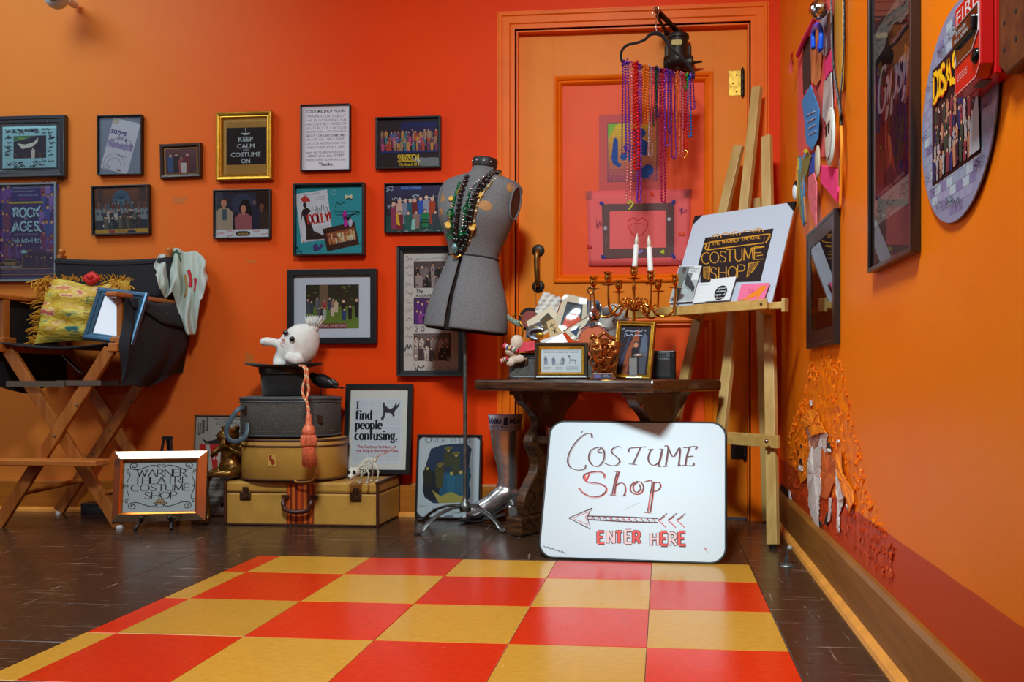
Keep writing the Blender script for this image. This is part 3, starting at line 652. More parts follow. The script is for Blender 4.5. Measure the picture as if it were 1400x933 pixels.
c.rect(10, 275.3, 57, 277.8, (200, 190, 30)); c.text('You may laugh when you feel always been there', 12, 277.4, 1.5, (60, 50, 20), 43)
for dx, col in ((.9, (20, 20, 60)), (0, (170, 222, 244))):
    c.glyphs('ROCK', 17+dx, 296+dx, 12, col, .2, None, 0, width=34); c.glyphs('AGES', 15+dx, 315+dx, 12, col, .2, None, 0, width=36)
c.poly([(13, 283), (20, 286), (17, 289)], (170, 222, 244)); c.poly([(54, 280), (47, 286), (51, 289)], (170, 222, 244)); c.poly([(12, 318), (18, 308), (20, 314)], (170, 222, 244)); c.poly([(56, 318), (50, 308), (48, 314)], (170, 222, 244)); c.text('OF', 33, 300, 3, (190, 215, 230), 4, 'c')
c.text('BOOK BY CHRIS DARE', 18, 320.5, 1.3, (170, 180, 220), 32); c.text('Feb 6th-14th', 14, 332, 7.5, (165, 215, 235), 40, bold=.01)
P = [(31+(6 if k % 2 else 3.2)*math.cos(k*PI/9), 344+(3.6 if k % 2 else 2)*math.sin(k*PI/9)) for k in range(18)]; c.poly(P, (150, 215, 225)); c.text('TRIBUTE', 42, 343, 5, (90, 90, 120), 20); c.line([(36, 342), (42, 342)], .6, (190, 170, 40)); c.line([(61, 342), (71, 342)], .6, (190, 170, 40))
c.rect(30, 346, 71, 366, (58, 38, 74)); c.crowd(31, 350, 70, 366, 1, 6, [(50, 40, 90), (80, 60, 70), (70, 40, 90)], 17)
c.line([(29, 350), (29, 367)], .7, (170, 150, 60)); c.poly([(-5, 366), (-1, 360), (1, 357), (7, 354), (17, 354), (22, 357), (25, 360), (28, 366)], (40, 34, 44)); c.line([(-5, 366), (-1, 359), (4, 359), (4, 354.5), (20, 354.5), (20, 359), (25, 359), (28, 366)], .6, (190, 160, 90))
c.text('WARNER', 4, 362, 4.5, (200, 165, 80), 16, bold=.02); c.text('STAGE COMPANY', -4, 366, 2.6, (210, 210, 220), 31, bold=.02)
c.rect(-10, 367, 76, 368, (170, 140, 110)); c.text('860-489-7180 * WWW.WARNERTHEATRE.ORG', -6, 373, 2.8, (120, 120, 170), 76); c.rect(-10, 374.6, 76, 375.6, (170, 140, 110)); c.lines(-4, 377, 66, 379, 2, (120, 120, 160), .5)
c.rect(-8, 380.5, 74, 383, (150, 185, 200)); c.build('print', t, PRINTG)
# 3 Songs
t, c = hung('picture_frame', 'thin black frame, white show programme tilted on grey backing', 'picture', 132, 157, 193, 239, 1.6, BLACK)
c.rect(132, 157, 193, 239, (128, 138, 160)); c.rot(162, 199, 15)
c.rect(143, 163, 181, 234, (206, 208, 222)); c.rect(144, 164, 152, 171, (190, 180, 160)); c.text('songs', 144, 184, 8, (92, 70, 140), 22, bold=.03); c.text('for a', 155, 191, 6, (92, 70, 140), 14, bold=.02); c.text('new world', 147, 201, 7, (120, 100, 160), 30, bold=.02)
for k in range(12): c.rect(144+k*3, 196-c.rnd.uniform(0, 5), 146.5+k*3, 203, (150, 138, 180))
c.line(arc(160, 228, 15, 18, 180, 350), .6, (130, 120, 150)); c.line(arc(160, 228, 10, 12, 180, 350), .6, (130, 120, 150)); c.sig(160, 212, 14, 5, (70, 70, 90)); c.sig(150, 190, 26, 4, (130, 130, 150)); c.lines(146, 229, 156, 233, 3, (90, 90, 110), .5); c.rect(166, 230, 171, 232.5, (110, 80, 60))
c.T = None; c.build('print', t, PRINTG)
# 4 small wood frame
WALN = wood('walnut_frame', (52, 26, 16), (40, 18, 12), .3, axis=0, scale=2, coat=.4)
t, c = hung('picture_frame', 'small dark walnut frame with gold lip and five people posing', 'picture', 217, 195, 274, 243, 6, WALN, dp=.022, prof=[(0, 0), (0, .012), (.005, .018), (.014, .016), (.018, .010), (.019, .006)], ry=-.02)
c.rect(222, 200, 269, 238, (190, 140, 60)); c.rect(224, 202, 267, 236.5, (88, 44, 44)); c.grad(225, 203, 266, 235, (104, 58, 60), (70, 30, 34), 5)
for x, h_, col, sh in ((231, 26, (60, 80, 130), (210, 160, 140)), (239, 27, (40, 24, 26), (200, 150, 130)), (246, 22, (150, 60, 60), (190, 130, 110)), (254, 27, (110, 30, 32), (220, 170, 150)), (249, 16, (200, 190, 190), (60, 40, 35))): c.person(x, 235, h_, sh, col, wd=9)
c.build('print', t, PRINTG)
# 5 stage photo 2013
t, c = hung('picture_frame', 'black framed stage photo with blue fan arch and 2013 caption', 'picture', 125, 253, 204, 321, 2.2, BLACK, ry=-.015)
c.rect(125, 253, 204, 321, (84, 48, 30)); c.grad(128, 256, 201, 280, (130, 70, 34), (74, 44, 34), 4); c.rect(131, 258, 139, 276, (70, 44, 40)); c.rect(188, 256, 197, 274, (70, 44, 40))
c.ell(164, 272, 12, 13, (60, 100, 130), n=16); 
for k in range(7): a = PI+PI*(k+.5)/7; c.line([(164, 271), (164+11*math.cos(a), 271+12*math.sin(a))], .8, (20, 40, 60))
c.rect(155, 272, 173, 284, (80, 70, 70)); c.rect(159, 272, 168, 286, (90, 130, 150)); c.rect(161, 274, 166, 284, (50, 90, 110)); c.rect(128, 284, 201, 300, (128, 140, 150))
for k in range(12): c.ell(131+k*6.2, 291, 1.8, 3.2, (60, 80, 90), n=6)
c.crowd(130, 278, 199, 286, 1, 14, [(140, 80, 50), (60, 90, 120), (120, 40, 40), (70, 60, 60)], 10); c.rect(128, 300, 201, 313, (34, 40, 52)); c.crowd(138, 296, 190, 312, 2, 10, [(40, 50, 70), (60, 45, 40), (190, 190, 190), (90, 90, 80), (30, 30, 40)], 17)
c.rect(128, 312.5, 201, 319, (196, 150, 40)); c.rect(147, 313.5, 155, 318, (170, 50, 60)); c.text('2013', 158, 317.6, 3.8, (90, 60, 20), 11, bold=.01); c.poly([(171, 318), (173, 315), (176, 313.4), (180, 313.4), (183, 315), (185, 318)], (40, 50, 60)); c.build('print', t, PRINTG)
# 6 KEEP CALM
gp = [(0, 0), (0, .022), (.004, .026), (.013, .024), (.016, .018), (.022, .020), (.027, .013), (.030, .008)]
t, c = hung('picture_frame', 'gold frame with white lettering on a dark card and tan mat', 'picture', 294, 152, 371, 246, 10, GOLD, dp=.026, prof=gp)
c.rect(294, 152, 371, 246, (176, 130, 62)); c.rect(307, 173, 361, 224, (38, 26, 28))
W2 = (190, 200, 205)
for a in ((331, 341),): c.line(arc(333.5, 180, 5.5, 3, 0, 180), .8, W2); c.rect(328, 180.5, 339, 182, W2); c.line([(333.5, 173.5), (333.5, 180)], .8, W2); c.line([(332, 175), (335, 175)], .7, W2)
for s_, y, wd in (('KEEP', 192, 20), ('CALM', 201.5, 24), ('COSTUME', 213, 41), ('ON', 222, 12)): c.text(s_, 333.5, y, 6.0, W2, wd, 'c', bold=.012)
c.text('AND', 333.5, 205, 2.2, W2, 8, 'c'); c.build('print', t)
# 7 signed three people
t, c = hung('picture_frame', 'thin black frame, photo of three singers with red autographs under it', 'picture', 291, 259, 369, 326, 1.8, BLACK, glass=True)
c.rect(291, 259, 369, 326, (212, 216, 224)); c.grad(293, 262, 367, 313, (52, 50, 70), (34, 28, 40), 5); c.rect(348, 262, 367, 313, (48, 26, 20)); c.ell(330, 278, 16, 14, (56, 60, 84))
def bust(x, y, h, skin, cl, hair): c.poly([(x-h*.38, 313), (x-h*.4, y+h*.3), (x-h*.2, y+h*.12), (x+h*.2, y+h*.12), (x+h*.4, y+h*.3), (x+h*.38, 313)], cl); c.rect(x-h*.07, y-h*.05, x+h*.07, y+h*.16, skin); c.ell(x, y-h*.13, h*.17, h*.2, hair, n=12); c.ell(x, y-h*.1, h*.13, h*.17, skin, n=12)
bust(304, 280, 32, (190, 130, 100), (170, 150, 130), (50, 34, 26)); c.poly([(301, 285), (308, 285), (308, 300), (302, 300)], (70, 90, 100)); bust(356, 285, 26, (120, 70, 50), (60, 40, 34), (30, 20, 16)); bust(346, 278, 18, (110, 90, 90), (40, 40, 60), (40, 40, 50))
c.poly([(324, 284), (330, 272), (338, 272), (343, 290), (344, 308), (338, 308)], (28, 18, 20)); bust(331, 288, 30, (196, 130, 104), (160, 90, 96), (28, 18, 20))
for x, y in ((294, 318), (308, 316), (309, 321), (343, 316), (356, 319)): c.sig(x, y, 11, 4, (200, 60, 60), .6)
c.poly([(321, 321), (321, 317), (325, 315.5), (336, 315.5), (340, 317), (340, 321), (336, 322), (325, 322)], (30, 36, 50)); c.text('WARNER', 323, 320.5, 2.6, (200, 160, 70), 15, bold=.02); c.build('print', t, PRINTG)
# 8 hours
t, c = hung('wall_sign', 'white costume shop hours sign with black edge, rows of mixed lettering', 'sign', 410, 142, 478, 233, 1.2, BLACK, glass=False)
c.rect(410, 142, 478, 233, (206, 200, 208)); K = (46, 40, 48); K2 = (120, 110, 120)
rows = [('COSTUME SHOP HOURS', 152.5, 3.6, 54, .02), ('OPEN MOST DAYS ABOUT', 159.5, 3.6, 55, 0), ('9 OR 10, OCCASIONALLY AS', 165, 3.4, 56, 0), ('EARLY AS 7, BUT SOMEDAYS', 170, 3.4, 56, 0), ('AS LATE AS 12 OR 1. WE CLOSE', 175.5, 3.4, 56, 0), ('ABOUT 5:30 OR 6, OCCASIONALLY', 180.3, 3.0, 56, 0), ('ABOUT 4 OR 5, BUT SOMETIMES', 185.8, 3.2, 54, .01), ('AS LATE AS 11 OR 12. SOME-', 191, 3.3, 52, 0), ('DAYS OR AFTERNOONS, WE', 196.3, 3.0, 52, 0), ("AREN'T HERE AT ALL, AND", 202, 3.2, 52, 0), ("lately WE'VE BEEN HERE JUST", 208.6, 3.2, 54, 0), ('ABOUT all the time, EXCEPT', 213.6, 3.2, 50, .005), ("WHEN WE'RE SOMEPLACE else.", 219, 3.0, 54, 0), ('Thanks.', 225.5, 3.9, 20, .03)]
for s_, y, h_, wd, bo in rows: c.text(s_, 444, y, h_, K if bo else (84, 78, 88), wd, 'c', bold=bo)
c.build('print', t)
# 9 Hello Dolly
t, c = hung('shadow_box', 'square black shadow box with turquoise backing, programme, photo and feather', 'picture', 400, 250, 497, 349, 2.4, BLACK, dp=.034, prof=[(0, 0), (0, .034), (.008, .034), (.008, .012)])
c.rect(400, 250, 497, 349, (44, 140, 150)); c.k += 1
for j in range(26):
    for i in range(22): c.ell(404+i*4.3+(2 if j % 2 else 0), 254+j*3.7, 1.2, .9, (52, 152, 162), n=5, inc=False)
c.rot(428, 296, -7); c.rect(405, 260, 449, 328, (206, 206, 214)); c.text('MAY 2 - 10, 2015', 427, 264.5, 2.4, (60, 50, 50), 22, 'c'); c.lines(432, 268, 446, 272, 3, (90, 80, 80), .4)
c.poly([(411, 268), (418, 264), (424, 270), (424, 273), (414, 273)], (190, 50, 40)); D = (44, 26, 22); c.ell(416, 277, 2.6, 4, D); c.poly([(413, 282), (419, 281), (424, 286), (419, 290), (419, 296), (422, 305), (424, 314), (440, 324), (437, 327), (412, 325), (414, 310), (413, 296), (411, 290), (409, 298), (408, 296), (411, 285)], D)
c.line([(408, 297), (406, 320)], .6, D); c.glyphs('Hello,', 424, 290, 9.5, (60, 50, 56), .09, .5, 0, shear=.25, width=24); c.glyphs('DOLLY!', 418, 304, 13, (186, 40, 30), .2, .4, 0, width=31, gap=.1); c.lines(422, 309, 446, 318, 4, (120, 90, 90), .4); c.lines(410, 326.5, 440, 327.5, 2, (120, 90, 90), .4); c.T = None
c.rot(463, 323, -12); c.rect(441, 307, 486, 339, (58, 26, 16)); c.grad(445, 314, 484, 331, (140, 66, 24), (90, 40, 20), 4); c.crowd(446, 318, 484, 331, 2, 12, [(200, 170, 120), (180, 110, 60), (140, 60, 50), (200, 190, 160)], 9); c.T = None
c.sig(456, 279, 14, 9, (20, 40, 50), .8, 10); c.sig(455, 288, 34, 3, (30, 50, 60), .5, 26); c.sig(456, 293, 34, 3, (30, 50, 60), .5, 26)
c.line(arc(454, 262, 3, 3.6, 0, 360), .5, (150, 200, 205)); c.poly([(425, 336), (428, 332), (432, 333), (433, 337), (437, 332), (440, 334), (436, 339), (431, 342), (426, 341)], (72, 50, 110))
for x, y in ((404, 337), (405, 342), (409, 343)): c.ell(x, y, 1.2, 2, (16, 30, 40), 20, n=7)
c.build('print', t)
def loc9(x, y, f=.02): return ((x-400)/97*t_W-t_W/2, -f, (1-(y-250)/99)*t_H)
t_W, t_H = c.W, c.H
for (x, y) in ((446.5, 257), (412, 329), (490, 333)): MB().ball(loc9(x, y, .014), .003, 8, 5).build('pin', GOLD, t)
m = MB(); a = loc9(475, 268.5, .016); m.prism([(a[0]-.015, a[2]-.010), (a[0], a[2]-.004), (a[0]+.015, a[2]-.009), (a[0]+.015, a[2]+.010), (a[0], a[2]+.004), (a[0]-.015, a[2]+.009)], -.019, -.013).build('bow', mat('cream_bow', (206, 200, 160), .8), t)
a = loc9(474, 298, .018)
for k, (col, dx, dz) in enumerate((((190, 40, 150), -.010, -.02), ((190, 180, 200), .010, -.018), ((170, 30, 140), -.014, .014))):
    m = MB(); m.ball((a[0]+dx, a[1], a[2]+dz), (.009, .003, .020), 10, 8); m.build('feather', mat('feather_%d' % k, col, .9), t)
m = MB()
for k in range(14): an = k*PI/7; m.tube([(a[0], a[1]-.004, a[2]), (a[0]+.020*math.cos(an), a[1]-.006, a[2]+.014*math.sin(an))], .0006, 4)
m.tube(pts_smooth([(a[0], a[1], a[2]), (a[0]+.02, a[1], a[2]+.018), (a[0]+.05, a[1], a[2]+.03)], 4), .0015, 5); m.build('feather_stem', BLACK, t)
# 10 stage photo
t, c = hung('picture_frame', 'black frame, costumed cast on blue stage above yellow title lettering', 'picture', 513, 159, 602, 230, 2.2, BLACK)
c.rect(513, 159, 602, 230, (38, 20, 22)); c.rect(519, 166, 597, 208, (44, 22, 30)); c.grad(547, 166, 597, 190, (24, 28, 92), (44, 24, 50), 5)
cc = [(170, 60, 40), (190, 130, 60), (80, 90, 150), (180, 60, 110), (60, 110, 120), (150, 120, 90), (110, 50, 90)]; c.crowd(520, 184, 597, 206, 3, 15, cc, 14); c.rect(519, 205, 597, 208, (34, 40, 96))
for x in (564, 580, 586): c.line([(x, 190), (x+1, 180), (x-2, 176)], 1, (190, 140, 120))
c.glyphs('SEUSSiCAL', 543, 220, 9.5, (206, 170, 40), .2, .6, 0, width=31, jit=.05, gap=.12); c.glyphs('The musical 2016', 545, 226, 4, (206, 170, 40), .16, None, 0, width=27); c.build('print', t, PRINTG)
# 11 signed group
t, c = hung('picture_frame', 'black framed group photo with silver autographs, partly behind the dress form', 'picture', 525, 250, 607, 318, 1.5, BLACK)
c.rect(525, 250, 607, 318, (36, 28, 40)); c.grad(526, 251, 606, 290, (52, 50, 90), (40, 26, 40), 5); c.grad(526, 294, 606, 317, (26, 62, 66), (40, 70, 60), 3); c.rect(546, 251, 576, 259, (40, 60, 130)); c.text('WARNER', 552, 253.6, 1.8, (90, 130, 200), 18); c.text('STAGE COMPANY', 547, 257.4, 2.8, (120, 160, 220), 28, bold=.01)
for x, y, h_, col in ((537, 312, 38, (140, 50, 80)), (545, 308, 38, (200, 160, 140)), (553, 306, 36, (130, 130, 150)), (560, 306, 36, (30, 90, 110)), (566, 306, 36, (110, 30, 30)), (574, 302, 34, (40, 80, 170)), (582, 302, 36, (150, 150, 170)), (590, 306, 38, (170, 60, 30))): c.person(x, y, h_, (220, 170, 150), col, wd=9)
for x, y, h_, col in ((545, 314, 26, (120, 30, 40)), (557, 316, 28, (40, 90, 80)), (568, 312, 24, (140, 110, 100)), (580, 310, 24, (30, 120, 70)), (594, 312, 24, (60, 60, 70))): c.person(x, y, h_, (220, 170, 150), col, wd=11)
for y in (300, 304): c.line([(575, y), (585, y)], 1.4, (20, 20, 30))
c.poly([(540, 292), (543, 290), (546, 308), (541, 306)], (210, 160, 40)); c.poly([(562, 300), (567, 298), (566, 313), (561, 313)], (140, 190, 180))
for x, y, w_ in ((527, 254, 9), (527, 258, 9), (528, 281, 8), (535, 270, 12), (546, 271, 22), (562, 267, 10), (590, 268, 12), (543, 316, 14), (574, 314, 18), (594, 316, 10), (579, 270, 9)): c.sig(x, y, w_, 5, (190, 200, 215), .6, 9)
c.build('print', t, PRINTG)
# 12 lawn photo
t, c = hung('picture_frame', 'black frame with wide white mat, cast seated on lawn under tree', 'picture', 392, 368, 514, 470, 8, BLACK, dp=.026)
c.rect(392, 368, 514, 470, (196, 200, 212)); c.rect(416.3, 388.8, 489, 449, (50, 30, 22)); c.grad(416.6, 389, 489, 422, (44, 32, 20), (56, 50, 26), 4)
for k in range(60): c.ell(c.rnd.uniform(418, 488), c.rnd.uniform(390, 416), c.rnd.uniform(1, 3), c.rnd.uniform(1, 2), c.rnd.choice([(50, 60, 26), (40, 40, 20), (80, 96, 36), (60, 40, 26)]), n=6)
c.rect(435, 389, 447, 420, (112, 84, 66)); c.grad(416.6, 419, 489, 449, (92, 110, 40), (100, 124, 44), 4)
for x, y, h_, col in ((419, 428, 20, (70, 70, 80)), (424, 429, 18, (60, 60, 70)), (432, 423, 17, (90, 90, 100)), (442, 424, 14, (160, 60, 60)), (449, 424, 18, (60, 60, 80)), (454, 424, 16, (140, 110, 90)), (458, 427, 17, (190, 170, 140)), (468, 437, 28, (36, 24, 26)), (486, 434, 26, (34, 22, 22)), (438, 435, 16, (50, 40, 50)), (442, 436, 15, (150, 160, 150)), (434, 434, 14, (90, 80, 80)), (453, 432, 13, (190, 170, 150)), (469, 438, 16, (50, 60, 110)), (477, 437, 20, (40, 28, 28))): c.person(x, y, h_, (210, 165, 140), col, wd=6)
c.rect(434.5, 442, 473, 449, (110, 26, 24)); c.text('SPRING AWAKENING', 435.5, 448, 5, (200, 180, 180), 37, bold=.0); c.build('print', t, PRINT)
# 13 tall frame, three photos
t, c = hung('picture_frame', 'tall black frame with three stage photos and signatures, behind the dress form', 'picture', 542, 336, 634, 515, 9, BLACK, dp=.03, prof=[(0, 0), (0, .03), (.010, .028), (.014, .022), (.026, .020), (.026, .01)])
c.rect(542, 336, 634, 515, (196, 184, 176))
for y0, y1, base, cols in ((356.5, 393, (60, 40, 40), [(120, 100, 100), (30, 20, 24), (150, 130, 125)]), (406.5, 443, (56, 20, 70), [(90, 40, 110), (140, 60, 130), (60, 50, 110)]), (456, 493, (84, 66, 60), [(150, 130, 120), (190, 170, 160), (70, 50, 50)])):
    c.rect(564, y0, 615, y1, base); c.rect(566, y0+1, 613, y0+14, tuple(v+24 for v in base)); c.crowd(565, y0+14, 614, y1, 2, 7, cols, 20)
c.glyphs('The', 567, 400, 4.5, (40, 34, 40), .13, shear=.2); c.glyphs('addams family', 567, 405.6, 4.2, (40, 34, 40), .13, width=44, shear=.2); c.glyphs('2 0', 566, 453, 7, (50, 44, 50), .1)
for k in range(12): c.sig(553, 352+k*12, 9, 7, (150, 136, 130), .5, 8)
for k in range(6): c.sig(554+k*12, 353, 9, 4, (150, 136, 130), .5, 8); c.sig(582+k*8, 503, 9, 4, (140, 126, 120), .5, 8)
c.sig(551, 474, 10, 10, (30, 26, 36), .9, 8); c.sig(565, 501, 14, 10, (26, 24, 30), 1.0, 9); c.build('print', t)

# ------------------------------------------------------------ leaning pictures
def leaning(label, cat, cor, rest, W, H, bw, dp, fm, rz, rx, name='picture_frame', prof=None, glass=True):
    t = picture(name, label, cat, rest, W, H, bw, dp, fm, rz=rz, rx=rx, prof=prof, glass=glass); return t, Canvas(*cor, W, H, y=-dp*.36)
def span(x0, x1, y0, y1, Y, z0, lean):
    a = at(x0, y1, Y); b = at(x1, y1, Y); top = at((x0+x1)/2, y0, Y+.02); return Vector(((a.x+b.x)/2, Y, z0)), b.x-a.x, (top.z-z0)/math.cos(lean)
# 14 I find people confusing
ln = .10; o, W, H = span(470, 562, 526, 651, 3.440, .181, ln)
t, c = leaning('black frame with white mat and text I find people confusing, standing on the bottom suitcase', 'picture', (470, 526, 562, 651), o, W, H, .02, .016, BLACK, 0, -ln)
c.rect(470, 526, 562, 651, (208, 208, 200)); c.rect(481, 546, 548, 637, (200, 208, 216))
for yy in (548, 560, 573, 586, 600): c.lines(482, yy, 501, yy+9, 6, (176, 184, 194), .45); c.lines(504, yy, 523, yy+9, 6, (176, 184, 194), .45); c.lines(526, yy, 546, yy+9, 6, (176, 184, 194), .45)
for x0 in (483, 505, 527): c.lines(x0, 619, x0+18, 632, 8, (170, 178, 188), .45)
NB = (22, 20, 28)
for s_, y, wd in (('I', 560, 4.4), ('find', 575, 22), ('people', 588.5, 36), ('confusing.', 603.5, 57)):
    c.glyphs(s_, 484.5 if s_ != 'I' else 486, y, 12.5 if s_ != 'I' else 9.5, NB, .23, .22, .12 if s_ != 'I' else .22, width=wd if s_ != 'I' else None, gap=.14)
dog = [(521, 552), (523, 551), (525, 556), (531, 561), (536, 558), (539, 552), (540, 551), (540, 556), (543, 553), (545, 551), (543, 557), (538, 563), (537, 567), (538, 570), (536, 572), (534, 568), (531, 566), (525, 566), (524, 572), (522, 576), (520, 577), (519, 573), (521, 570), (522, 562), (521, 557)]
c.poly(dog, (52, 50, 58)); c.text('The Curious Incident of', 487, 615, 4.2, (160, 26, 48), 54, bold=.02); c.text('the Dog in the Night-Time', 487, 620.5, 4.2, (160, 26, 48), 57, bold=.02); c.build('print', t)
# 15 Over There
ln = .11; o, W, H = span(568, 657, 595, 711, 3.425, .002, ln)
t, c = leaning('sheet music OVER THERE in thin dark frame leaning on baseboard behind silver boot', 'picture', (568, 595, 657, 711), o, W, H, .008, .014, BLACK, 0, -ln)
c.rect(568, 595, 657, 711, (178, 190, 196))
B = [(587, 615), (600, 610), (615, 608), (628, 607), (638, 609), (643, 615), (641, 626), (640, 640), (643, 652), (640, 662), (643, 676), (641, 684), (632, 688), (620, 688), (600, 690), (592, 690), (580, 682), (577, 672), (578, 655), (581, 635)]
c.poly(B, (34, 52, 78)); c.poly([(600, 650), (642, 640), (640, 680), (598, 684)], (32, 84, 110)); c.poly([(579, 640), (590, 645), (600, 660), (600, 684), (588, 687), (578, 676)], (30, 34, 44))
for x, y, h_, col in ((611, 640, 26, (60, 62, 36)), (622, 652, 32, (58, 66, 42)), (600, 668, 34, (70, 66, 34)), (583, 664, 24, (40, 42, 30)), (616, 676, 30, (40, 96, 120)), (629, 676, 32, (44, 88, 108))): c.person(x, y, h_, (176, 160, 90), col, (60, 56, 36), wd=13)
for x, y in ((611, 614), (622, 621), (601, 636)): c.ell(x, y, 6, 2.6, (104, 92, 40), -10, n=8)
c.poly([(590, 672), (602, 680), (616, 674), (630, 680), (638, 676), (638, 688), (600, 690)], (150, 142, 70))
c.glyphs('OVER THERE', 612, 606, 6.5, (66, 76, 90), .1, .35, .06, width=64, al='c', gap=.14); c.glyphs('O', 579, 606.6, 9, (66, 76, 90), .1, .35); c.lines(584, 598, 640, 599.5, 2, (120, 120, 120), .5)
c.text('1918 & 19', 573, 695, 2.2, (90, 90, 100), 10); c.text('WORDS AND MUSIC BY', 612, 699, 3, (60, 60, 70), 42, 'c'); c.text('GEORGE M. COHAN', 612, 704, 3.4, (50, 50, 60), 40, 'c'); c.rect(608, 706, 620, 708, (110, 110, 120))
for (x, y, sx, sy) in ((569.5, 596.5, 1, 1), (655.5, 596.5, -1, 1), (569.5, 709.5, 1, -1), (655.5, 709.5, -1, -1)): c.poly([(x, y), (x+8*sx, y), (x+5*sx, y+3*sy), (x+3*sx, y+5*sy), (x, y+8*sy)], (66, 50, 50))
c.build('print', t, PRINTG)
# 16 anniversary poster
ln = .07; o, W, H = span(263, 384, 568, 712, 3.425, .002, ln)
t, c = leaning('old theatre anniversary poster with red block letters, leaning behind bronze frog and suitcases', 'poster', (263, 568, 384, 712), o, W, H, .004, .012, wood('thin_brown_frame', (120, 78, 44), (90, 56, 30)), 0, -ln, glass=False)
c.rect(263, 568, 384, 712, (150, 142, 134)); K = (44, 34, 34); c.line([(283, 571), (380, 571)], .5, K); c.text('THE WARNER THEATRE CELEBRATES ITS', 288, 575, 2, K, 80, bold=.01); c.glyphs('60th Anniversary', 291, 582, 5, K, .1, shear=.3, width=66); c.text('1 9 3 1  -  1 9 9 1', 298, 586.5, 2, K, 50)
for x, y0, h_ in ((267, 579, 18), (272, 575, 20), (277, 571, 20)): c.rect(x, y0, x+4, y0+h_, (70, 60, 58)); c.rect(x+1, y0+1, x+2, y0+h_-2, (150, 142, 134))
c.rect(270, 610, 318, 650, (176, 36, 34)); c.rect(322, 610, 376, 650, (176, 36, 34)); c.poly([(278, 611), (284, 611), (290, 650), (284, 650)], (170, 160, 150)); c.poly([(296, 611), (300, 611), (300, 650), (296, 650)], (170, 160, 150)); c.poly([(327, 612), (333, 612), (333, 650), (327, 650)], (170, 160, 150)); c.text('THE', 288, 632, 4, (210, 200, 190), 9, bold=.02)
c.poly([(272, 601), (280, 606), (290, 604), (296, 600), (304, 603), (303, 610), (290, 610), (278, 609)], K)
for s_, y, wd in (('SEPTEMBER 1991', 656, 40), ('SHOW 7:30', 663, 30), ('AUGUST 16, 17', 671, 36), ('AUGUST 23, 24', 676, 36), ('WARNER THEATRE', 688, 50)): c.text(s_, 280, y, 3.4, K, wd, bold=.02)
c.lines(280, 692, 360, 694, 2, K, .6); c.text('TICKETS', 284, 699, 2.4, K, 30); c.rect(302, 694, 310, 700, K); c.build('print', t)

# sheet for 17: small sign on a black stand
SZ = dict(x=-1.957, y=3.142, z=.025)
SIGN = empty('tabletop_sign', (SZ['x'], SZ['y'], SZ['z']), math.radians(12), 'shop name sign in wide shiny silver frame, on the floor left of the bronze frog', 'sign', rx=-.11)
W, H = .345, .272; SILV = mat('brushed_champagne_metal', (205, 180, 150), .17, .9)
ring(W, H, [(0, 0), (0, .016), (.028, .034), (.030, .034)], 'frame', SILV, SIGN, bevel=.0006)
o = ring(W-.060, H-.060, [(0, .034), (.006, .030), (.008, .018), (.008, .010)], 'inner_edge', mat('copper_lip', (214, 120, 44), .25, .8), SIGN); o.location = (0, 0, .030)
MB().box((0, -.006, H/2), (W-.01, .010, H-.01)).build('backing', BLACK, SIGN)
MB().add([(-W/2+.036, -.018, .036), (W/2-.036, -.018, .036), (W/2-.036, -.018, H-.036), (-W/2+.036, -.018, H-.036)], [(0, 1, 2, 3)]).build('glass', GLASS, SIGN)
c = Canvas(173, 633, 266, 702, W-.072, H-.072, y=-.014, step=1.5e-5); c.rect(173, 633, 266, 702, (196, 206, 208))
def sx_(x): return 150+x/8.114
def sy_(y): return 610+y/8.114
K = (58, 44, 46)
for s_, y, x0, x1 in (('WARNER', 360, 320, 828), ('THEATRE', 438, 295, 848), ('COSTUME', 520, 268, 868), ('SHOP', 603, 405, 738)):
    c.glyphs(s_, sx_(x0), sy_(y), 9.0, K, .17, .3, .07, width=(x1-x0)/8.114, gap=.12)
def curl(pts, t=1.0): c.line([(sx_(p.x), sy_(p.y)) for p in pts_smooth([(x, y, 0) for x, y in pts], 5)], t, K)
for mx in (0, 1):
    for my in (0, 1):
        f = lambda L: [((1136-x if mx else x), (925-y if my else y)) for x, y in L]
        curl(f([(290, 240), (270, 255), (300, 262), (318, 240), (300, 218), (265, 220), (248, 245), (265, 275), (330, 285), (400, 262), (470, 240), (515, 245), (528, 262)]), 1.1)
        curl(f([(560, 240), (548, 228), (530, 235), (535, 255), (555, 262)]), .8)
        curl(f([(225, 305), (238, 292), (228, 280), (213, 295), (220, 318), (245, 320), (250, 350), (232, 400), (222, 440), (230, 462)]), .9)
        curl(f([(205, 440), (192, 448), (200, 466), (225, 468), (240, 455)]), .7)
c.poly([(sx_(497), sy_(662)), (sx_(500), sy_(645)), (sx_(525), sy_(640)), (sx_(540), sy_(612)), (sx_(605), sy_(612)), (sx_(620), sy_(640)), (sx_(645), sy_(645)), (sx_(648), sy_(662))], (110, 74, 56)); c.poly([(sx_(530), sy_(640)), (sx_(545), sy_(618)), (sx_(600), sy_(618)), (sx_(615), sy_(640))], (190, 160, 110)); c.text('WARNER', sx_(505), sy_(658), 1.4, (220, 200, 170), 16)
o = c.build('print', SIGN); o.location = (0, 0, .036)
ES = empty('tabletop_easel', (SZ['x'], SZ['y'], 0), math.radians(12), 'small black plastic display stand holding the silver shop sign', 'stand')
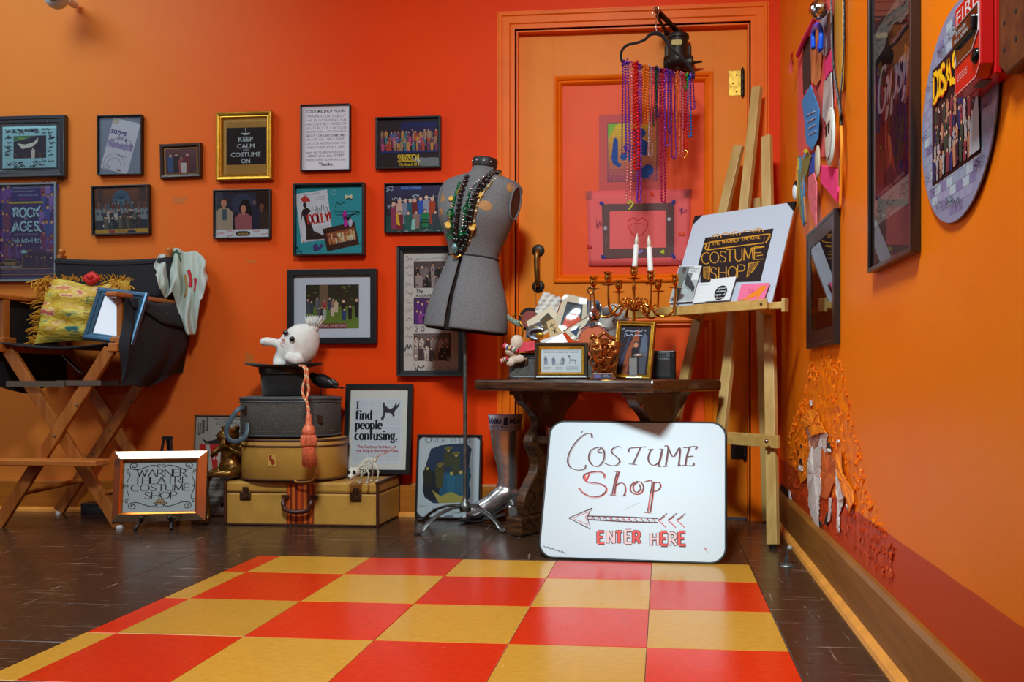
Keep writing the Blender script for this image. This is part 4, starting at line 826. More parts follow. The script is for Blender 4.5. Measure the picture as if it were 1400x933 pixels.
for s in (-1, 1):
    m = MB(); m.tube(pts_smooth([(s*.055, .02, .03), (s*.057, -.02, .035), (s*.06, -.05, .022), (s*.065, -.068, .006)], 4), .006, 8); m.tube([(s*.056, -.040, .030), (s*.052, -.048, .046)], .007, 8); m.ball((s*.052, -.048, .046), .009, 8, 6); m.ball((s*.065, -.068, .008), .008, 8, 6); m.build('foot', BLACK, ES, smooth=60)
    MB().bar((s*.055, .02, .03), (s*.012, .075, .345), .010, .006).build('upright', BLACK, ES)
MB().box((0, .076, .345), (.04, .012, .014)).build('hinge_block', BLACK, ES, bevel=.002); MB().bar((0, .078, .34), (0, .2, .006), .012, .006).build('rear_leg', BLACK, ES)
# ------------------------------------------------------------ director chair
CW = wood('oiled_beech', (184, 112, 48), (156, 86, 30), .38, axis=2, scale=.8); CWX = wood('oiled_beech_cross', (206, 128, 56), (176, 96, 36), .38, axis=0, scale=.8)
CANV = mat('black_canvas', (30, 30, 36), .85, noise=.12, nscale=90, bump=.3, bscale=260); GREYM = mat('dull_steel', (120, 112, 100), .45, .7)
XA, XB, YFc, YRc = -2.585, -2.105, 3.10, 3.44; SZc = .715
CH_ = empty('director_chair', ((XA+XB)/2, (YFc+YRc)/2, 0), 0, 'tall wooden folding director chair with black canvas seat, back and side pouches', 'chair')
def lc(p): return (p[0]-(XA+XB)/2, p[1]-(YFc+YRc)/2, p[2])
for y, sh in ((YFc, 0), (YRc-.01, .0)):
    for k, (xt, xb) in enumerate(((XA+.02, XB), (XB-.02, XA))):
        dy = -.012 if k else .012
        MB().bar(lc((xb, y+dy, .012)), lc((xt, y+dy, SZc-.02)), .046, .020, up=(0, 1, 0)).build('leg', CW, CH_, bevel=.003)
        MB().lathe([(.013, 0), (.013, .006), (.009, .014)], 12, c=lc((xb, y+dy, 0))).build('foot_glide', WHITE, CH_)
    for (px_, pz) in ((.5, .36), (.33, .26), (.69, .48)):
        x = XA+(XB-XA)*px_; m = MB(); m.ball(lc((x, y-.025, pz)), (.005, .003, .005), 8, 5); m.build('rivet', GREYM, CH_)
for x in (XA, XB): MB().box(lc((x, (YFc+YRc)/2, SZc-.012)), (.038, .40, .034)).build('seat_rail', CWX, CH_, bevel=.004)
m = MB(); m.box(lc(((XA+XB)/2-.03, YFc-.055, .262)), (.50, .085, .022)); m.build('footrest', CWX, CH_, bevel=.004)
MB().tube([lc((XA+.05, YFc, .125)), lc((XA+.12, YRc-.02, .150))], .011, 10).build('dowel', CW, CH_, smooth=60)
MB().tube([lc((XB-.06, YFc, .135)), lc((XB-.06, YRc-.02, .135))], .011, 10).build('dowel', CW, CH_, smooth=60)
for y in (YFc-.016, YRc-.026):
    MB().box(lc(((XA+XB)/2-.075, y-.012, .562)), (.24, .003, .022)).build('brace', GREYM, CH_); MB().box(lc(((XA+XB)/2+.10, y-.008, .565)), (.18, .003, .020)).build('brace', CWX if y > 3.2 else GREYM, CH_)
MB().bar(lc((XA+.17, YFc+.12, .675)), lc((XA+.26, YFc+.1, .605)), .003, .020, up=(0, 1, 0)).build('brace', GREYM, CH_)
m = MB(); m.surf(lambda u, v: lc((XA+(XB-XA)*u, YFc-.018+.40*v, SZc+.008-.022*math.sin(PI*u))), 16, 6); m.build('seat', CANV, CH_, solid=.006, smooth=180)
for x in (XA-.004, XB+.004):
    for y, zt in ((YFc+.02, .90), (YRc, 1.115)):
        MB().bar(lc((x, y, SZc)), lc((x, y, zt)), .022, .032, up=(0, 1, 0)).build('post', CW, CH_, bevel=.003)
        if y > 3.3: MB().lathe([(0, 0), (.010, 0), (.011, .006), (.014, .012), (.014, .020), (.009, .027), (0, .028)], 14, c=lc((x, y, zt))).build('finial', CWX, CH_, smooth=60)
    m = MB(); m.box(lc((x+(.008 if x > -2.3 else -.008), (YFc+YRc)/2-.025, .905)), (.048, .40, .020)); m.build('armrest', CWX, CH_, bevel=.006)
    MB().box(lc((x, YFc+.02, SZc+.012)), (.05, .07, .035)).build('post_bracket', CW, CH_, bevel=.006)
    s = 1 if x > -2.3 else -1
    # canvas pouch hung over the outer side of the armrest
    Mx = lambda u, v: None
    def pf(u, v, s=s, x=x):
        zt = .895; zb = .525+.05*abs(u-.45)*1.2+(.06*u if s > 0 else 0); z = zt+(zb-zt)*v
        bulge = .030+.055*math.sin(PI*min(1, v*1.05))**.8*(.5+.5*math.sin(PI*u))
        yy = YFc+.0+(.38+.05*v)*u-.02*v+.012*math.sin(9*v+4*u); return lc((x+s*(bulge+.012*math.sin(14*u+5*v)*v), yy, z+.006*math.sin(11*u)))
    m = MB(); m.surf(pf, 22, 22); 
    def pb(u, v, s=s, x=x): 
        p = pf(u, v); return (lc((x+s*.018, 0, 0))[0], p[1], p[2])
    m.surf(pb, 10, 10)
    m.surf(lambda u, v, s=s: tuple(Vector(pf(0, v))*(1-u)+Vector(pb(0, v))*u), 3, 22); m.surf(lambda u, v: tuple(Vector(pf(1, v))*(1-u)+Vector(pb(1, v))*u), 3, 22); m.surf(lambda u, v: tuple(Vector(pf(u, 1))*(1-v)+Vector(pb(u, 1))*v), 22, 2)
    p = m.build('pouch', CANV, CH_, smooth=180)
    def ff(u, v, s=s, x=x): q = pf(u, v*.42*(.25+.75*u)); return (q[0]+s*.012, q[1], q[2])
    MB().surf(ff, 16, 6).build('pouch_flap', CANV, p, solid=.003, smooth=180)
    for u in (.15, .55): q = ff(u, .5); MB().ball(q, .005, 8, 6).build('snap', mat('dull_brass', (110, 90, 60), .4, .7), p)
m = MB(); m.surf(lambda u, v: lc((XA-.02+(XB-XA+.04)*u, YRc-.018+.03*math.sin(PI*u), 1.098-.175*v-.006*math.sin(PI*u))), 20, 6)
o = m.build('backrest', CANV, CH_, solid=.006, smooth=180)
for z in (1.090, .93): MB().surf(lambda u, v: lc((XA-.02+(XB-XA+.04)*u, YRc-.0225+.03*math.sin(PI*u), z-.012*v-.006*math.sin(PI*u))), 20, 1).build('hem', CANV, o, solid=.004)
for x in (XA-.004, XB+.004): MB().lathe([(.020, 0), (.020, .175)], 14, c=lc((x, YRc, .925))).build('back_sleeve', CANV, o, smooth=60)

# fringed printed cushion
pm = mat('printed_scarf_cloth', (210, 180, 60), .6)
def cushion_mat():
    N = pm.node_tree.nodes; L = pm.node_tree.links; b = N['Principled BSDF']; tc = N.new('ShaderNodeTexCoord')
    mp = N.new('ShaderNodeMapping'); mp.inputs['Scale'].default_value = (6, 6, 16); L.new(tc.outputs['Object'], mp.inputs[0])
    n = N.new('ShaderNodeTexNoise'); n.inputs['Scale'].default_value = 1.6; n.inputs['Detail'].default_value = 3; L.new(mp.outputs[0], n.inputs['Vector'])
    r = N.new('ShaderNodeValToRGB'); cols = [(.0, (24, 60, 70)), (.34, (40, 110, 110)), (.40, (200, 190, 90)), (.46, (214, 190, 70)), (.56, (196, 150, 30)), (.62, (222, 200, 120)), (.66, (190, 60, 90)), (.70, (210, 120, 60)), (.76, (40, 90, 60)), (1, (30, 30, 40))]
    r.color_ramp.elements[0].color = (*lin(cols[0][1]), 1); r.color_ramp.elements[1].color = (*lin(cols[-1][1]), 1)
    for p, c_ in cols[1:-1]: e = r.color_ramp.elements.new(p); e.color = (*lin(c_), 1)
    L.new(n.outputs['Fac'], r.inputs[0]); L.new(r.outputs[0], b.inputs['Base Color'])
    w_ = N.new('ShaderNodeTexNoise'); w_.inputs['Scale'].default_value = 14; bp = N.new('ShaderNodeBump'); bp.inputs['Strength'].default_value = .5; bp.inputs['Distance'].default_value = .01; L.new(w_.outputs['Fac'], bp.inputs['Height']); L.new(bp.outputs[0], b.inputs['Normal'])
cushion_mat()
a = atd(106, 466, 3.40); CU = empty('fringed_cushion', (a.x, a.y, .722), .1, 'yellow printed scarf cushion with gold fringe and red flower, on the black seat', 'cushion', rx=-.28)
def cs_(u, v, s):
    x = (u-.5)*.345; z = .275*v; e = (math.sin(PI*u)*math.sin(PI*v))**.45 if 0 < u < 1 and 0 < v < 1 else 0
    w_ = .008*math.sin(22*v+5*u)+.006*math.sin(17*u+9*v)
    return (x*(1-.05*math.sin(PI*v)), s*(e*.062)+(w_*e), z+.012*math.sin(PI*u)*-1*(v-.5)*2+.012*math.sin(8*u)*(v > .9))
m = MB(); m.surf(lambda u, v: cs_(u, v, -1), 30, 24); m.surf(lambda u, v: cs_(1-u, v, 1), 30, 24); m.build('pillow_body', pm, CU, smooth=180)
FR = mat('gold_fringe', (206, 148, 30), .8); r = random.Random(3); m = MB()
for k in range(170):
    e = r.random()
    if e < .42: p = Vector((-.17, 0, .28*r.random())); d = Vector((-r.uniform(.015, .04), r.uniform(-.02, .01), -r.uniform(0, .03)))
    elif e < .92: p = Vector((r.uniform(-.17, .17), r.uniform(-.02, .01), .272)); d = Vector((r.uniform(-.02, .02), -r.uniform(.0, .02), r.uniform(.004, .022)))
    else: p = Vector((.17, 0, .28*r.random())); d = Vector((r.uniform(.01, .03), -.01, -.02))
    m.tube([p, p+d*.6+Vector((0, 0, .004)), p+d], .0018, 4)
for x0, n in ((-.165, 26), (.13, 20)):
    for k in range(n): p = Vector((x0+r.gauss(0, .014), r.gauss(-.01, .01), .27+r.uniform(-.02, .012))); m.tube([p, p+Vector((r.uniform(-.03, .01), -.02, -.01)), p+Vector((r.uniform(-.05, .02), -.025, -r.uniform(.02, .05)))], .0024, 4)
tag(m.build('fringe', FR, CU), kind='stuff')
m = MB()
for k in range(9): an = k*2*PI/9; m.ball((.038+.018*math.cos(an), -.045, .265+.012*math.sin(an)), (.020, .012, .013), 8, 6, rot=Matrix.Rotation(an, 3, 'Y').to_quaternion())
m.ball((.038, -.056, .266), (.014, .01, .011), 8, 6); m.build('cloth_flower', mat('red_silk', (206, 26, 22), .6), CU, smooth=180)
c = Canvas(0, 0, 100, 60, .13, .10, y=-.068)
for k in range(8): c.sig(30, 8+k*6, 60, 4, (50, 40, 24), 1.0, 26)
o = c.build('script_print', CU, PRINT); o.location = (.07, 0, .09)
# mirror in a blue-black frame on the seat
MR = empty('framed_mirror', tuple(atd(149, 467, 3.28).xy)+(.722,), -.06, 'rectangular mirror in a dark blue metallic frame leaning on the chair cushion', 'mirror', rx=-.27, ry=.12)
BLU = mat('blue_metallic', (70, 110, 140), .3, .6)
ring(.215, .215, [(0, 0), (0, .014), (.006, .018), (.016, .016), (.018, .011), (.028, .009), (.030, .004)], 'frame', BLU, MR, bevel=.0008)
MB().box((0, -.003, .1075), (.165, .002, .165)).build('mirror_glass', mat('mirror_silver', (235, 240, 245), .03, 1.0), MR)
# sheer scarf over the right end of the backrest
SCF = mat('sheer_scarf', (206, 214, 206), .75, noise=.01, nscale=9, col2=(176, 196, 184), alpha=.82)
SC_ = empty('draped_scarf', (XB+.02, YRc, 0), 0, 'sheer white scarf with small palm print draped over right end of chair back', 'scarf')
BOT = [(0, 376), (.12, 396), (.25, 408), (.38, 400), (.5, 430), (.62, 458), (.74, 458), (.84, 410), (1, 384)]
def sc1(u, v, back=0.0):
    for (a0, y0), (a1, y1) in zip(BOT, BOT[1:]):
        if a0 <= u <= a1: t = (u-a0)/(a1-a0); t = t*t*(3-2*t); yb_ = y0+(y1-y0)*t; break
    yt = 341+9*abs(u-.45)**1.4*2+2.5*math.sin(13*u); y = yt+(yb_-yt)*v; spread = 26+10*v**.6
    x = 247+(u-.5)*2*spread+6*math.sin(2.2*v+1)*(u-.4)+3.0*math.sin(9*v+6*u)*v
    fold = .018*math.sin(24*u+2.5*v)*(.25+v)+.010*math.sin(41*u-3*v)*v; rnd_ = .045*(1-v)**2
    p = atd(x, y, 3.575-.02*v+fold*(1 if not back else .5)+rnd_*(1 if not back else 0)+back); return (p.x-(XB+.02), p.y-YRc, p.z)
m = MB(); m.surf(sc1, 60, 40); m.build('scarf_cloth', SCF, SC_, solid=.0008, smooth=180)
m = MB(); m.surf(lambda u, v: sc1(.1+.8*u, v*.7, .06), 30, 16); m.build('scarf_back_layer', SCF, SC_, solid=.0008, smooth=180)
def scarf_bit(name, col, pts_uv, r_):
    P = []
    for u, v in pts_uv: p = sc1(u, v); P.append((p[0]+.001, p[1]-.003, p[2]))
    MB().tube(pts_smooth(P, 4), r_, 5, flat=.4, up=(0, 1, 0)).build(name, mat('scarf_'+name, col, .8), SC_)
for L in ([(.42, .04), (.36, .10), (.30, .16)], [(.42, .05), (.46, .12), (.50, .18)], [(.36, .08), (.44, .09), (.50, .07)], [(.34, .14), (.28, .22), (.22, .26)]): scarf_bit('palm_print', (50, 84, 60), L, .004)
scarf_bit('red_print', (170, 30, 40), [(.66, .22), (.68, .32), (.66, .42)], .009); scarf_bit('red_print', (170, 30, 40), [(.76, .34), (.77, .42), (.76, .5)], .008); scarf_bit('rope_print', (160, 120, 60), [(.58, .30), (.60, .42), (.58, .54), (.56, .62)], .006)
# small things near the floor and wall behind the chair
a = at(133, 693, 3.44); BX = empty('floor_box', (a.x, a.y, 0), 0, 'low black box on floor against baseboard behind the director chair', 'box')
MB().box((0, 0, .024), (.11, .06, .048)).build('case', BLACK, BX, bevel=.003); MB().box((0, -.031, .024), (.08, .004, .02)).build('front_grille', CANV, BX)
a = at(69, 512, YB-.004); SB = empty('wall_switch_box', (a.x, YB-.002, a.z-.035), 0, 'small grey electrical box on wall behind the left chair pouch', 'outlet')
MB().box((0, -.014, .035), (.05, .026, .075)).build('box_body', mat('grey_plastic', (110, 108, 110), .5), SB, bevel=.003); MB().box((0, -.030, .035), (.012, .008, .03)).build('switch_lever', BLACK, SB, bevel=.001)
# ------------------------------------------------------------ luggage stack
TAN = mat('tan_leatherette', (190, 142, 62), .42, noise=.10, nscale=9, bump=.25, bscale=300); TRIMB = mat('brown_leather_edge', (74, 38, 20), .45, noise=.2, nscale=40, bump=.3, bscale=90)
HW = mat('worn_latch_bronze', (84, 56, 34), .4, .6, noise=.25, nscale=60)
SU = empty('suitcase', (-1.421, 3.352, 0), 0, 'long tan suitcase with brown edges and striped band, bottom of the luggage stack', 'suitcase'); w_, d_, h_ = .628, .27, .174
def rbox(mb, cx, cy, cz, sx, sy, sz, r_, n=5, M=None):       # box with rounded vertical corners
    P = []
    for qx, qy, a0 in ((1, 1, 0), (-1, 1, 90), (-1, -1, 180), (1, -1, 270)):
        P += [(cx+qx*(sx/2-r_)+r_*math.cos(math.radians(a0+90*k/n)), cy+qy*(sy/2-r_)+r_*math.sin(math.radians(a0+90*k/n))) for k in range(n+1)]
    k = len(P); return mb.add([(x, y, cz-sz/2) for x, y in P]+[(x, y, cz+sz/2) for x, y in P], [tuple(range(k))[::-1], tuple(range(k, 2*k))]+[(i, (i+1) % k, k+(i+1) % k, k+i) for i in range(k)], M)
m = MB(); rbox(m, 0, 0, .066, w_, d_, .128, .014); m.build('body', TAN, SU, bevel=.008)
m = MB(); rbox(m, 0, 0, .1525, w_-.001, d_-.001, .043, .014); m.build('lid', TAN, SU, bevel=.010)
m = MB(); m.box((0, 0, .1308), (w_-.006, d_-.006, .004)); m.build('lid_seam', TRIMB, SU)
for s in (-1, 1):
    P = []
    for y, z in ((-d_/2+.004, .003), (-d_/2-.001, .012), (-d_/2-.001, .158), (-d_/2+.012, .173), (d_/2-.012, .173), (d_/2, .158), (d_/2, .01)): P.append((s*(w_/2-.004), y, z))
    MB().tube(pts_smooth(P, 3), .0065, 8, up=(1, 0, 0)).build('edge_binding', TRIMB, SU, smooth=60)
MB().tube([(-w_/2+.004, -d_/2+.001, .005), (w_/2-.004, -d_/2+.001, .005)], .004, 6).build('edge_binding', TRIMB, SU)
def fx(px): return (atd(px, 690, 3.30).x+1.421)*1.0
ST = [(376, 378, (150, 50, 16)), (378, 381, (196, 84, 24)), (381, 384, (110, 40, 18)), (384, 388, (206, 96, 30)), (388, 392, (120, 44, 20)), (392, 396, (200, 80, 24)), (396, 401, (150, 56, 20)), (401, 405, (210, 104, 36)), (405, 409, (110, 40, 18)), (409, 413, (196, 84, 24)), (413, 415, (130, 50, 20))]
ST = [(387+(a-376)*1.0, 387+(b-376)*1.0, c_) for a, b, c_ in ST]
c = Canvas(0, 0, 1, 1, 1, 1); bd = MB(); bd.c = []
for a, b, col in ST:
    bd.col = lin(col); bd.box(((fx(a)+fx(b))/2, -d_/2-.0008, .0885), (fx(b)-fx(a), .0024, .156))
bd.build('striped_band', PRINT, SU)
hx = (fx(385)+fx(428))/2
hnd = MB(); P = pts_smooth([(hx-.058, -d_/2-.012, .112), (hx-.056, -d_/2-.030, .095), (hx-.048, -d_/2-.034, .072), (hx-.02, -d_/2-.036, .062), (hx+.02, -d_/2-.036, .062), (hx+.048, -d_/2-.034, .072), (hx+.056, -d_/2-.030, .095), (hx+.058, -d_/2-.012, .112)], 4)
hn_ = hnd.tube(P, .0085, 10).build('handle', mat('dark_red_leather', (70, 22, 14), .35), SU, smooth=180)
for s in (-1, 1): MB().box((hx+s*.058, -d_/2-.006, .116), (.030, .012, .016)).build('handle_mount', HW, hn_, bevel=.003)
for px_ in (328, 486):
    x = fx(px_); l = MB().box((x, -d_/2-.004, .118), (.046, .006, .034)).build('latch', HW, SU, bevel=.003)
    MB().box((x+.003, -d_/2-.008, .145), (.024, .008, .018)).build('hasp', HW, l, bevel=.003); MB().bar((x-.002, -d_/2-.008, .112), (x+.006, -d_/2-.010, .148), .006, .010).build('hasp_bar', HW, l, bevel=.001)
    MB().lathe([(0, .008), (.006, .008), (.009, .003), (.009, 0)], 14, M=Matrix.Translation((x+.006, -d_/2-.007, .116)) @ Matrix.Rotation(PI/2, 4, 'X')).build('lock_button', HW, l, smooth=50)
def oval(name, label, cx, cy, z0, rx, ry, h, m1, trim, lidz, seam):
    t = empty(name, (cx, cy, z0), 0, label, 'suitcase')
    def sec(a, b, o=0): return [(z, 0, 0, rx+o, ry+o, 2.6) for z in (a, b)]
    MB().loft([(.004, 0, 0, rx-.006, ry-.006, 2.6), (.010, 0, 0, rx, ry, 2.6), (lidz, 0, 0, rx, ry, 2.6)], 56, caps=True).build('body', m1, t, smooth=50)
    MB().loft([(lidz+.002, 0, 0, rx+.002, ry+.002, 2.6), (h-.010, 0, 0, rx+.002, ry+.002, 2.6), (h-.002, 0, 0, rx-.006, ry-.006, 2.6), (h, 0, 0, rx-.02, ry-.02, 2.6), (h+.001, 0, 0, .01, .01, 2.6)], 56).build('lid', m1, t, smooth=50)
    for z, q in ((.008, .004), (lidz, .004), (h-.008, .005)):
        P = []; e = 2/2.6
        for k in range(56): a = 2*PI*k/56; P.append(((rx+.001)*math.copysign(abs(math.cos(a))**e, math.cos(a)), (ry+.001)*math.copysign(abs(math.sin(a))**e, math.sin(a)), z))
        MB().tube(P, q, 6, closed=True, up=(0, 0, 1)).build('piping', trim, t, smooth=180)
    return t
TC = oval('train_case', 'oval tan train case with strap handle and torn sticker, middle of the luggage stack', -1.497, 3.335, .176, .205, .148, .170, TAN, TRIMB, .140, 0)
def onov(rx, ry, a, off=.0): e = 2/2.6; return ((rx+off)*math.copysign(abs(math.cos(a))**e, math.cos(a)), (ry+off)*math.copysign(abs(math.sin(a))**e, math.sin(a)))
x0, y0 = onov(.205, .148, math.radians(-62)); x1, y1 = onov(.205, .148, math.radians(-25))
P = pts_smooth([(x0, y0, .125), (x0+.012, y0-.020, .128), (x0+.034, y0-.034, .110), (x0+.05, y0-.038, .06), (x0+.030, y0-.034, .012), (x0-.03, y0-.024, .002), (x0-.05, y0-.012, .008)], 5)
MB().tube(P, .0062, 8, flat=.5).build('strap', mat('tan_strap', (196, 140, 70), .5), TC, smooth=180)
c = Canvas(0, 0, 20, 26, .035, .048); c.rect(0, 0, 20, 26, (196, 150, 70)); c.poly([(3, 3), (10, 2), (9, 9), (15, 12), (17, 20), (10, 24), (8, 16), (4, 14)], (140, 50, 26)); o = c.build('torn_sticker', TC); o.location = (-.028, -.1492, .062)
GRT = mat('grey_tweed', (84, 82, 78), .8, noise=.35, nscale=180, bump=.4, bscale=300); GRL = mat('grey_leather', (70, 74, 78), .35)
GC = oval('train_case', 'oval grey tweed train case with blue-grey handle, top of the luggage stack', -1.514, 3.335, .348, .193, .146, .162, GRT, GRL, .142, 0)
P = pts_smooth([(-.135, -.128, .120), (-.150, -.150, .110), (-.180, -.165, .060), (-.186, -.168, .015), (-.160, -.168, -.012), (-.120, -.160, .0), (-.112, -.150, .03), (-.118, -.138, .06)], 5)
MB().tube(P, .010, 8, flat=.35, up=(0, -1, 0)).build('strap', mat('blue_grey_strap', (66, 84, 96), .4), GC, smooth=180)
for a, z in ((-128, .110), (-38, .075)): x, y = onov(.193, .146, math.radians(a), .002); MB().box((x, y, z), (.022, .012, .034), ).build('latch', HW, GC, bevel=.003)
SM = MB()
for k in range(60): 
    a = math.radians(-170+k*165/60); 
    for z in (.133, .026): x, y = onov(.193, .146, a, .0015); SM.ball((x, y, z), (.0016, .001, .0008), 4, 3)
tag(SM.build('stitching', mat('pale_thread', (150, 145, 130), .8), GC), kind='stuff')
# ------------------------------------------------------------ upturned top hat with plush, crow, cord
hp = atd(383, 549, 3.33); HAT = empty('top_hat', (hp.x-.035, 3.32, .512), 0, 'black top hat standing upside down on the grey train case', 'hat')
FELT = mat('black_felt', (20, 19, 20), .85, sheen=.15)
MB().lathe([(0, 0), (.078, 0), (.083, .004), (.084, .03), (.088, .09), (.094, .112), (.098, .116), (.098, .118), (.091, .118), (.085, .09), (.08, .02), (0, .012)], 40, sy=1.0, caps=False).build('crown', FELT, HAT, smooth=50)
MB().lathe([(.086, .0865), (.0945, .088), (.0965, .112), (.094, .116)], 40, caps=False).build('hat_band', mat('black_ribbon', (26, 26, 28), .4), HAT, smooth=50)
m = MB(); m.surf(lambda u, v: ((.094+.062*v)*math.cos(2*PI*u)*(1+.0*v), (.094+.036*v)*math.sin(2*PI*u), .117+.006*v+.010*v*v*math.cos(2*PI*u)**2), 56, 5); m.build('brim', FELT, HAT, solid=.004, smooth=180)
PL = mat('white_plush', (226, 226, 220), .95, noise=.05, nscale=40, bump=.6, bscale=190, sheen=.4)
pb_ = atd(400, 500, 3.32); RB = empty('plush_toy', (pb_.x-.035, 3.31, .615), 0, 'round white plush creature with black eyes and tuft, poking out of the black hat', 'toy')
m = MB(); q = Matrix.Rotation(math.radians(32), 3, 'Y').to_quaternion()
m.ball((.012, 0, .095), (.078, .072, .102), 20, 16, rot=q); m.ball((-.035, 0, .035), (.055, .055, .06), 16, 12); m.ball((.048, .0, .135), (.05, .052, .055), 14, 10)
m.tube([(-.03, -.035, .095), (-.07, -.040, .112), (-.105, -.042, .116)], [.020, .018, .020], 12); m.ball((-.108, -.042, .115), (.021, .018, .018), 12, 8)
m.tube([(.05, -.055, .045), (.035, -.078, .038), (.015, -.085, .048)], [.022, .020, .018], 12); m.ball((.010, -.086, .050), (.020, .017, .018), 12, 8); m.ball((-.045, -.035, .024), (.03, .03, .03), 10, 8); m.ball((.0, -.02, .03), (.03, .03, .03), 10, 8)
m.build('plush_body', PL, RB, remesh=.006, smooth=180)
r = random.Random(5); m = MB()
for k in range(260):
    a = r.uniform(0, 2*PI); rr = r.uniform(0, .024); p = Vector((.075+rr*math.cos(a), rr*math.sin(a)*.9, .172)); d = Vector((.01+rr*math.cos(a)*.7, rr*math.sin(a)*.6, r.uniform(.03, .052)))
    m.tube([p, p+d*.55, p+d+Vector((r.gauss(0, .004), r.gauss(0, .004), 0))], [.0022, .0018, .0004], 4)
m.ball((.074, 0, .172), (.026, .024, .022), 12, 8); tag(m.build('hair_tuft', PL, RB, smooth=180), kind='stuff')
EYE = mat('black_glass_eye', (14, 18, 28), .08, coat=1)
for x, y, z in ((-.012, -.062, .150), (.022, -.079, .124)): e_ = MB().ball((x, y, z), (.0115, .006, .0115), 14, 10).build('eye', EYE, RB, smooth=180); MB().ball((x+.002, y-.0058, z+.003), .0018, 6, 4).build('eye_glint', WHITE, e_)
MB().ball((-.016, -.076, .122), (.008, .005, .006), 10, 8).build('nose', mat('pink_felt', (222, 160, 150), .9), RB, smooth=180)
MB().tube(pts_smooth([(-.030, -.070, .112), (-.022, -.076, .104), (-.010, -.079, .106)], 4), .0018, 6).build('mouth', mat('pink_felt', (222, 160, 150), .9), RB)
# crow
ck = atd(440, 545, 3.36); CR = empty('toy_crow', (ck.x-.045, 3.36, .5135), 0, 'small glossy black crow figurine standing on the grey case behind the hat', 'figurine')
FEA = mat('black_feather', (20, 18, 18), .4, noise=.3, nscale=60, bump=.6, bscale=90)
m = MB(); m.tube(pts_smooth([(-.046, 0, .078), (-.036, 0, .077), (-.018, 0, .066), (.008, 0, .058), (.034, 0, .044), (.052, 0, .036), (.07, 0, .034)], 4), [.009]*1+[.012, .014, .015, .015, .016, .018, .021, .023, .025, .026, .026, .026, .025, .023, .020, .017, .014, .011, .009, .008, .007, .007, .006, .005], 14, flat=1.1); m.build('bird_body', FEA, CR, smooth=180)
m = MB(); m.tube([(-.052, 0, .079), (-.072, 0, .071)], [.006, .001], 8); m.build('beak', BLACK, CR)
for s in (-1, 1):
    m = MB(); m.ball((.020, s*.024, .056), (.046, .007, .019), 12, 8, rot=Matrix.Rotation(.35, 3, 'Y').to_quaternion()); m.build('wing', FEA, CR, smooth=180)
    g_ = MB().tube([(-.002+.014*(s > 0), s*.008, .04), (.0+.014*(s > 0), s*.008, .002)], .0024, 6).build('leg', BLACK, CR); m = MB()
    for a in (-.5, 0, .5, PI): m.tube([(.014*(s > 0), s*.008, .002), (.014*(s > 0)-.012*math.cos(a), s*.008+.012*math.sin(a), .001)], .001, 5)
    m.build('claw', BLACK, g_)
m = MB()
for k in range(7): m.box((0, 0, 0), (.040, .006, .002), Matrix.Translation((.078, (k-3)*.004, .034-.001*abs(k-3))) @ Matrix.Rotation((k-3)*.12, 4, 'Z') @ Matrix.Rotation(.2, 4, 'Y'))
tag(m.build('tail_feathers', FEA, CR), kind='stuff')
SK_SCALE = .88
# tassel tieback
CORD = mat('coral_silk', (226, 116, 76), .45, noise=.25, nscale=140); CORD2 = mat('cream_thread', (226, 196, 150), .5)
hz = HAT.location; TS = empty('tassel_cord', (atd(421, 600, 3.14).x, 3.155, 0), 0, 'coral silk tassel on twisted cord hanging down from hat brim over the cases', 'tassel')
def twist(P, r_, ph=0):
    a = MB(); b = MB(); Q = pts_smooth(P, 14); 
    for k, mb in ((0, a), (1, b), (2, a)):
        R = [q+Vector((r_*.8*math.cos(i*.55+k*2.09+ph), r_*.5*math.sin(i*.55+k*2.09+ph), r_*.5*math.sin(i*.55+k*2.09+ph))) for i, q in enumerate(Q)]; mb.tube(R, r_*.62, 6)
    o = a.build('cord', CORD, TS, smooth=180); b.build('cord_strand', CORD2, o, smooth=180)
def tl(px, py, d): p = atd(px, py, d); return (p.x-TS.location.x, p.y-TS.location.y, p.z)
twist([tl(410, 500, 3.26), tl(416, 503, 3.21), tl(418, 515, 3.20), tl(414, 530, 3.20), tl(415, 542, 3.19), tl(421, 553, 3.18), tl(422, 568, 3.155)], .0042)
twist([tl(413, 500, 3.27), tl(419, 504, 3.20), tl(421, 520, 3.19), tl(422, 535, 3.19), tl(419, 546, 3.18), tl(421, 556, 3.17), tl(422, 568, 3.155)], .0042, 2)
b0 = tl(422, 566, 3.15); zz = lambda py: tl(422, py, 3.15)[2]
MB().lathe([(.003, zz(565)), (.009, zz(567)), (.011, zz(574)), (.012, zz(580)), (.019, zz(584)), (.024, zz(589)), (.024, zz(594)), (.012, zz(597))], 22, c=(b0[0], b0[1], 0)).build('tassel_head', CORD, TS, smooth=180)
m = MB(); r = random.Random(8)
for k in range(46):
    a = 2*PI*k/46; R0, R1 = .018, .022+r.uniform(-.003, .004); m.tube([(b0[0]+R0*math.cos(a), b0[1]+R0*math.sin(a), zz(594)), (b0[0]+(R0+.004)*math.cos(a), b0[1]+(R0+.004)*math.sin(a), zz(610)), (b0[0]+R1*math.cos(a)+.003, b0[1]+R1*math.sin(a), zz(638)+r.uniform(-.004, .01))], .0021, 5)
tag(m.build('tassel_fringe', CORD, TS, smooth=180), kind='stuff'); m = MB()
for k in range(30):
    a = 2*PI*k/30; m.tube(pts_smooth([(b0[0]+.022*math.cos(a), b0[1]+.022*math.sin(a), zz(595)), (b0[0]+.028*math.cos(a), b0[1]+.028*math.sin(a), zz(601)), (b0[0]+.026*math.cos(a), b0[1]+.026*math.sin(a), zz(610))], 3), .0024, 5)
tag(m.build('looped_fringe', CORD, TS, smooth=180), kind='stuff')
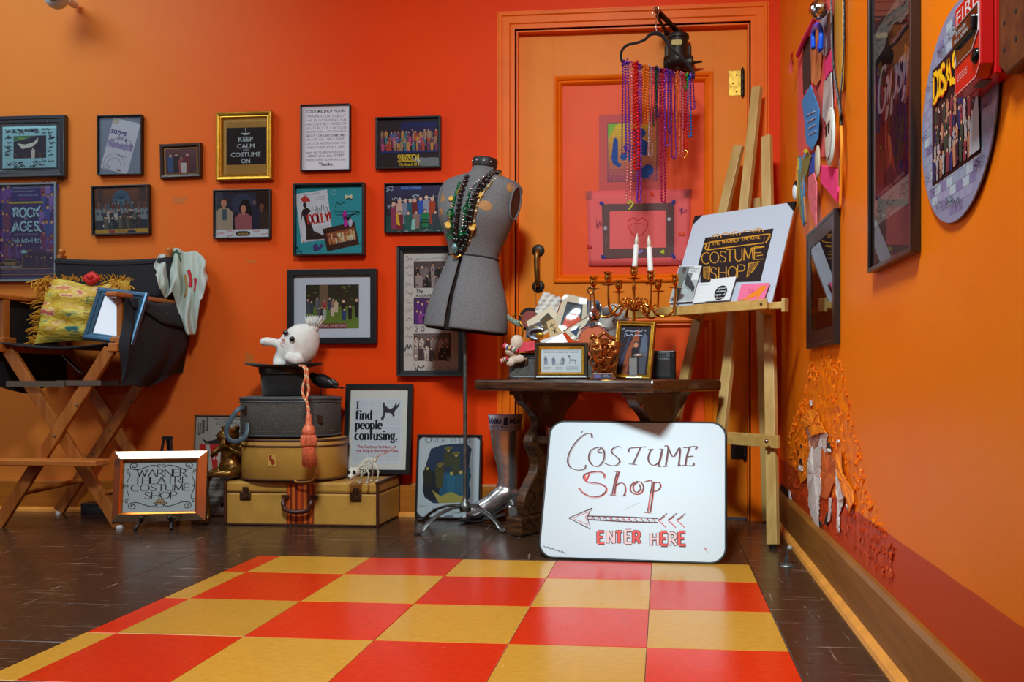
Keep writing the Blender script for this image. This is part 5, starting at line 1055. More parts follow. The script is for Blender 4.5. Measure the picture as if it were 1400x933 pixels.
# ------------------------------------------------------------ bronze frog
fp = atd(307, 662, 3.36); FG = empty('frog_statue', (-1.768, 3.285, .176), math.radians(8), 'bronze frog figure with praying hands, sitting on the left end of bottom suitcase', 'statue')
FB = mat('dark_gold_bronze', (120, 84, 34), .32, .75, noise=.35, nscale=30)
m = MB(); m.ball((.025, 0, .080), (.044, .038, .066), 18, 14); m.ball((.025, -.006, .050), (.047, .042, .046), 16, 12); m.ball((.024, -.004, .140), (.040, .036, .038), 16, 12)
m.ball((.018, -.020, .176), (.046, .040, .030), 18, 12, rot=Matrix.Rotation(-.15, 3, 'Y').to_quaternion()); m.ball((.050, -.012, .206), (.013, .012, .014), 10, 8); m.ball((-.004, -.004, .208), (.013, .012, .012), 10, 8)
for s in (-1, 1):
    m.tube(pts_smooth([(.025+s*.040, -.005, .132), (.025+s*.066, -.028, .098), (.025+s*.040, -.052, .112), (.014, -.062, .142)], 4), [.012, .012, .012, .011, .011, .010, .010, .009, .008, .008, .008, .008, .009], 10)
    m.tube([(.014+s*.004, -.062, .142), (.014+s*.003, -.058, .176)], [.009, .005], 8)
m.tube(pts_smooth([(.060, -.010, .030), (.040, -.065, .028), (-.020, -.072, .024), (-.062, -.066, .016)], 4), [.024, .023, .021, .019, .018, .016, .015, .014, .013, .012, .011, .010, .010], 12)
m.tube(pts_smooth([(.0, -.0, .030), (-.045, -.045, .020), (-.052, -.062, -.04), (-.048, -.060, -.105), (-.045, -.064, -.150)], 4), [.024, .022, .020, .018, .016, .014, .012, .012, .011, .011, .011, .010, .010, .010, .010, .011, .012], 12)
m.ball((-.062, -.085, -.158), (.034, .024, .010), 14, 8); m.ball((-.070, -.070, .010), (.026, .016, .014), 12, 8)
for k in range(3): m.tube([(-.07, -.075, .012), (-.098+.008*k, -.082-.008*k, .004-.01*(k-1))], [.007, .005], 8)
m.build('frog_body', FB, FG, remesh=.0045, smooth=180)
MB().tube(pts_smooth([(-.024, -.036, .178), (-.008, -.058, .172), (.022, -.062, .170), (.052, -.048, .176)], 4), .0022, 6).build('mouth_line', mat('dark_patina', (40, 28, 16), .6, .4), FG)
for x in (.050, -.004): MB().ball((x, -.022 if x > 0 else -.014, .208), .0055, 8, 6).build('eye', mat('dark_patina', (40, 28, 16), .6, .4), FG)
# ------------------------------------------------------------ little animal skeleton
BONE = mat('bone_plastic', (206, 204, 186), .55, noise=.12, nscale=60)
kp = atd(498, 661, 3.27); SK = empty('skeleton_dog', (kp.x, kp.y+.01, .1755), math.radians(-4), 'small white plastic dog skeleton bowing its head on the bottom suitcase', 'figurine')
m = MB(); m.ball((-.030, -.040, .048), (.026, .024, .022), 16, 12); m.tube([(-.032, -.048, .040), (-.036, -.072, .026)], [.016, .009], 12)
m.tube([(-.044, -.036, .058), (-.052, -.030, .080)], [.007, .001], 6); m.tube([(-.018, -.034, .058), (-.008, -.028, .080)], [.007, .001], 6)
m.build('skull', BONE, SK, remesh=.003, smooth=180); 
MB().tube(pts_smooth([(-.050, -.040, .036), (-.044, -.074, .010), (-.030, -.074, .008), (-.014, -.040, .034)], 4), .0028, 6).build('jaw', mat('tan_bone', (190, 140, 90), .6), SK)
for x in (-.043, -.019): MB().ball((x, -.063, .052), (.0075, .005, .0075), 8, 6).build('eye_socket', DARKHOLE, SK)
MB().ball((-.037, -.076, .032), (.004, .003, .003), 8, 6).build('nose_hole', DARKHOLE, SK)
SPN = pts_smooth([(-.024, -.026, .056), (-.010, -.004, .078), (.004, .020, .098), (.012, .044, .096), (.016, .058, .088)], 5); m = MB()
for k, q in enumerate(SPN[::2]): m.ball(q, (.0042, .0034, .0046), 8, 6)
m.tube(SPN, .0018, 6); tag(m.build('spine', BONE, SK, smooth=180), kind='stuff'); m = MB()
for k in range(9):
    q = SPN[4+k]; w2 = .020*math.sin(PI*(k+2)/11)+.004
    for s in (-1, 1): m.tube(pts_smooth([q, q+Vector((s*w2, 0, -.006)), q+Vector((s*w2*.9, -.006, -.030)), q+Vector((s*.003, -.010, -.044))], 4), .0015, 5)
tag(m.build('ribs', BONE, SK), kind='stuff')
for (x, y, k_) in ((-.016, -.010, -.012), (.016, -.012, -.010), (.004, .056, .002), (.030, .052, .004)):
    top = Vector((x*.6, y, .060 if y < 0 else .080)); m = MB(); m.tube([top, (x, y+.012, .040), (x, y+k_*.3, .006)], [.004, .0035, .0028], 8); m.ball((x, y+.012, .040), .0045, 8, 6); m.ball(top, .005, 8, 6); m.ball((x, y+k_*.3-.004, .004), (.0055, .009, .004), 8, 6); m.build('leg', BONE, SK, smooth=180)
MB().ball((.014, .056, .088), (.012, .010, .009), 10, 8).build('pelvis', BONE, SK, smooth=180)
MB().tube(pts_smooth([(.016, .058, .090), (.030, .066, .106), (.046, .068, .112), (.058, .070, .114), (.090, .076, .140)], 5), [.003]*6+[.0026]*5+[.002]*5+[.0016]*5, 6).build('tail', mat('tan_bone', (190, 140, 90), .6), SK, smooth=180)
SK.scale = (.95, .95, .95)
# ------------------------------------------------------------ dress form on iron stand
from mathutils.bvhtree import BVHTree
DFX, DFY = -.772, 3.255
DF = empty('dress_form', (DFX, DFY, 0), 0, 'grey cloth dress form with open skirt front on a four-footed iron stand', 'mannequin')
IRON = mat('grey_iron', (104, 106, 104), .38, .8, noise=.25, nscale=40, bump=.2); GREYF = mat('grey_jersey', (112, 112, 114), .95, noise=.22, nscale=260, bump=.5, bscale=420)
for (x, y) in ((-.908, 3.089), (-.603, 3.159), (-.976, 3.371), (-.665, 3.318)):
    e = Vector((x-DFX, y-DFY, 0)); u = e.normalized(); P = pts_smooth([u*.015+Vector((0, 0, .078)), u*.05+Vector((0, 0, .082)), e*.55+Vector((0, 0, .066)), e*.82+Vector((0, 0, .036)), e*.96+Vector((0, 0, .010)), e*1.08+Vector((0, 0, .005))], 4)
    MB().tube(P, [.011]*4+[.012]*(len(P)-8)+[.014]*4, 8, flat=.45, up=(0, 0, 1)).build('stand_leg', IRON, DF, smooth=60)
MB().lathe([(0, .06), (.02, .06), (.024, .07), (.024, .09), (.012, .10), (.0085, .12), (.0085, .80)], 14, caps=False).build('pole', IRON, DF, smooth=50)
MF = Matrix.Translation((0, 0, .772)) @ Matrix.Rotation(math.radians(6.5), 4, 'Y') @ Matrix.Rotation(math.radians(-20), 4, 'Z')
SK_ = [(0, 0, 0, .172, .130), (.055, 0, 0, .169, .128), (.13, 0, 0, .152, .118), (.20, 0, 0, .126, .100), (.25, 0, 0, .108, .090), (.285, 0, 0, .0985, .084)]
TO_ = [(.283, 0, 0, .099, .085), (.30, 0, 0, .101, .087), (.34, 0, -.002, .114, .098), (.38, 0, -.008, .132, .112), (.425, 0, -.014, .150, .124), (.46, 0, -.012, .156, .122, 2.2), (.50, 0, -.004, .160, .112, 2.4), (.54, 0, .004, .166, .100, 2.6), (.565, 0, .008, .166, .088, 2.8), (.585, 0, .010, .152, .078, 2.6), (.60, 0, .010, .118, .066, 2.3), (.612, 0, .010, .080, .056), (.622, 0, .010, .056, .050), (.64, 0, .008, .048, .046), (.675, 0, .006, .046, .044)]
def cat_rom(S, k=4):
    S = [list(q)+[2.0]*(6-len(q)) for q in S]; out = []
    for i in range(len(S)-1):
        a = S[max(0, i-1)]; b = S[i]; c = S[i+1]; d = S[min(len(S)-1, i+2)]
        for j in range(k): t = j/k; out.append([0.5*(2*b[n]+(c[n]-a[n])*t+(2*a[n]-5*b[n]+4*c[n]-d[n])*t*t+(3*b[n]-a[n]-3*c[n]+d[n])*t**3) for n in range(6)])
    return out+[S[-1]]
sk = MB().loft(cat_rom(SK_), 60, M=MF, caps=False, a0=math.radians(-86), a1=math.radians(266)); sk.build('skirt', GREYF, DF, smooth=180, solid=.005)
to = MB().loft(cat_rom(TO_), 60, M=MF); tob = to.build('torso', GREYF, DF, smooth=60)
MB().loft([(-.006, 0, 0, .165, .122), (.03, 0, 0, .160, .118), (.20, 0, 0, .118, .09), (.26, 0, 0, .09, .07)], 40, M=MF, caps=False).build('inner_shell', DARKHOLE, DF, smooth=180)
def ringpath(S, z, n=60, off=.001):
    S2 = cat_rom(S, 8); q = min(S2, key=lambda s: abs(s[0]-z)); e = 2/q[5]
    return [MF @ Vector((q[1]+(q[3]+off)*math.copysign(abs(math.cos(a))**e, math.cos(a)), q[2]+(q[4]+off)*math.copysign(abs(math.sin(a))**e, math.sin(a)), z)) for a in [2*PI*k/n for k in range(n)]]
MB().tube(ringpath(SK_, .285, off=.003), .0035, 6, closed=True).build('waist_seam', mat('dark_thread', (40, 40, 42), .9), DF, smooth=180)
MB().lathe([(.048, .640), (.050, .645), (.050, .672), (.046, .677), (0, .677)], 30, M=MF @ Matrix.Translation((0, .007, 0)), sy=.96, caps=False).build('neck_cap', mat('black_leather', (34, 30, 28), .5, bump=.4, bscale=120), DF, smooth=50)
for a in (-130, -95, -60, -30): a_ = math.radians(a); MB().ball(MF @ Vector((.051*math.cos(a_), .007+.049*math.sin(a_), .658)), .0045, 8, 6).build('rivet', mat('dull_nickel', (150, 150, 150), .3, .8), DF)
bvh = BVHTree.FromPolygons([tuple(v) for v in to.v], [tuple(f) for f in to.f])
def on_form(px, py, off=0.0):
    o = Vector((0, 0, CH)); tgt = atd(px, py, 3.2); d = (tgt-o).normalized(); lo = o-Vector((DFX, DFY, 0)); h = bvh.ray_cast(lo, d)
    if h[0] is None:
        n = bvh.find_nearest(atd(px, py, 3.24)-Vector((DFX, DFY, 0))); return n[0]+n[1]*off
    return h[0]-d*off
# worn leather patches, arm holes
LEA = mat('worn_tan_leather', (168, 120, 70), .7, noise=.2, nscale=40)
for k, (cx_, cy_, rx_, ry_, rot_) in enumerate(((663, 281, 10, 7, 15), (698, 256, 5.5, 7, 20), (604, 270, 3.5, 7, -10), (602, 290, 3.5, 5, 0))):
    a = math.radians(rot_); P = []; r = random.Random(k)
    for j in range(12): t = 2*PI*j/12; rr = r.uniform(.85, 1.12); X_, Y_ = rx_*rr*math.cos(t), ry_*rr*math.sin(t); P.append(on_form(cx_+X_*math.cos(a)-Y_*math.sin(a), cy_+X_*math.sin(a)+Y_*math.cos(a), .0012))
    c0 = on_form(cx_, cy_, .0025); MB().add([tuple(p) for p in P]+[tuple(c0)], [(j, (j+1) % 12, 12) for j in range(12)]).build('worn_patch', LEA, DF)
for s in (1, -1):
    Ma = MF @ Matrix.Translation((s*.1475, -.004, .503)) @ Matrix.Rotation(s*math.radians(94), 4, 'Y')
    m = MB(); m.lathe([(.0, .016), (.030, .017), (.036, .018)], 24, sx=1.75, sy=1.0, M=Ma, caps=False); m.build('arm_opening', mat('brown_leather_lining', (70, 38, 20), .7), DF, smooth=180)
    P = [Ma @ Vector((.036*1.75*math.cos(2*PI*k/30), .036*math.sin(2*PI*k/30), .017)) for k in range(30)]; MB().tube(P, .0045, 8, closed=True).build('arm_rim', GREYF, DF, smooth=180)
# ------------------------------------------------------------ necklaces
def necklace(label, path, rad, m, gap=1.0, alt=None, n_=6):
    P = [on_form(x, y, rad*.9+.001) for x, y in path]; c = Vector((DFX, DFY, 0)); Q = [p+c for p in pts_smooth(P, 10)]; base = Q[0].copy()
    t = empty('bead_necklace', base, 0, label, 'necklace', ); mb = MB(); m2 = MB(); acc = 0; k = 0; last = Q[0]
    for q in Q:
        acc += (q-last).length; last = q
        if acc >= rad*2*gap or q is Q[0]:
            acc = 0; k += 1; (m2 if (alt and k % alt[0] == 0) else mb).ball(q-base, rad if not (alt and k % alt[0] == 0) else alt[2], n_+2, n_)
    tag(mb.build('beads', m, t, smooth=180), kind='stuff')
    if alt: tag(m2.build('accent_beads', alt[1], t, smooth=180), kind='stuff')
    MB().tube([q-base for q in Q], rad*.22, 5).build('string', BLACK, t); return t, base
JET = mat('jet_beads', (16, 12, 14), .1, coat=.6); GRN = mat('green_metal_beads', (8, 120, 70), .2, .7); SLV = mat('silver_beads', (190, 190, 190), .2, .9); YG = mat('antique_gold_beads', (200, 164, 90), .3, .8)
outer = [(683, 231), (676, 237), (667, 246), (659, 256), (652, 268), (646, 285), (643, 305), (640, 322), (634, 338), (628, 345), (622, 338), (622, 320), (624, 300), (628, 275), (633, 255), (639, 240)]
necklace('heavy necklace of large black beads, the longest strand on the dress form', outer, .0105, JET)
necklace('second black bead necklace lying inside the long black strand', [(676, 233), (664, 243), (652, 258), (645, 274), (640, 292), (636, 312), (631, 330), (626, 332), (624, 312), (627, 288), (631, 266), (638, 246)], .0088, JET)
necklace('short silver ball necklace on the dress form chest', [(668, 238), (656, 246), (647, 255), (640, 268), (636, 285), (633, 305), (630, 322)], .0052, SLV)
t_, b_ = necklace('green metallic bead necklace with open ring charms on the dress form', [(642, 262), (638, 280), (636, 300), (633, 318), (626, 326), (619, 318), (617, 300), (620, 280), (624, 262), (628, 250)], .0058, GRN)
for (x, y) in ((616, 291), (633, 317), (616, 322), (638, 285)):
    p = on_form(x, y, .014)+Vector((DFX, DFY, 0))-b_; m = MB(); m.tube([p+Vector((.013*math.cos(2*PI*k/16), -.001, .013*math.sin(2*PI*k/16))) for k in range(16)], .0022, 6, closed=True); m.tube([p+Vector((0, 0, .013)), p+Vector((0, 0, -.013))], .0018, 5); m.tube([p, p+Vector((.010, 0, -.009))], .0018, 5); m.tube([p, p+Vector((-.010, 0, -.009))], .0018, 5); m.build('ring_charm', GRN, t_, smooth=180)
t_, b_ = necklace('gold seed bead necklace with yellow shell and starfish charms on the dress form', [(684, 239), (672, 250), (662, 262), (654, 276), (650, 292), (647, 310), (643, 325), (640, 334)], .0042, YG, alt=(4, mat('pearl_beads', (220, 205, 170), .3), .0056)); YS = mat('yellow_shell', (222, 170, 50), .5)
necklace('thin gold bead strand hanging on the left side of the dress form chest', [(636, 250), (628, 258), (622, 272), (616, 290), (614, 308)], .0042, YG)
def charm(x, y, kind, sz):
    p = on_form(x, y, .012)+Vector((DFX, DFY, 0))-b_; m = MB(); n = 10
    if kind == 'star':
        P = [(p.x+(sz if k % 2 == 0 else sz*.42)*math.sin(2*PI*k/n+.3), p.z+(sz if k % 2 == 0 else sz*.42)*math.cos(2*PI*k/n+.3)) for k in range(n)]; m.prism(P, p.y-.003, p.y+.003)
    else:
        for k in range(9): a = math.radians(-70+k*17.5); m.tube([(p.x, p.y, p.z+sz*.8), (p.x+sz*math.sin(a)*.9, p.y-.002, p.z+sz*.8-sz*1.6*math.cos(a))], [.0016, .0042], 6)
        m.ball((p.x, p.y, p.z+sz*.8), .004, 8, 6)
    m.build('starfish_charm' if kind == 'star' else 'shell_charm', YS, t_)
for q in ((656, 267, 'star', .016), (646, 311, 'shell', .016), (613, 308, 'shell', .016), (617, 272, 'shell', .011)): charm(*q)
p = on_form(626, 344, .016)+Vector((DFX, DFY, 0)); PD = empty('pendant', p, 0, 'abalone and gold pendant at the bottom of the necklaces', 'pendant')
MB().ball((-.012, 0, .012), (.012, .006, .020), 10, 8).build('shell_drop', mat('abalone', (110, 150, 150), .15, .5, noise=.5, nscale=60), PD, smooth=180); MB().tube(pts_smooth([(-.022, 0, -.012), (-.006, -.004, -.022), (.014, 0, -.014)], 5), .005, 8).build('gold_bar', BRASS, PD, smooth=180)
# ------------------------------------------------------------ silver boot
bp = atd(688, 715, 3.38); BT = empty('silver_boot', (bp.x, 3.395, 0), math.radians(8), 'tall silver platform boot with theatre show band around its top, by the table leg', 'boot')
SB_ = mat('silver_vinyl', (200, 196, 198), .26, .9, noise=.08, nscale=14, bump=.35, bscale=14)
m = MB(); m.loft([(.10, .0, 0, .040, .034), (.14, .004, 0, .041, .034), (.18, .008, 0, .039, .035), (.22, .006, 0, .043, .038), (.28, .002, 0, .053, .045), (.34, .0, 0, .061, .050), (.40, -.002, 0, .067, .053), (.432, -.002, 0, .070, .055)], 30, caps=True)
m.tube(pts_smooth([(.022, 0, .115), (-.012, -.002, .110), (-.055, -.006, .078), (-.10, -.010, .052), (-.135, -.012, .042), (-.158, -.012, .038)], 4), [.040, .042, .044, .045, .046, .046, .045, .044, .042, .041, .040, .040, .039, .038, .037, .036, .035, .033, .030, .026, .016], 16, flat=.9)
m.tube([(.022, 0, .12), (.030, 0, .085), (.026, 0, .062)], [.036, .034, .026], 14)
m.tube(pts_smooth([(.03, 0, .068), (-.02, 0, .058), (-.06, -.004, .030), (-.10, -.010, .016), (-.15, -.012, .016), (-.175, -.012, .020)], 4), .014, 10, flat=1)
m.build('boot_shell', SB_, BT, remesh=.0048, smooth=180)
MB().prism([(.008, .066), (.052, .072), (.048, .0), (.014, .0)], -.022, .022).build('heel', SB_, BT, bevel=.006)
MB().tube(pts_smooth([(.0, 0, .030), (-.05, -.004, .018), (-.10, -.010, .007), (-.15, -.012, .007), (-.185, -.012, .016)], 4), .006, 8, up=(0, 1, 0), flat=5).build('sole', mat('dark_sole', (50, 46, 46), .6), BT)
MB().loft([(.431, -.002, 0, .068, .053), (.436, -.002, 0, .068, .053), (.436, -.002, 0, .064, .049), (.40, -.002, 0, .060, .046), (.399, -.002, 0, .001, .001)], 30, caps=False).build('lining', mat('pink_lining', (130, 60, 72), .8), BT, smooth=50)
bd = MB(); bd.loft([(.372, -.001, 0, .0645, .0525), (.435, -.002, 0, .0712, .0562)], 40, caps=False); bn = bd.build('paper_band', mat('lilac_paper', (186, 178, 194), .6), BT, smooth=180)
class Wrap(Canvas):
    def P(s, x, y):
        a = math.radians(270+(x-50)*1.9); z = .372+.063*(1-y/30); k = (z-.372)/.063; rx, ry = .0648+.0067*k+s.k*2e-5, .0528+.0037*k+s.k*2e-5
        return (-.001+rx*math.cos(a), ry*math.sin(a), z)
c = Wrap(0, 0, 100, 30, 1, 1); c.k = 30
c.text('MAMMA', 12, 17, 11, (44, 54, 96), 33, bold=.02); c.text('MIA!', 58, 17, 11, (44, 54, 96), 26, bold=.02); c.poly([(47, 19), (48, 8), (50, 2), (52, 5), (54, 3), (55, 10), (56, 19)], (40, 34, 50)); c.text('TICKETS  MAY 4-12, 2019', 14, 24, 4, (90, 50, 60), 72, bold=.01); c.lines(12, 27, 88, 29, 2, (110, 100, 120), .6); c.ell(9, 5, 5, 3, (60, 50, 60))
o = c.mb.build('show_band_print', PRINT, bn)
# ------------------------------------------------------------ trestle table
DWD = mat('dark_stained_oak', (34, 20, 12), .3, noise=.3, nscale=7, col2=(84, 52, 28), bump=.3, bscale=40, coat=.35, stretch=(1.5, 12, 12))
TRZ = math.radians(-31); TB_ = empty('trestle_table', (-.244, 3.095, 0), TRZ, 'dark worn wooden trestle table with wavy legs and a low shelf', 'table'); TZ = .5795
def tw(x, y, z=0): return Vector((-.244+x*math.cos(TRZ)-y*math.sin(TRZ), 3.095+x*math.sin(TRZ)+y*math.cos(TRZ), z))
m = MB(); rbox(m, 0, 0, TZ-.0205, .785, .475, .041, .012); m.build('table_top', DWD, TB_, bevel=.010)
PR = [(.53, .180), (.50, .168), (.47, .125), (.44, .090), (.415, .080), (.39, .090), (.365, .114), (.34, .124), (.31, .105), (.27, .085), (.23, .092), (.19, .125), (.15, .155), (.11, .165), (.07, .150)]
Q = pts_smooth([(w_, 0, z) for z, w_ in PR], 3)
for x in (-.25, .25):
    P = [(p.x+.024, p.z) for p in Q]+[(-p.x+.024, p.z) for p in Q[::-1]]; mb = MB(); n = len(P)
    vs = [(x-.022, a, z) for a, z in P]+[(x+.022, a, z) for a, z in P]; h2 = n//2
    fs = [(i, i+1, n-2-i, n-1-i) for i in range(h2-1)]+[(n+n-1-i, n+n-2-i, n+i+1, n+i) for i in range(h2-1)]+[(i, n+i, n+(i+1) % n, (i+1) % n) for i in range(n)]
    mb.add(vs, fs).build('trestle', DWD, TB_, bevel=.006, fix=True)
    MB().box((x, .024, .037), (.075, .40, .068)).build('foot', DWD, TB_, bevel=.006)
    MB().box((x, .024, .532), (.06, .38, .020)).build('cleat', DWD, TB_, bevel=.003)
    for s in (-1, 1): MB().lathe([(0, .0), (.007, 0), (.007, .004), (0, .005)], 12, M=Matrix.Translation((x-.022 if s < 0 else x+.022, -.12*1, .49)) @ Matrix.Rotation(s*PI/2, 4, 'Y')).build('peg', mat('pale_peg', (150, 80, 40), .5), TB_)
MB().box((0, .024, .352), (.57, .18, .030)).build('shelf', DWD, TB_, bevel=.006)
c0 = tw(-.19, -.03, .3675); PKB = empty('small_box', c0, .3, 'tiny reddish box on the low shelf of the table', 'box'); MB().box((0, 0, .018), (.035, .05, .034)).build('box_body', mat('dusty_red_card', (150, 66, 56), .7), PKB, bevel=.002); MB().box((0, -.0255, .018), (.028, .001, .02)).build('box_label', WHITE, PKB)
MC = tw(-.205, .11, .3675)
# flag corner hanging under the table edge
f = tw(.18, .05, .54); FL = empty('small_flag', f+Vector((0, 0, -.001)), 0, 'corner of a red, white and blue flag hanging under the table top', 'flag')
c = Canvas(0, 0, 40, 14, .075, .028, y=0); c.poly([(0, 0), (38, 0), (33, 11), (20, 13), (5, 9)], (30, 30, 60)); c.poly([(4, 0), (9, 0), (10, 10), (7, 9)], (200, 190, 190)); c.poly([(14, 0), (22, 0), (28, 12), (20, 13)], (200, 190, 190)); c.poly([(16, 0), (20, 0), (25, 12.4), (22, 12.8)], (170, 30, 30)); c.poly([(30, 0), (36, 0), (34, 9)], (170, 30, 30)); o = c.build('flag_cloth', FL); o.location = (0, 0, -.028); o.modifiers.new('s', 'SOLIDIFY').thickness = .0008
# ------------------------------------------------------------ things on the table; tp() = spot on the table top
def tp(px, d): p = atd(px, 519, d); return Vector((p.x, p.y, TZ+.0008))
FZ = YAW
TCB = empty('small_train_case', tp(765, 3.235), FZ, 'small open grey train case on the table, heaped with photos and keepsakes', 'case')
m = MB(); rbox(m, 0, 0, .043, .375, .16, .082, .018); m.build('body', GRT, TCB, bevel=.006)
for z in (.006, .080): m = MB(); rbox(m, 0, 0, z, .379, .164, .008, .019); m.build('edge_piping', mat('black_piping', (44, 46, 48), .35), TCB, bevel=.002)
MB().box((-.135, -.084, .066), (.042, .008, .026)).build('latch', HW, TCB, bevel=.004); MB().box((.0, 0, .084), (.34, .13, .006)).build('inner_tray', DARKHOLE, TCB)
MB().box((-.13, -.06, .092), (.10, .05, .012)).build('case_lid_edge', BLACK, TCB, bevel=.003)
q = tl
def up(px, py, d): return atd(px, py, d)
def card(name, label, cat, cor, d, m, th=.002, tilt=0.0, canvas=None, glossy=None, group=None, mar=None):
    """flat piece seen with the four picture corners TL TR BR BL at distance d, its top leaning back"""
    ds = [d+tilt, d+tilt, d, d]; W_ = [up(*p, k) for p, k in zip(cor, ds)]; b = (W_[2]+W_[3])/2; t = empty(name, b, 0, label, cat, group)
    V = [p-b for p in W_]; nrm = (V[1]-V[0]).cross(V[3]-V[0]).normalized(); nrm = nrm if nrm.y < 0 else -nrm
    MB().add([tuple(p) for p in V]+[tuple(p-nrm*th) for p in V], [(0, 1, 2, 3)[::-1], (4, 5, 6, 7)]+[(i, (i+1) % 4, 4+(i+1) % 4, 4+i) for i in range(4)]).build('sheet', m, t, fix=True)
    def pos(u, v, off): a = V[0]+(V[1]-V[0])*u; b2 = V[3]+(V[2]-V[3])*u; return a+(b2-a)*v+nrm*off
    if canvas:
        class QC(Canvas):
            def P(s, x, y): return tuple(pos(x/100, y/100, .0006+s.k*2.5e-5))
        c = QC(0, 0, 100, 100, 1, 1); canvas(c); mb = c.mb; mb.build('print', PRINT, t)
    if glossy: mb = MB(); mb.add([tuple(pos(u, v, .004+.002*math.sin(7*u+5*v)+.0015*math.sin(13*v))) for v in [k/8-.02 for k in range(9)] for u in [k/8-.02 for k in range(9)]], [(j*9+i, j*9+i+1, j*9+i+10, j*9+i+9) for j in range(8) for i in range(8)]).build('plastic_sleeve', PLASTIC, t, smooth=180)
    return t
CRM = mat('cream_card', (216, 204, 176), .7); BG = mat('beige_card', (196, 168, 120), .7)
t = empty('round_hat_box', up(724, 437, 3.36), 0, 'dark round box with dusty pink inside, behind the crumpled white bag', 'box')
MB().lathe([(0, .0), (.042, 0), (.046, -.006), (.046, -.03), (.040, -.032), (.040, -.008), (0, -.006)], 30, M=Matrix.Rotation(PI/2, 4, 'X'), sy=1.05, caps=False).build('box_rim', BLACK, t, smooth=50); MB().lathe([(0, .0), (.036, 0), (.034, .004), (0, .006)], 24, c=(.006, 0, 0), M=Matrix.Translation((0, -.030, -.004)) @ Matrix.Rotation(PI/2, 4, 'X')).build('pink_lining', mat('dusty_pink', (150, 70, 66), .8), t)
m = MB(); cc_ = [up(743, 399, 3.30), up(768, 408, 3.30), up(757, 440, 3.28), up(731, 428, 3.28)]; b = cc_[3]; t = empty('crumpled_bag', b, 0, 'crumpled white paper bag sticking up at the back of the heap', 'bag')
V = [p-b for p in cc_]; m.surf(lambda u, v: tuple((V[0]*(1-u)+V[1]*u)*(1-v)+(V[3]*(1-u)+V[2]*u)*v+Vector((0, .006*math.sin(19*u+7*v)+.004*math.sin(31*v+9*u), .002*math.sin(25*u)))), 18, 18); m.build('bag_paper', mat('white_bag', (216, 214, 206), .7, bump=.6, bscale=40), t, solid=.008, smooth=180)
def cv_hat(c): c.poly([(42, 30), (78, 20), (85, 80), (35, 88)], (70, 66, 60)); c.ell(60, 45, 20, 12, (84, 66, 30), -10); c.poly([(40, 60), (80, 55), (82, 80), (40, 86)], (110, 84, 40))
card('matted_photo', 'cream matted photo tilted on heap with dark brown hat picture', 'photo', [(718, 441), (754, 418), (768, 441), (736, 464)], 3.24, CRM, .003, .02, cv_hat)
def cv_or(c): c.rect(20, 18, 84, 92, (60, 76, 90)); c.ell(56, 38, 16, 14, (90, 86, 84)); c.poly([(26, 92), (28, 62), (40, 48), (60, 44), (78, 52), (84, 70), (84, 92)], (226, 90, 60)); c.rect(20, 18, 84, 24, (36, 44, 56))
card('photo_in_sleeve', 'large photo of an orange costume in shiny plastic sleeve, tallest in the heap', 'photo', [(772, 402), (803, 408), (800, 462), (754, 452)], 3.22, CRM, .003, .03, cv_or, True)
def cv_bl(c): c.rect(14, 20, 90, 84, (40, 70, 100)); c.poly([(14, 60), (50, 30), (90, 50), (90, 84), (14, 84)], (90, 120, 140)); c.poly([(40, 60), (70, 44), (80, 70), (50, 84)], (190, 200, 206)); c.lines(16, 24, 88, 80, 14, (30, 50, 70), 1.2)
card('photo_in_sleeve', 'blue toned photo in glossy sleeve lying low across the heap', 'photo', [(771, 453), (806, 432), (828, 447), (786, 467)], 3.18, CRM, .003, .03, cv_bl, True)
card('photo_in_sleeve', 'shiny white sleeve with dark blue corner right of the orange photo', 'photo', [(797, 412), (818, 410), (832, 438), (806, 444)], 3.24, mat('navy_print', (40, 60, 86), .5), .002, .03, None, True)
t = card('tan_tag', 'tan card with black brush character in front of the matted photo', 'card', [(747, 440), (757, 436), (769, 455), (752, 462)], 3.19, BG, .002, .02, lambda c: (c.line([(20, 40), (80, 30)], 6, (40, 30, 20)), c.line([(50, 10), (55, 80)], 6, (40, 30, 20)), c.line([(30, 60), (70, 90)], 5, (40, 30, 20)), c.line([(70, 55), (40, 90)], 5, (40, 30, 20))))
card('white_box', 'flat white box with rounded edge behind the cartoon frame', 'box', [(738, 466), (769, 456), (776, 468), (740, 472)], 3.15, mat('white_gloss', (214, 212, 212), .3), .02, .01)
p = up(734, 452, 3.18); t = empty('buckle_ornament', p, 0, 'silver and gold oval buckle ornament on the heap, left of the tan card', 'ornament'); GV = mat('pewter', (140, 146, 156), .3, .8)
MB().prism([(-.044, -.030), (-.040, .012), (.016, .036), (.022, -.022)], .0, .004).build('plate', GV, t, bevel=.001)
MB().tube([(.004+.034*math.cos(a), -.008, -.014+.020*math.sin(a)) for a in [math.radians(40+k*14) for k in range(18)]], .007, 8).build('swirl', GV, t, smooth=180); MB().ball((.012, -.008, -.018), (.016, .006, .012), 14, 10).build('gold_center', GOLD, t, smooth=180); MB().tube([(-.028, -.006, .004), (-.010, -.008, .014), (.010, -.006, .012)], .003, 6).build('gold_bar', GOLD, t)
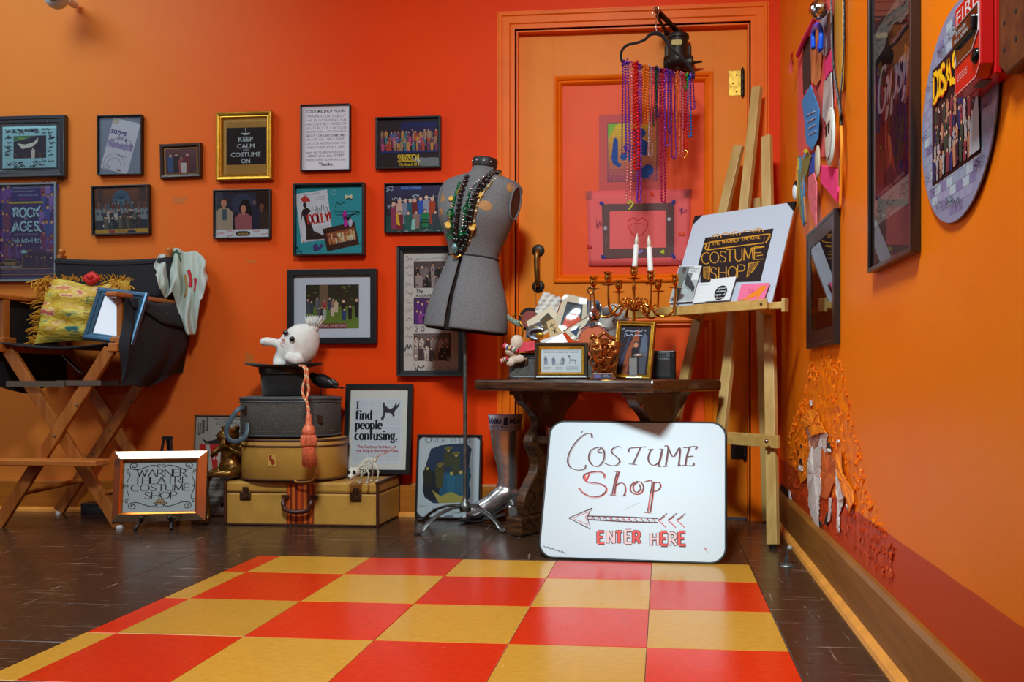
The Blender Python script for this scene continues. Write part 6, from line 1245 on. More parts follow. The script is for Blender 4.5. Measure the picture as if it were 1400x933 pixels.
# ribbon, plush, pink box
p = up(708, 448, 3.16); t = empty('ribbon_bow', p, 0, 'folded green and gold satin ribbon at the left edge of the heap', 'ribbon')
MB().surf(lambda u, v: (-.040+.05*u, .004*math.sin(6*u), .030-.026*u+.022*v-.006*math.sin(3*u)), 12, 3).build('striped_ribbon', mat('green_stripe', (120, 140, 120), .3, noise=.5, nscale=30), t, solid=.002, smooth=180)
MB().tube(pts_smooth([(-.018, -.004, .042), (.002, -.010, .050), (.026, -.008, .030), (.034, -.004, .014)], 6), .007, 8, flat=.3).build('gold_ribbon', GOLD, t, smooth=180); MB().tube(pts_smooth([(.010, -.010, .024), (.022, -.014, -.004), (.016, -.012, -.040)], 6), .007, 8, flat=.3).build('gold_tail', GOLD, t, smooth=180)
p = tp(708, 3.14); PLS = mat('cream_fleece', (214, 196, 178), .95, bump=.6, bscale=130); t = empty('plush_doll', (p.x-.015, p.y, .672), 0, 'cream plush doll with striped cuffs hanging over left side of the grey case', 'toy')
m = MB(); m.ball((.012, 0, .045), (.026, .024, .030), 12, 10); m.ball((-.008, -.004, .012), (.026, .022, .018), 12, 10); m.ball((.02, -.004, -.016), (.024, .018, .018), 12, 10); m.ball((-.012, -.006, -.030), (.018, .015, .018), 10, 8); m.build('doll_body', PLS, t, remesh=.005, smooth=180)
SC4 = [(206, 60, 90), (226, 200, 190), (60, 90, 150), (220, 180, 90), (120, 60, 110), (226, 200, 190), (60, 130, 90), (206, 60, 90)]
for nm, a, b in (('striped_cuff', Vector((-.034, -.02, .034)), Vector((.020, -.026, .012))), ('striped_cuff', Vector((-.046, -.012, -.026)), Vector((-.020, -.018, -.014)))):
    mb = MB(); mb.c = []
    for k in range(8): mb.col = lin(SC4[k]); mb.tube([a.lerp(b, k/8), a.lerp(b, (k+1)/8)], .009+.002*(k == 0), 8)
    mb.build(nm, PRINT, t)
card('pink_box', 'bright pink textured box on the rim of the grey case', 'box', [(702, 470), (731, 466), (731, 479), (703, 482)], 3.13, mat('hot_pink', (226, 70, 84), .7, noise=.15, nscale=60, bump=.4, bscale=100), .03, .0)
p = up(812, 466, 3.13); t = empty('round_fan', p, 0, 'round orange paper disc with beaded pink rim behind the mask trophy', 'fan')
MB().lathe([(0, 0), (.052, 0), (.053, .002), (0, .003)], 40, M=Matrix.Rotation(PI/2, 4, 'X')).build('fan_disc', mat('orange_card', (206, 104, 64), .7), t)
m = MB()
for k in range(44): a = 2*PI*k/44; m.ball((.056*math.cos(a), -.002, .056*math.sin(a)), .0036, 6, 5)
tag(m.build('beaded_rim', mat('pink_beads', (196, 120, 120), .4), t), kind='stuff')
p = up(839, 440, 3.20); t = empty('cloth_mask', p, 0, 'pale grey cloth mask with sketched face behind the gold photo frame', 'mask')
m = MB(); m.ball((0, 0, 0), (.058, .026, .068), 22, 16); m.ball((.012, -.006, -.035), (.040, .022, .04), 16, 10); m.build('mask_shell', mat('pale_grey_cloth', (176, 170, 162), .8, noise=.2, nscale=14, bump=.3, bscale=60), t, smooth=180)
MB().ball((-.02, -.016, .036), (.024, .012, .018), 12, 8).build('eye_patch', mat('smoky_grey', (96, 88, 88), .7), t, smooth=180)
m = MB(); m.tube([(.022, -.029, -.03), (.040, -.024, -.03), (.042, -.022, -.06), (.020, -.028, -.062), (.022, -.029, -.03)], .0012, 5); m.tube([(-.004, -.027, -.0), (.008, -.028, .006), (.0, -.028, .012)], .0015, 5); m.build('ink_lines', mat('ink', (50, 46, 50), .8), t)
p = tp(820, 3.2); t = empty('dark_ornament_box', p, 0, 'dark box of green beads between the cartoon frame and mask trophy', 'box'); MB().box((.0, 0, .055), (.06, .05, .11)).build('box_body', mat('black_box', (28, 26, 28), .5), t, bevel=.003)
m = MB(); r = random.Random(2)
for k in range(40): m.ball((r.uniform(-.026, .026), -.026, .02+r.uniform(0, .09)), r.uniform(.003, .005), 6, 5)
tag(m.build('sequins', mat('green_sequins', (30, 60, 44), .3, .5, noise=.5, nscale=50), t), kind='stuff')
# framed cartoon
CF = tp(767.5, 2.985); W, H = .190, .130
t = picture('picture_frame', 'small black and gold frame with a line cartoon, standing in front of the grey case', 'picture', CF, W, H, .022, .018, mat('black_gold_frame', (30, 24, 20), .35, noise=.0, nscale=30, col2=(60, 44, 20)), rz=FZ, rx=-.10, prof=[(0, 0), (0, .012), (.004, .018), (.012, .016), (.014, .012)])
o = ring(W-.028, H-.028, [(0, .012), (.003, .014), (.010, .010), (.010, .005)], 'gold_lip', GOLD, t); o.location = (0, 0, .014)
c = Canvas(740, 475, 796, 511, W-.048, H-.048, y=-.0085); c.rect(740, 475, 796, 511, (196, 206, 210)); K = (40, 44, 60); c.text('EXCELSIOR WOMEN GUT RICHEST', 744, 480.5, 2.2, K, 48, bold=.01); c.line([(741, 477), (795, 477)], .3, K)
for x, y, h_ in ((746, 499, 13), (757, 500, 13), (770, 499, 12)): c.person(x, y, h_, (150, 160, 170), (120, 130, 150), K, wd=4.5); c.line([(x-3, y), (x-3.6, y-6), (x-1, y-10), (x+2, y-9), (x+3, y)], .5, K)
for k in range(5): c.line([(761+k*2, 500), (762+k*2, 497)], .4, K)
c.line([(779, 498), (781, 490), (787, 491), (788, 499)], .6, K); c.line([(778, 487), (782, 493), (788, 493)], .6, K); c.ell(779, 486, 1.4, 1.6, (90, 96, 110)); c.lines(743, 503, 753, 506, 3, K, .4); c.lines(760, 503, 770, 506, 3, K, .4); c.lines(775, 502, 792, 507, 4, K, .4); o = c.build('print', t); o.location = (0, 0, .024)
# comedy and tragedy trophy
p = tp(824, 2.88); t = empty('mask_trophy', p, FZ, 'bronze comedy and tragedy masks trophy with nameplate, left of the gold photo frame', 'trophy'); TZM = mat('trophy_bronze', (168, 104, 52), .25, .85, noise=.2, nscale=40)
MB().prism([(-.045, 0), (.048, 0), (.034, .022), (-.034, .022)], -.026, .022).build('base', mat('dark_trophy_base', (120, 78, 50), .4, .3), t, bevel=.002)
c = Canvas(0, 0, 60, 14, .058, .014, y=-.0285); c.rect(0, 0, 60, 14, (90, 88, 110)); c.rect(2, 2, 24, 12, (110, 100, 150)); c.rect(27, 2, 58, 12, (24, 28, 50)); c.text('WARNER', 31, 6, 3, (200, 200, 220), 20); c.text('AWARD 2014', 30, 11, 3, (200, 200, 220), 26); o = c.build('nameplate', t); o.location = (-.002, 0, .004)
def mask(cx, cz, rot, smile, y, nm):
    M = Matrix.Translation((cx, y, cz)) @ Matrix.Rotation(rot, 4, 'Y') @ Matrix.Rotation(-.35 if not smile else .25, 4, 'Z')
    def f(u, v):
        x = (u-.5)*2; z = (v-.5)*2; wd_ = .030*(1-.30*max(0, -z)**1.5); X_ = x*wd_; Z_ = z*.040; Y_ = -.016*(1-x*x)-.004*math.cos(z*2)
        for ex in (-.42, .42):
            d2 = ((x-ex)/.26)**2+((z-.28)/.14)**2; Y_ += .010*math.exp(-d2*1.6); Y_ -= .005*math.exp(-(((x-ex)/.3)**2+((z-.52)/.1)**2)*1.5)
        Y_ -= .010*math.exp(-((x/.16)**2+((z+.02)/.3)**2)); mz = -.48+(-.22 if smile else .22)*(1-x*x*2.2)*.6; Y_ += .012*math.exp(-((x/.42)**2+((z-mz)/.11)**2)*1.5)
        return (X_, Y_, Z_)
    m = MB(); m.surf(f, 30, 34, M=M); return m.build(nm, TZM, t, smooth=180, solid=.004, soff=-1)
mask(-.012, .098, -.10, True, -.012, 'comedy_mask'); mask(.026, .094, .32, False, .004, 'tragedy_mask')
m = MB()
for s, x0 in ((-1, -.040), (1, .046)):
    m.tube(pts_smooth([(x0, -.002, .130), (x0+s*.008, 0, .105), (x0-s*.004, 0, .080), (x0+s*.004, 0, .060), (x0-s*.010, 0, .040), (x0-s*.004, 0, .024)], 5), .007, 8, flat=.6)
m.tube(pts_smooth([(-.040, 0, .136), (-.034, -.004, .150), (-.018, 0, .142), (.004, -.002, .158), (.024, 0, .146), (.046, 0, .136)], 5), .006, 8)
m.ball((.005, .004, .05), (.036, .008, .034), 16, 10); m.build('ribbon_scroll', TZM, t, smooth=180)
MB().lathe([(0, .004), (.012, .004), (.014, .008), (.018, .008), (.020, .003), (.020, 0)], 24, M=Matrix.Translation((.002, -.012, .048)) @ Matrix.Rotation(PI/2, 4, 'X'), sy=1.15).build('medallion', TZM, t, smooth=40)
m = MB(); m.prism([(.002+(.012 if k % 2 == 0 else .005)*math.sin(2*PI*k/10), .048+(.013 if k % 2 == 0 else .005)*math.cos(2*PI*k/10)) for k in range(10)], -.019, -.014); m.build('star', BRASS, t)
# gold photo frame
p = tp(864, 2.95); W, H = .142, .205
t = picture('picture_frame', 'ornate gold frame holding a signed stage photo, standing in front of the candelabra', 'picture', p, W, H, .017, .020, GOLD, rz=-.25, rx=-.17, ry=.045, prof=[(0, 0), (0, .014), (.003, .020), (.008, .019), (.010, .014), (.014, .016), (.017, .010), (.017, .004)])
c = Canvas(848, 447, 888, 509, W-.036, H-.036, y=-.0075); c.grad(848, 447, 888, 509, (30, 22, 34), (52, 34, 50), 5); c.poly([(853, 509), (858, 480), (868, 455), (873, 449), (874, 470), (868, 490), (864, 509)], (150, 74, 40)); c.poly([(860, 509), (866, 488), (872, 480), (874, 509)], (70, 40, 60)); c.poly([(848, 500), (856, 474), (862, 452), (864, 452), (858, 480), (850, 509)], (60, 60, 80))
for x, y, h_, cl in ((870, 509, 42, (30, 24, 30)), (881, 509, 44, (90, 90, 100))): c.person(x, y, h_, (200, 130, 90), cl, (60, 60, 66), wd=11)
c.poly([(877, 462), (881, 455), (885, 460), (886, 480), (876, 480)], (90, 100, 120)); c.sig(851, 452, 30, 4, (180, 190, 210), .7, 20); c.sig(852, 458, 26, 4, (180, 190, 210), .7, 18); o = c.build('print', t, PRINTG); o.location = (0, 0, .018)
# acrylic award
p = tp(874, 2.80); t = empty('acrylic_award', p, 0, 'clear acrylic block award with engraved grey panel, in front of the gold photo frame', 'award')
MB().box((0, 0, .042), (.074, .022, .068)).build('acrylic_block', ACRYL, t, bevel=.002); MB().box((0, 0, .004), (.09, .045, .008)).build('acrylic_base', ACRYL, t, bevel=.001)
c = Canvas(0, 0, 22, 40, .026, .060, y=-.0125); c.rect(0, 0, 22, 40, (110, 112, 112)); c.lines(2, 4, 20, 36, 11, (170, 170, 168), .8); o = c.build('engraved_panel', t); o.location = (-.020, 0, .012)
m = MB(); m.ball((-.004, 0, .080), (.016, .008, .006), 10, 6); m.build('crystal_top', mat('cut_crystal', (200, 190, 180), .1, .6), t, smooth=180)
# transistor radio
p = tp(907, 3.04); t = empty('transistor_radio', p, FZ-.25, 'small silver and black transistor radio standing upright at table right', 'radio')
MB().box((0, 0, .052), (.088, .032, .102)).build('case', mat('black_plastic', (26, 26, 28), .35), t, bevel=.004); MB().box((-.008, -.0165, .042), (.068, .002, .064)).build('speaker_grille', mat('brushed_aluminium', (120, 124, 126), .25, .9), t, bevel=.001)
MB().box((-.008, -.0165, .088), (.068, .003, .022)).build('tuner_panel', mat('silver_grey', (110, 112, 116), .35, .5), t, bevel=.001); m = MB()
for k in range(7): m.box((-.032+k*.007, -.0185, .088), (.004, .001, .010))
m.build('tuner_marks', BLACK, t) ; MB().box((.037, -.017, .050), (.006, .003, .07)).build('side_switch', BLACK, t, bevel=.001); MB().tube([(.042, 0, .062), (.041, -.004, .122)], .0022, 8).build('antenna', mat('antenna_steel', (150, 120, 100), .3, .8), t)
# ------------------------------------------------------------ candelabra
CD = 3.10; p = tp(867, CD); CA = empty('candelabra', p, 0, 'seven-cup polished brass candelabra with scroll arms, standing on the table', 'candelabra')
def cz(py, d=CD): return CH-(py-CY)*d/FPX-TZ
zc = cz(378); MB().lathe([(.055, 0), (.056, .006), (.040, .014), (.020, .022), (.010, .034), (.008, .07), (.013, .085), (.008, .10), (.0075, .15), (.013, .165), (.016, .175), (.010, .19), (.0075, .21), (.0065, .25), (.010, .27), (.006, .285), (.0055, .32), (.009, .335), (.0055, .35), (.0055, zc-.01), (.010, zc-.004)], 22, caps=True).build('stem', BRASS, CA, smooth=50)
def cup(parent, x, y, z, nm='candle_cup'):
    o = MB().lathe([(0, -.012), (.005, -.010), (.006, -.002), (.010, .002), (.0135, .010), (.013, .020), (.0115, .026), (.016, .033), (.0165, .035), (.012, .035), (.010, .024), (.010, .006), (0, .004)], 18, c=(x, y, z), caps=False).build(nm, BRASS, parent, smooth=50)
    MB().lathe([(0, -.014), (.010, -.0135), (.024, -.010), (.025, -.0085), (.010, -.012), (0, -.0125)], 22, c=(x, y, z), caps=False).build('drip_pan', BRASS, o, smooth=50); return o
cup(CA, 0, 0, zc)
RR = .152; tips = []
for k in range(6):
    a = math.radians(10+60*k)-0.0; cx_, sy_2 = math.cos(a), -math.sin(a); x, y = RR*(cx_*C_-(-0)*0), RR*sy_2; x, y = RR*(cx_*C_-sy_2*S_), RR*(cx_*S_+sy_2*C_); zt = cz(391)
    tips.append((x, y, zt)); u = Vector((x, y, 0)).normalized(); Z = Vector((0, 0, 1)); zl = cz(430)
    P = pts_smooth([u*.008+Z*(zl+.012), u*.035+Z*(zl+.034), u*.062+Z*(zl+.022), u*.085+Z*(zl-.004), u*.115+Z*(zl-.008), u*(RR-.008)+Z*(zl+.012), u*RR+Z*(zt-.030), u*RR+Z*(zt-.008)], 5)
    ar = MB().tube(P, [.0036+.0016*math.sin(PI*i/(len(P)-1)) for i in range(len(P))], 8).build('arm', BRASS, CA, smooth=180)
    MB().tube(pts_smooth([u*.030+Z*(zl+.036), u*.020+Z*(zl+.050), u*.036+Z*(zl+.058), u*.050+Z*(zl+.046), u*.042+Z*(zl+.036), u*.032+Z*(zl+.044)], 4), .0028, 7).build('scroll', BRASS, ar, smooth=180)
    MB().tube(pts_smooth([u*.075+Z*(zl+.006), u*.090+Z*(zl+.022), u*.080+Z*(zl+.034), u*.068+Z*(zl+.026), u*.074+Z*(zl+.018)], 4), .0024, 7).build('scroll', BRASS, ar, smooth=180)
    MB().ball(u*.115+Z*(zl-.008), (.006, .006, .006), 8, 6).build('bead', BRASS, ar); cup(ar, x, y, zt)
CAN = mat('white_candle_wax', (226, 230, 224), .4); FLM = mat('frosted_flame_tip', (210, 204, 186), .3)
def candle(label, base, tx, ty, h):
    t = empty('candle', base, 0, label, 'candle', rx=ty, ry=tx); MB().lathe([(.0095, 0), (.0095, h-.001), (.0085, h), (.004, h)], 20).build('wax_tube', CAN, t, smooth=50)
    MB().lathe([(.004, h-.002), (.0065, h+.006), (.0075, h+.014), (.006, h+.024), (.003, h+.034), (.0006, h+.042)], 16).build('flame_bulb', FLM, t, smooth=180)
candle('taller white electric candle in the middle cup of the brass candelabra', p+Vector((0, 0, zc+.008)), .075, 0, .108); q_ = p+Vector(tips[1])
candle('lower white electric candle leaning in the front right cup of the candelabra', q_+Vector((0, 0, .008)), -.06, 0, .112)
# ornament and key hung on the left arm
e = p+Vector(tips[3])
t = empty('disco_ornament', e+Vector((.004, -.012, -.110)), 0, 'small mirrored disco ball ornament hanging from the left candelabra arm', 'ornament')
def disco(mb_name, parent, R, nlat=9):
    m = MB(); 
    for i in range(nlat):
        t0 = PI*(i+.06)/nlat; t1 = PI*(i+.94)/nlat; n = max(4, int(2*nlat*math.sin((t0+t1)/2)))
        for j in range(n):
            a0 = 2*PI*(j+.05)/n; a1 = 2*PI*(j+.95)/n; f = lambda th, a, r_: (r_*math.sin(th)*math.cos(a), r_*math.sin(th)*math.sin(a), r_*math.cos(th))
            m.add([f(t0, a0, R), f(t1, a0, R), f(t1, a1, R), f(t0, a1, R)], [(0, 1, 2, 3)])
    MB().ball((0, 0, 0), R*.965, 16, 12).build('ball_core', mat('core_grey', (70, 66, 66), .5), parent); return tag(m.build(mb_name, CHROME, parent), kind='stuff')
disco('mirror_tiles', t, .024); MB().tube([(0, 0, .024), (-.003, .006, .075)], .0014, 6).build('hook', BRASS, t)
t = empty('old_key', e+Vector((-.012, -.018, -.138)), 0, 'old brass key dangling from a bow at the left end of the candelabra', 'key'); KM = mat('dull_key_brass', (150, 110, 70), .3, .8)
MB().tube([(0, 0, 0), (.003, 0, .11)], .0032, 8).build('shaft', KM, t); MB().tube([(.003+.011*math.cos(2*PI*k/14), 0, .122+.012*math.sin(2*PI*k/14)) for k in range(14)], .0035, 6, closed=True).build('bow', KM, t, smooth=180); MB().box((.006, 0, .006), (.012, .004, .014)).build('bit', KM, t)
# ------------------------------------------------------------ flat print mapped from the four picture corners of a rectangle
def quadmap(cor):
    TL, TR, BR, BL = [Vector((a, b)) for a, b in cor]
    def proj_coef():                                        # homography unit square -> picture
        (x0, y0), (x1, y1), (x2, y2), (x3, y3) = TL, TR, BR, BL
        dx1, dx2, dx3 = x1-x2, x3-x2, x0-x1+x2-x3; dy1, dy2, dy3 = y1-y2, y3-y2, y0-y1+y2-y3
        D = dx1*dy2-dx2*dy1; g = (dx3*dy2-dx2*dy3)/D; h = (dx1*dy3-dx3*dy1)/D
        return Matrix(((x1-x0+g*x1, x3-x0+h*x3, x0), (y1-y0+g*y1, y3-y0+h*y3, y0), (g, h, 1)))
    Mi = proj_coef().inverted()
    def T(x, y): v = Mi @ Vector((x, y, 1)); return v.x/v.z, v.y/v.z
    return T
# ------------------------------------------------------------ whiteboard sign
WBW, WBH = .600, .475
WB = empty('whiteboard_sign', (-.103, 2.695, .003), math.radians(-4.2), 'white rounded board with hand-drawn costume shop lettering and arrow, leaning on the table', 'sign', rx=math.radians(-25.1))
def rr(W, H, r_, n=8):
    P = []
    for qx, qz, a0 in ((1, 1, 0), (-1, 1, 90), (-1, 0, 180), (1, 0, 270)):
        P += [(qx*(W/2-r_)+r_*math.cos(math.radians(a0+90*k/n)), (H-r_ if qz else r_)+r_*math.sin(math.radians(a0+90*k/n))) for k in range(n+1)]
    return P
P = rr(WBW, WBH, .050); MB().tube([(x, 0, z) for x, z in P], .0048, 8, closed=True, up=(0, 1, 0)).build('rubber_edge', mat('black_rubber', (24, 26, 28), .5), WB, smooth=180)
MB().prism(rr(WBW-.003, WBH-.003, .049), -.0035, .004).build('board_panel', mat('whiteboard_gloss', (186, 202, 210), .42), WB)
c = Canvas(0, 0, 1, 1, WBW, WBH, y=-.0038); QM = quadmap([(754, 577.5), (993, 581), (992, 773), (736, 764)])
def U(x, y): return QM(700+x/3.5, 560+y/3.5)
c.T = None
BR_, RD = (104, 66, 70), (222, 70, 62)
def pen(pts, col=BR_, wd=.0084, off=0, nib=.55):
    Q = [(p.x, p.y) for p in pts_smooth([(a, b, 0) for a, b in pts], 5)]; c.line([U(a+off, b+off*.4) for a, b in Q], wd, col, nib=nib)
def straight(pts, col=BR_, wd=.0072): c.line([U(a, b) for a, b in pts], wd, col)
LET = [[(385, 142), (380, 122), (350, 126), (310, 160), (277, 212), (268, 258), (284, 286), (318, 297), (350, 290), (355, 272)],
 [(408, 188), (378, 205), (370, 245), (388, 274), (416, 278), (440, 250), (444, 212), (428, 188), (404, 190)], [(428, 192), (414, 205), (422, 216), (436, 210)],
 [(524, 188), (505, 184), (482, 198), (480, 214), (503, 234), (518, 254), (502, 274), (472, 275), (444, 263)]]
for L in LET: pen(L); pen(L, (140, 96, 98), .0028, 6)
for L in ([(560, 212), (566, 194), (600, 190), (646, 186)], [(618, 190), (600, 230), (580, 272)], [(562, 268), (600, 272)], [(654, 200), (680, 198)], [(668, 200), (654, 240), (664, 268), (686, 274), (710, 252), (722, 200)], [(708, 198), (728, 198)], [(722, 200), (704, 276), (714, 278)],
          [(726, 282), (746, 278)], [(738, 276), (750, 190), (732, 184)], [(750, 190), (774, 236), (806, 192), (800, 276)], [(794, 280), (810, 274)], [(822, 192), (885, 186), (880, 200)], [(852, 190), (838, 236), (832, 276)], [(842, 236), (868, 232)], [(818, 276), (866, 278), (872, 264)]):
    pen(L); pen(L, (150, 108, 108), .0026, 5)
for L in ([(444, 334), (440, 312), (404, 304), (356, 314), (344, 334), (366, 354), (420, 362), (450, 378), (450, 402), (420, 422), (380, 424), (342, 406), (320, 382)],): pen(L); pen(L, RD, .0030, 5); pen([(a+2, b+6) for a, b in L], (226, 110, 100), .0024)
pen([(350, 322), (360, 345), (372, 316), (356, 350)], RD, .007)
for L in ([(490, 304), (516, 304)], [(506, 304), (492, 360), (482, 414)], [(516, 306), (500, 362), (494, 414)], [(470, 416), (500, 420)], [(498, 376), (518, 360), (540, 366), (546, 396), (538, 420)], [(526, 422), (550, 420)],
          [(602, 352), (574, 368), (570, 396), (592, 414), (620, 408), (632, 382), (622, 358), (600, 352)], [(604, 356), (584, 372), (586, 396), (602, 404), (618, 388), (612, 366)], [(634, 356), (672, 352), (664, 420), (652, 496)], [(682, 354), (676, 420), (664, 500)], [(634, 500), (664, 504)], [(684, 360), (706, 358), (714, 374), (702, 394), (676, 402)]):
    pen(L); pen(L, (222, 120, 112), .0026, 4)
pen([(586, 410), (610, 412), (630, 396)], RD, .0034); pen([(668, 410), (660, 450), (656, 490)], (226, 130, 122), .005)
straight([(272, 527), (386, 480), (362, 522), (376, 580), (272, 527)]); straight([(290, 527), (372, 496), (352, 524), (366, 560), (290, 527)], RD, .003); straight([(362, 518), (520, 522), (700, 530)]); straight([(366, 534), (520, 544), (700, 550)])
for k in range(11): x = 386+k*29; straight([(x, 519+k*.9), (x+14, 536+k*1.4)], BR_, .004); straight([(x-6, 530+k), (x+8, 526+k)], RD if k % 3 == 0 else (226, 150, 144), .004)
for x in (702, 748, 790): straight([(x, 538), (x+42, 506)], BR_, .004); straight([(x, 538), (x+38, 574)], RD, .004); straight([(x+8, 538), (x+32, 520)], RD, .003)
for word, x0, x1, y0, y1, st in (('ENTER', 414, 626, 588, 648, 0), ('HERE', 668, 842, 596, 658, 1)):
    n = len(word); wd_ = (x1-x0)/n
    for i, ch in enumerate(word):
        g = G[ch]; k = wd_*.72/g[0]; c.k += 1
        for w2, col in ((.021, BR_), (.013, (228, 90, 84) if (i+st) % 2 == 0 else (226, 200, 200)), ):
            for s2 in g[1]: c.line([U(x0+i*wd_+px_*k+(3 if i % 2 else 0), y1-(y1-y0)*py_*(.92+.08*(i % 2))) for px_, py_ in s2], w2, col)
for k in range(5): pen([(150+k*22, 660+k*6), (165+k*22, 668+k*7), (178+k*20, 664+k*8)], (60, 70, 60), .003)
pen([(920, 670), (930, 680), (934, 694)], RD, .004); pen([(540, 486), (580, 468), (616, 452)], (180, 184, 188), .0016); pen([(335, 120), (342, 108)], (60, 60, 60), .003)
c.build('lettering', WB, PRINT)
# ------------------------------------------------------------ easel with board
def cw(xr, d, z): return Vector((xr*C_-d*S_, xr*S_+d*C_, z))
EW = wood('pale_beech', (206, 170, 104), (188, 150, 84), .42, axis=2, scale=.7); EWX = wood('pale_beech_tray', (212, 172, 98), (196, 152, 80), .4, axis=0, scale=.7)
e0 = cw(.45, 3.1, 0); EA = empty('wooden_easel', e0, 0, 'tall pale wooden studio easel in the corner holding the costume shop board', 'easel')
def el(xr, d, z): return cw(xr, d, z)-e0
fwd = Vector((-math.sin(math.radians(36)), -math.cos(math.radians(36)), 0))   # towards the viewer side of the easel
al = Vector((math.cos(math.radians(36)), -math.sin(math.radians(36)), 0))
LT, LB = el(.5928, 3.37, 1.511), el(.245, 3.385, .012); RT_, RB_ = el(.689, 3.30, 1.529), el(.628, 2.90, .012); MT, MBm = el(.668, 3.38, 1.748), el(.480, 3.12, .355)
for a, b in ((LB, LT), (RB_, RT_)): MB().bar(a, b, .040, .024, up=fwd).build('leg', EW, EA, bevel=.002); MB().lathe([(.012, 0), (.012, .014)], 12, c=tuple(a+Vector((0, 0, -.012)))).build('rubber_foot', BLACK, EA)
MB().bar(MBm, MT, .040, .026, up=fwd).build('mast', EW, EA, bevel=.002)
MB().bar(el(.716, 3.42, .005), el(.665, 3.36, 1.30), .034, .022, up=fwd).build('rear_leg', EW, EA, bevel=.002)
cbz = .3625; a = el(.632, 2.955, cbz); b = el(.345, 3.365, cbz); MB().bar(b-al*.03+fwd*.0, a+al*.03, .018, .045, up=(0, 0, 1)).build('crossbar', EWX, EA, bevel=.002)
MB().ball(a+fwd*.03+Vector((0, 0, .003)), (.008, .008, .008), 10, 8).build('bolt', CHROME, EA, smooth=180)
t0, t1 = el(.158, 3.314, .826), el(.6036, 2.822, .826)
for px_, (l0, l1) in ((.38, (LB, LT)), (.93, (RB_, RT_))): k_ = (.826-l0.z)/(l1.z-l0.z); MB().bar(t0.lerp(t1, px_), l0.lerp(l1, k_), .022, .018).build('tray_bracket', EW, EA)
MB().bar(t0, t1, .046, .016, up=(0, 0, 1)).build('tray', EWX, EA, bevel=.002); lip = fwd*.026+Vector((0, 0, .006)); MB().bar(t0+lip, t1+lip, .010, .034, up=(0, 0, 1)).build('tray_lip', EWX, EA, bevel=.002)
MB().bar(t1-al*.002, t1+al*.045, .024, .024).build('tray_peg', EWX, EA, bevel=.003); MB().bar(t1+al*.045-fwd*.0, t1+al*.058, .030, .046).build('tray_knob', EW, EA, bevel=.003)
MB().ball(t1+lip-al*.02+fwd*.006, (.004, .004, .004), 8, 6).build('screw', DKMETAL, EA)
BRZ, BRX = math.radians(-36), math.radians(-25); BDW, BDH = .425, .406
BD = empty('costume_shop_board', (.196, 3.029, .842), BRZ, 'white board with gold and dark brown costume shop logo, standing on the easel tray', 'sign', rx=BRX)
MB().box((0, .002, BDH/2), (BDW, .006, BDH)).build('board_panel', mat('board_white', (190, 198, 212), .55), BD, bevel=.0008)
for s in (-1, 1): z = BDH; x = s*BDW/2; MB().prism([(x+s*.001, z+.001), (x-s*.034, z+.001), (x+s*.001, z-.040)], -.003, .007).build('corner_guard', BLACK, BD)
QB = quadmap([(948, 302), (1083, 278), (1057, 412), (915, 425)])
c = Canvas(0, 0, 1, 1, BDW, BDH, y=-.0014); c.T = QB; DKB, GO = (38, 24, 26), (206, 146, 44)
def cq(x, y): return (880+x/3.886, 260+y/3.886)
def cl_(L, wd, col=GO): c.line([cq(*p) for p in L], wd, col)
def wq(L): return [(p.x, p.y) for p in pts_smooth([(a, b, 0) for a, b in L], 5)]
_line = c.line
def line_w(pts, wd, col, inc=True, nib=None):               # pen width given in picture pixels, points mapped one by one
    if inc: c.k += 1
    c.mb.col = lin(col); n = len(pts); vs = []
    closed = n > 3 and math.dist(pts[0], pts[-1]) < 1e-6
    for i, p in enumerate(pts):
        a = pts[i-1] if i > 0 else (pts[-2] if closed else p); b = pts[i+1] if i < n-1 else (pts[1] if closed else p)
        dx, dy = b[0]-a[0], b[1]-a[1]; l = math.hypot(dx, dy) or 1; w_ = wd/2*(1 if not nib else nib+(1-nib)*abs(dy)/l); nx, ny = -dy/l*w_, dx/l*w_
        vs += [c.P(p[0]+nx, p[1]+ny), c.P(p[0]-nx, p[1]-ny)]
    c.mb.add(vs, [(2*i, 2*i+1, 2*i+3, 2*i+2) for i in range(n-1)]); return c
c.line = line_w
c.poly([cq(*p) for p in [(320, 268), (680, 208), (650, 350), (622, 484), (480, 492), (335, 508), (300, 500), (300, 416), (284, 414)]], DKB)
cl_([(332, 330), (345, 290), (638, 240), (630, 284), (332, 330)], 1.5); cl_(wq([(318, 300), (330, 306), (320, 320), (336, 330), (342, 296), (318, 300)]), 1.6); cl_(wq([(640, 240), (664, 240), (650, 262), (664, 250), (640, 284)]), 1.6)
for x in (380, 480, 600):
    y = 278-(x-340)*.17; cl_(wq([(x-24, y), (x-22, y-14), (x, y-22), (x+20, y-18), (x+24, y-6)]), 1.2); cl_(wq([(x-14, y-2), (x-8, y-12), (x+6, y-10), (x+4, y-2)]), 1)
for x in (425, 540): y = 268-(x-340)*.17; cl_(wq([(x-26, y+2), (x, y-12), (x+28, y-8)]), 1.2)
for k in range(2): c.k += 1; c.glyphs('THE WARNER THEATRE', 972.3, 338.6, 5.0, GO, .16, width=66, rot=-9.6, gap=.3)
for ch, x, yb, h_, w_ in (('C', 306, 404, 58, 44), ('O', 350, 398, 56, 46), ('S', 400, 392, 56, 34), ('T', 434, 388, 62, 42), ('U', 484, 384, 62, 36), ('M', 526, 378, 64, 54), ('E', 584, 372, 66, 50)):
    c.glyphs(ch, *cq(x, yb), h_/3.886, GO, .085, .6, width=w_/3.886, rot=-6, shear=.06)
cl_([(560, 316), (636, 304)], 1.2); cl_([(596, 352), (630, 346)], 1.0)
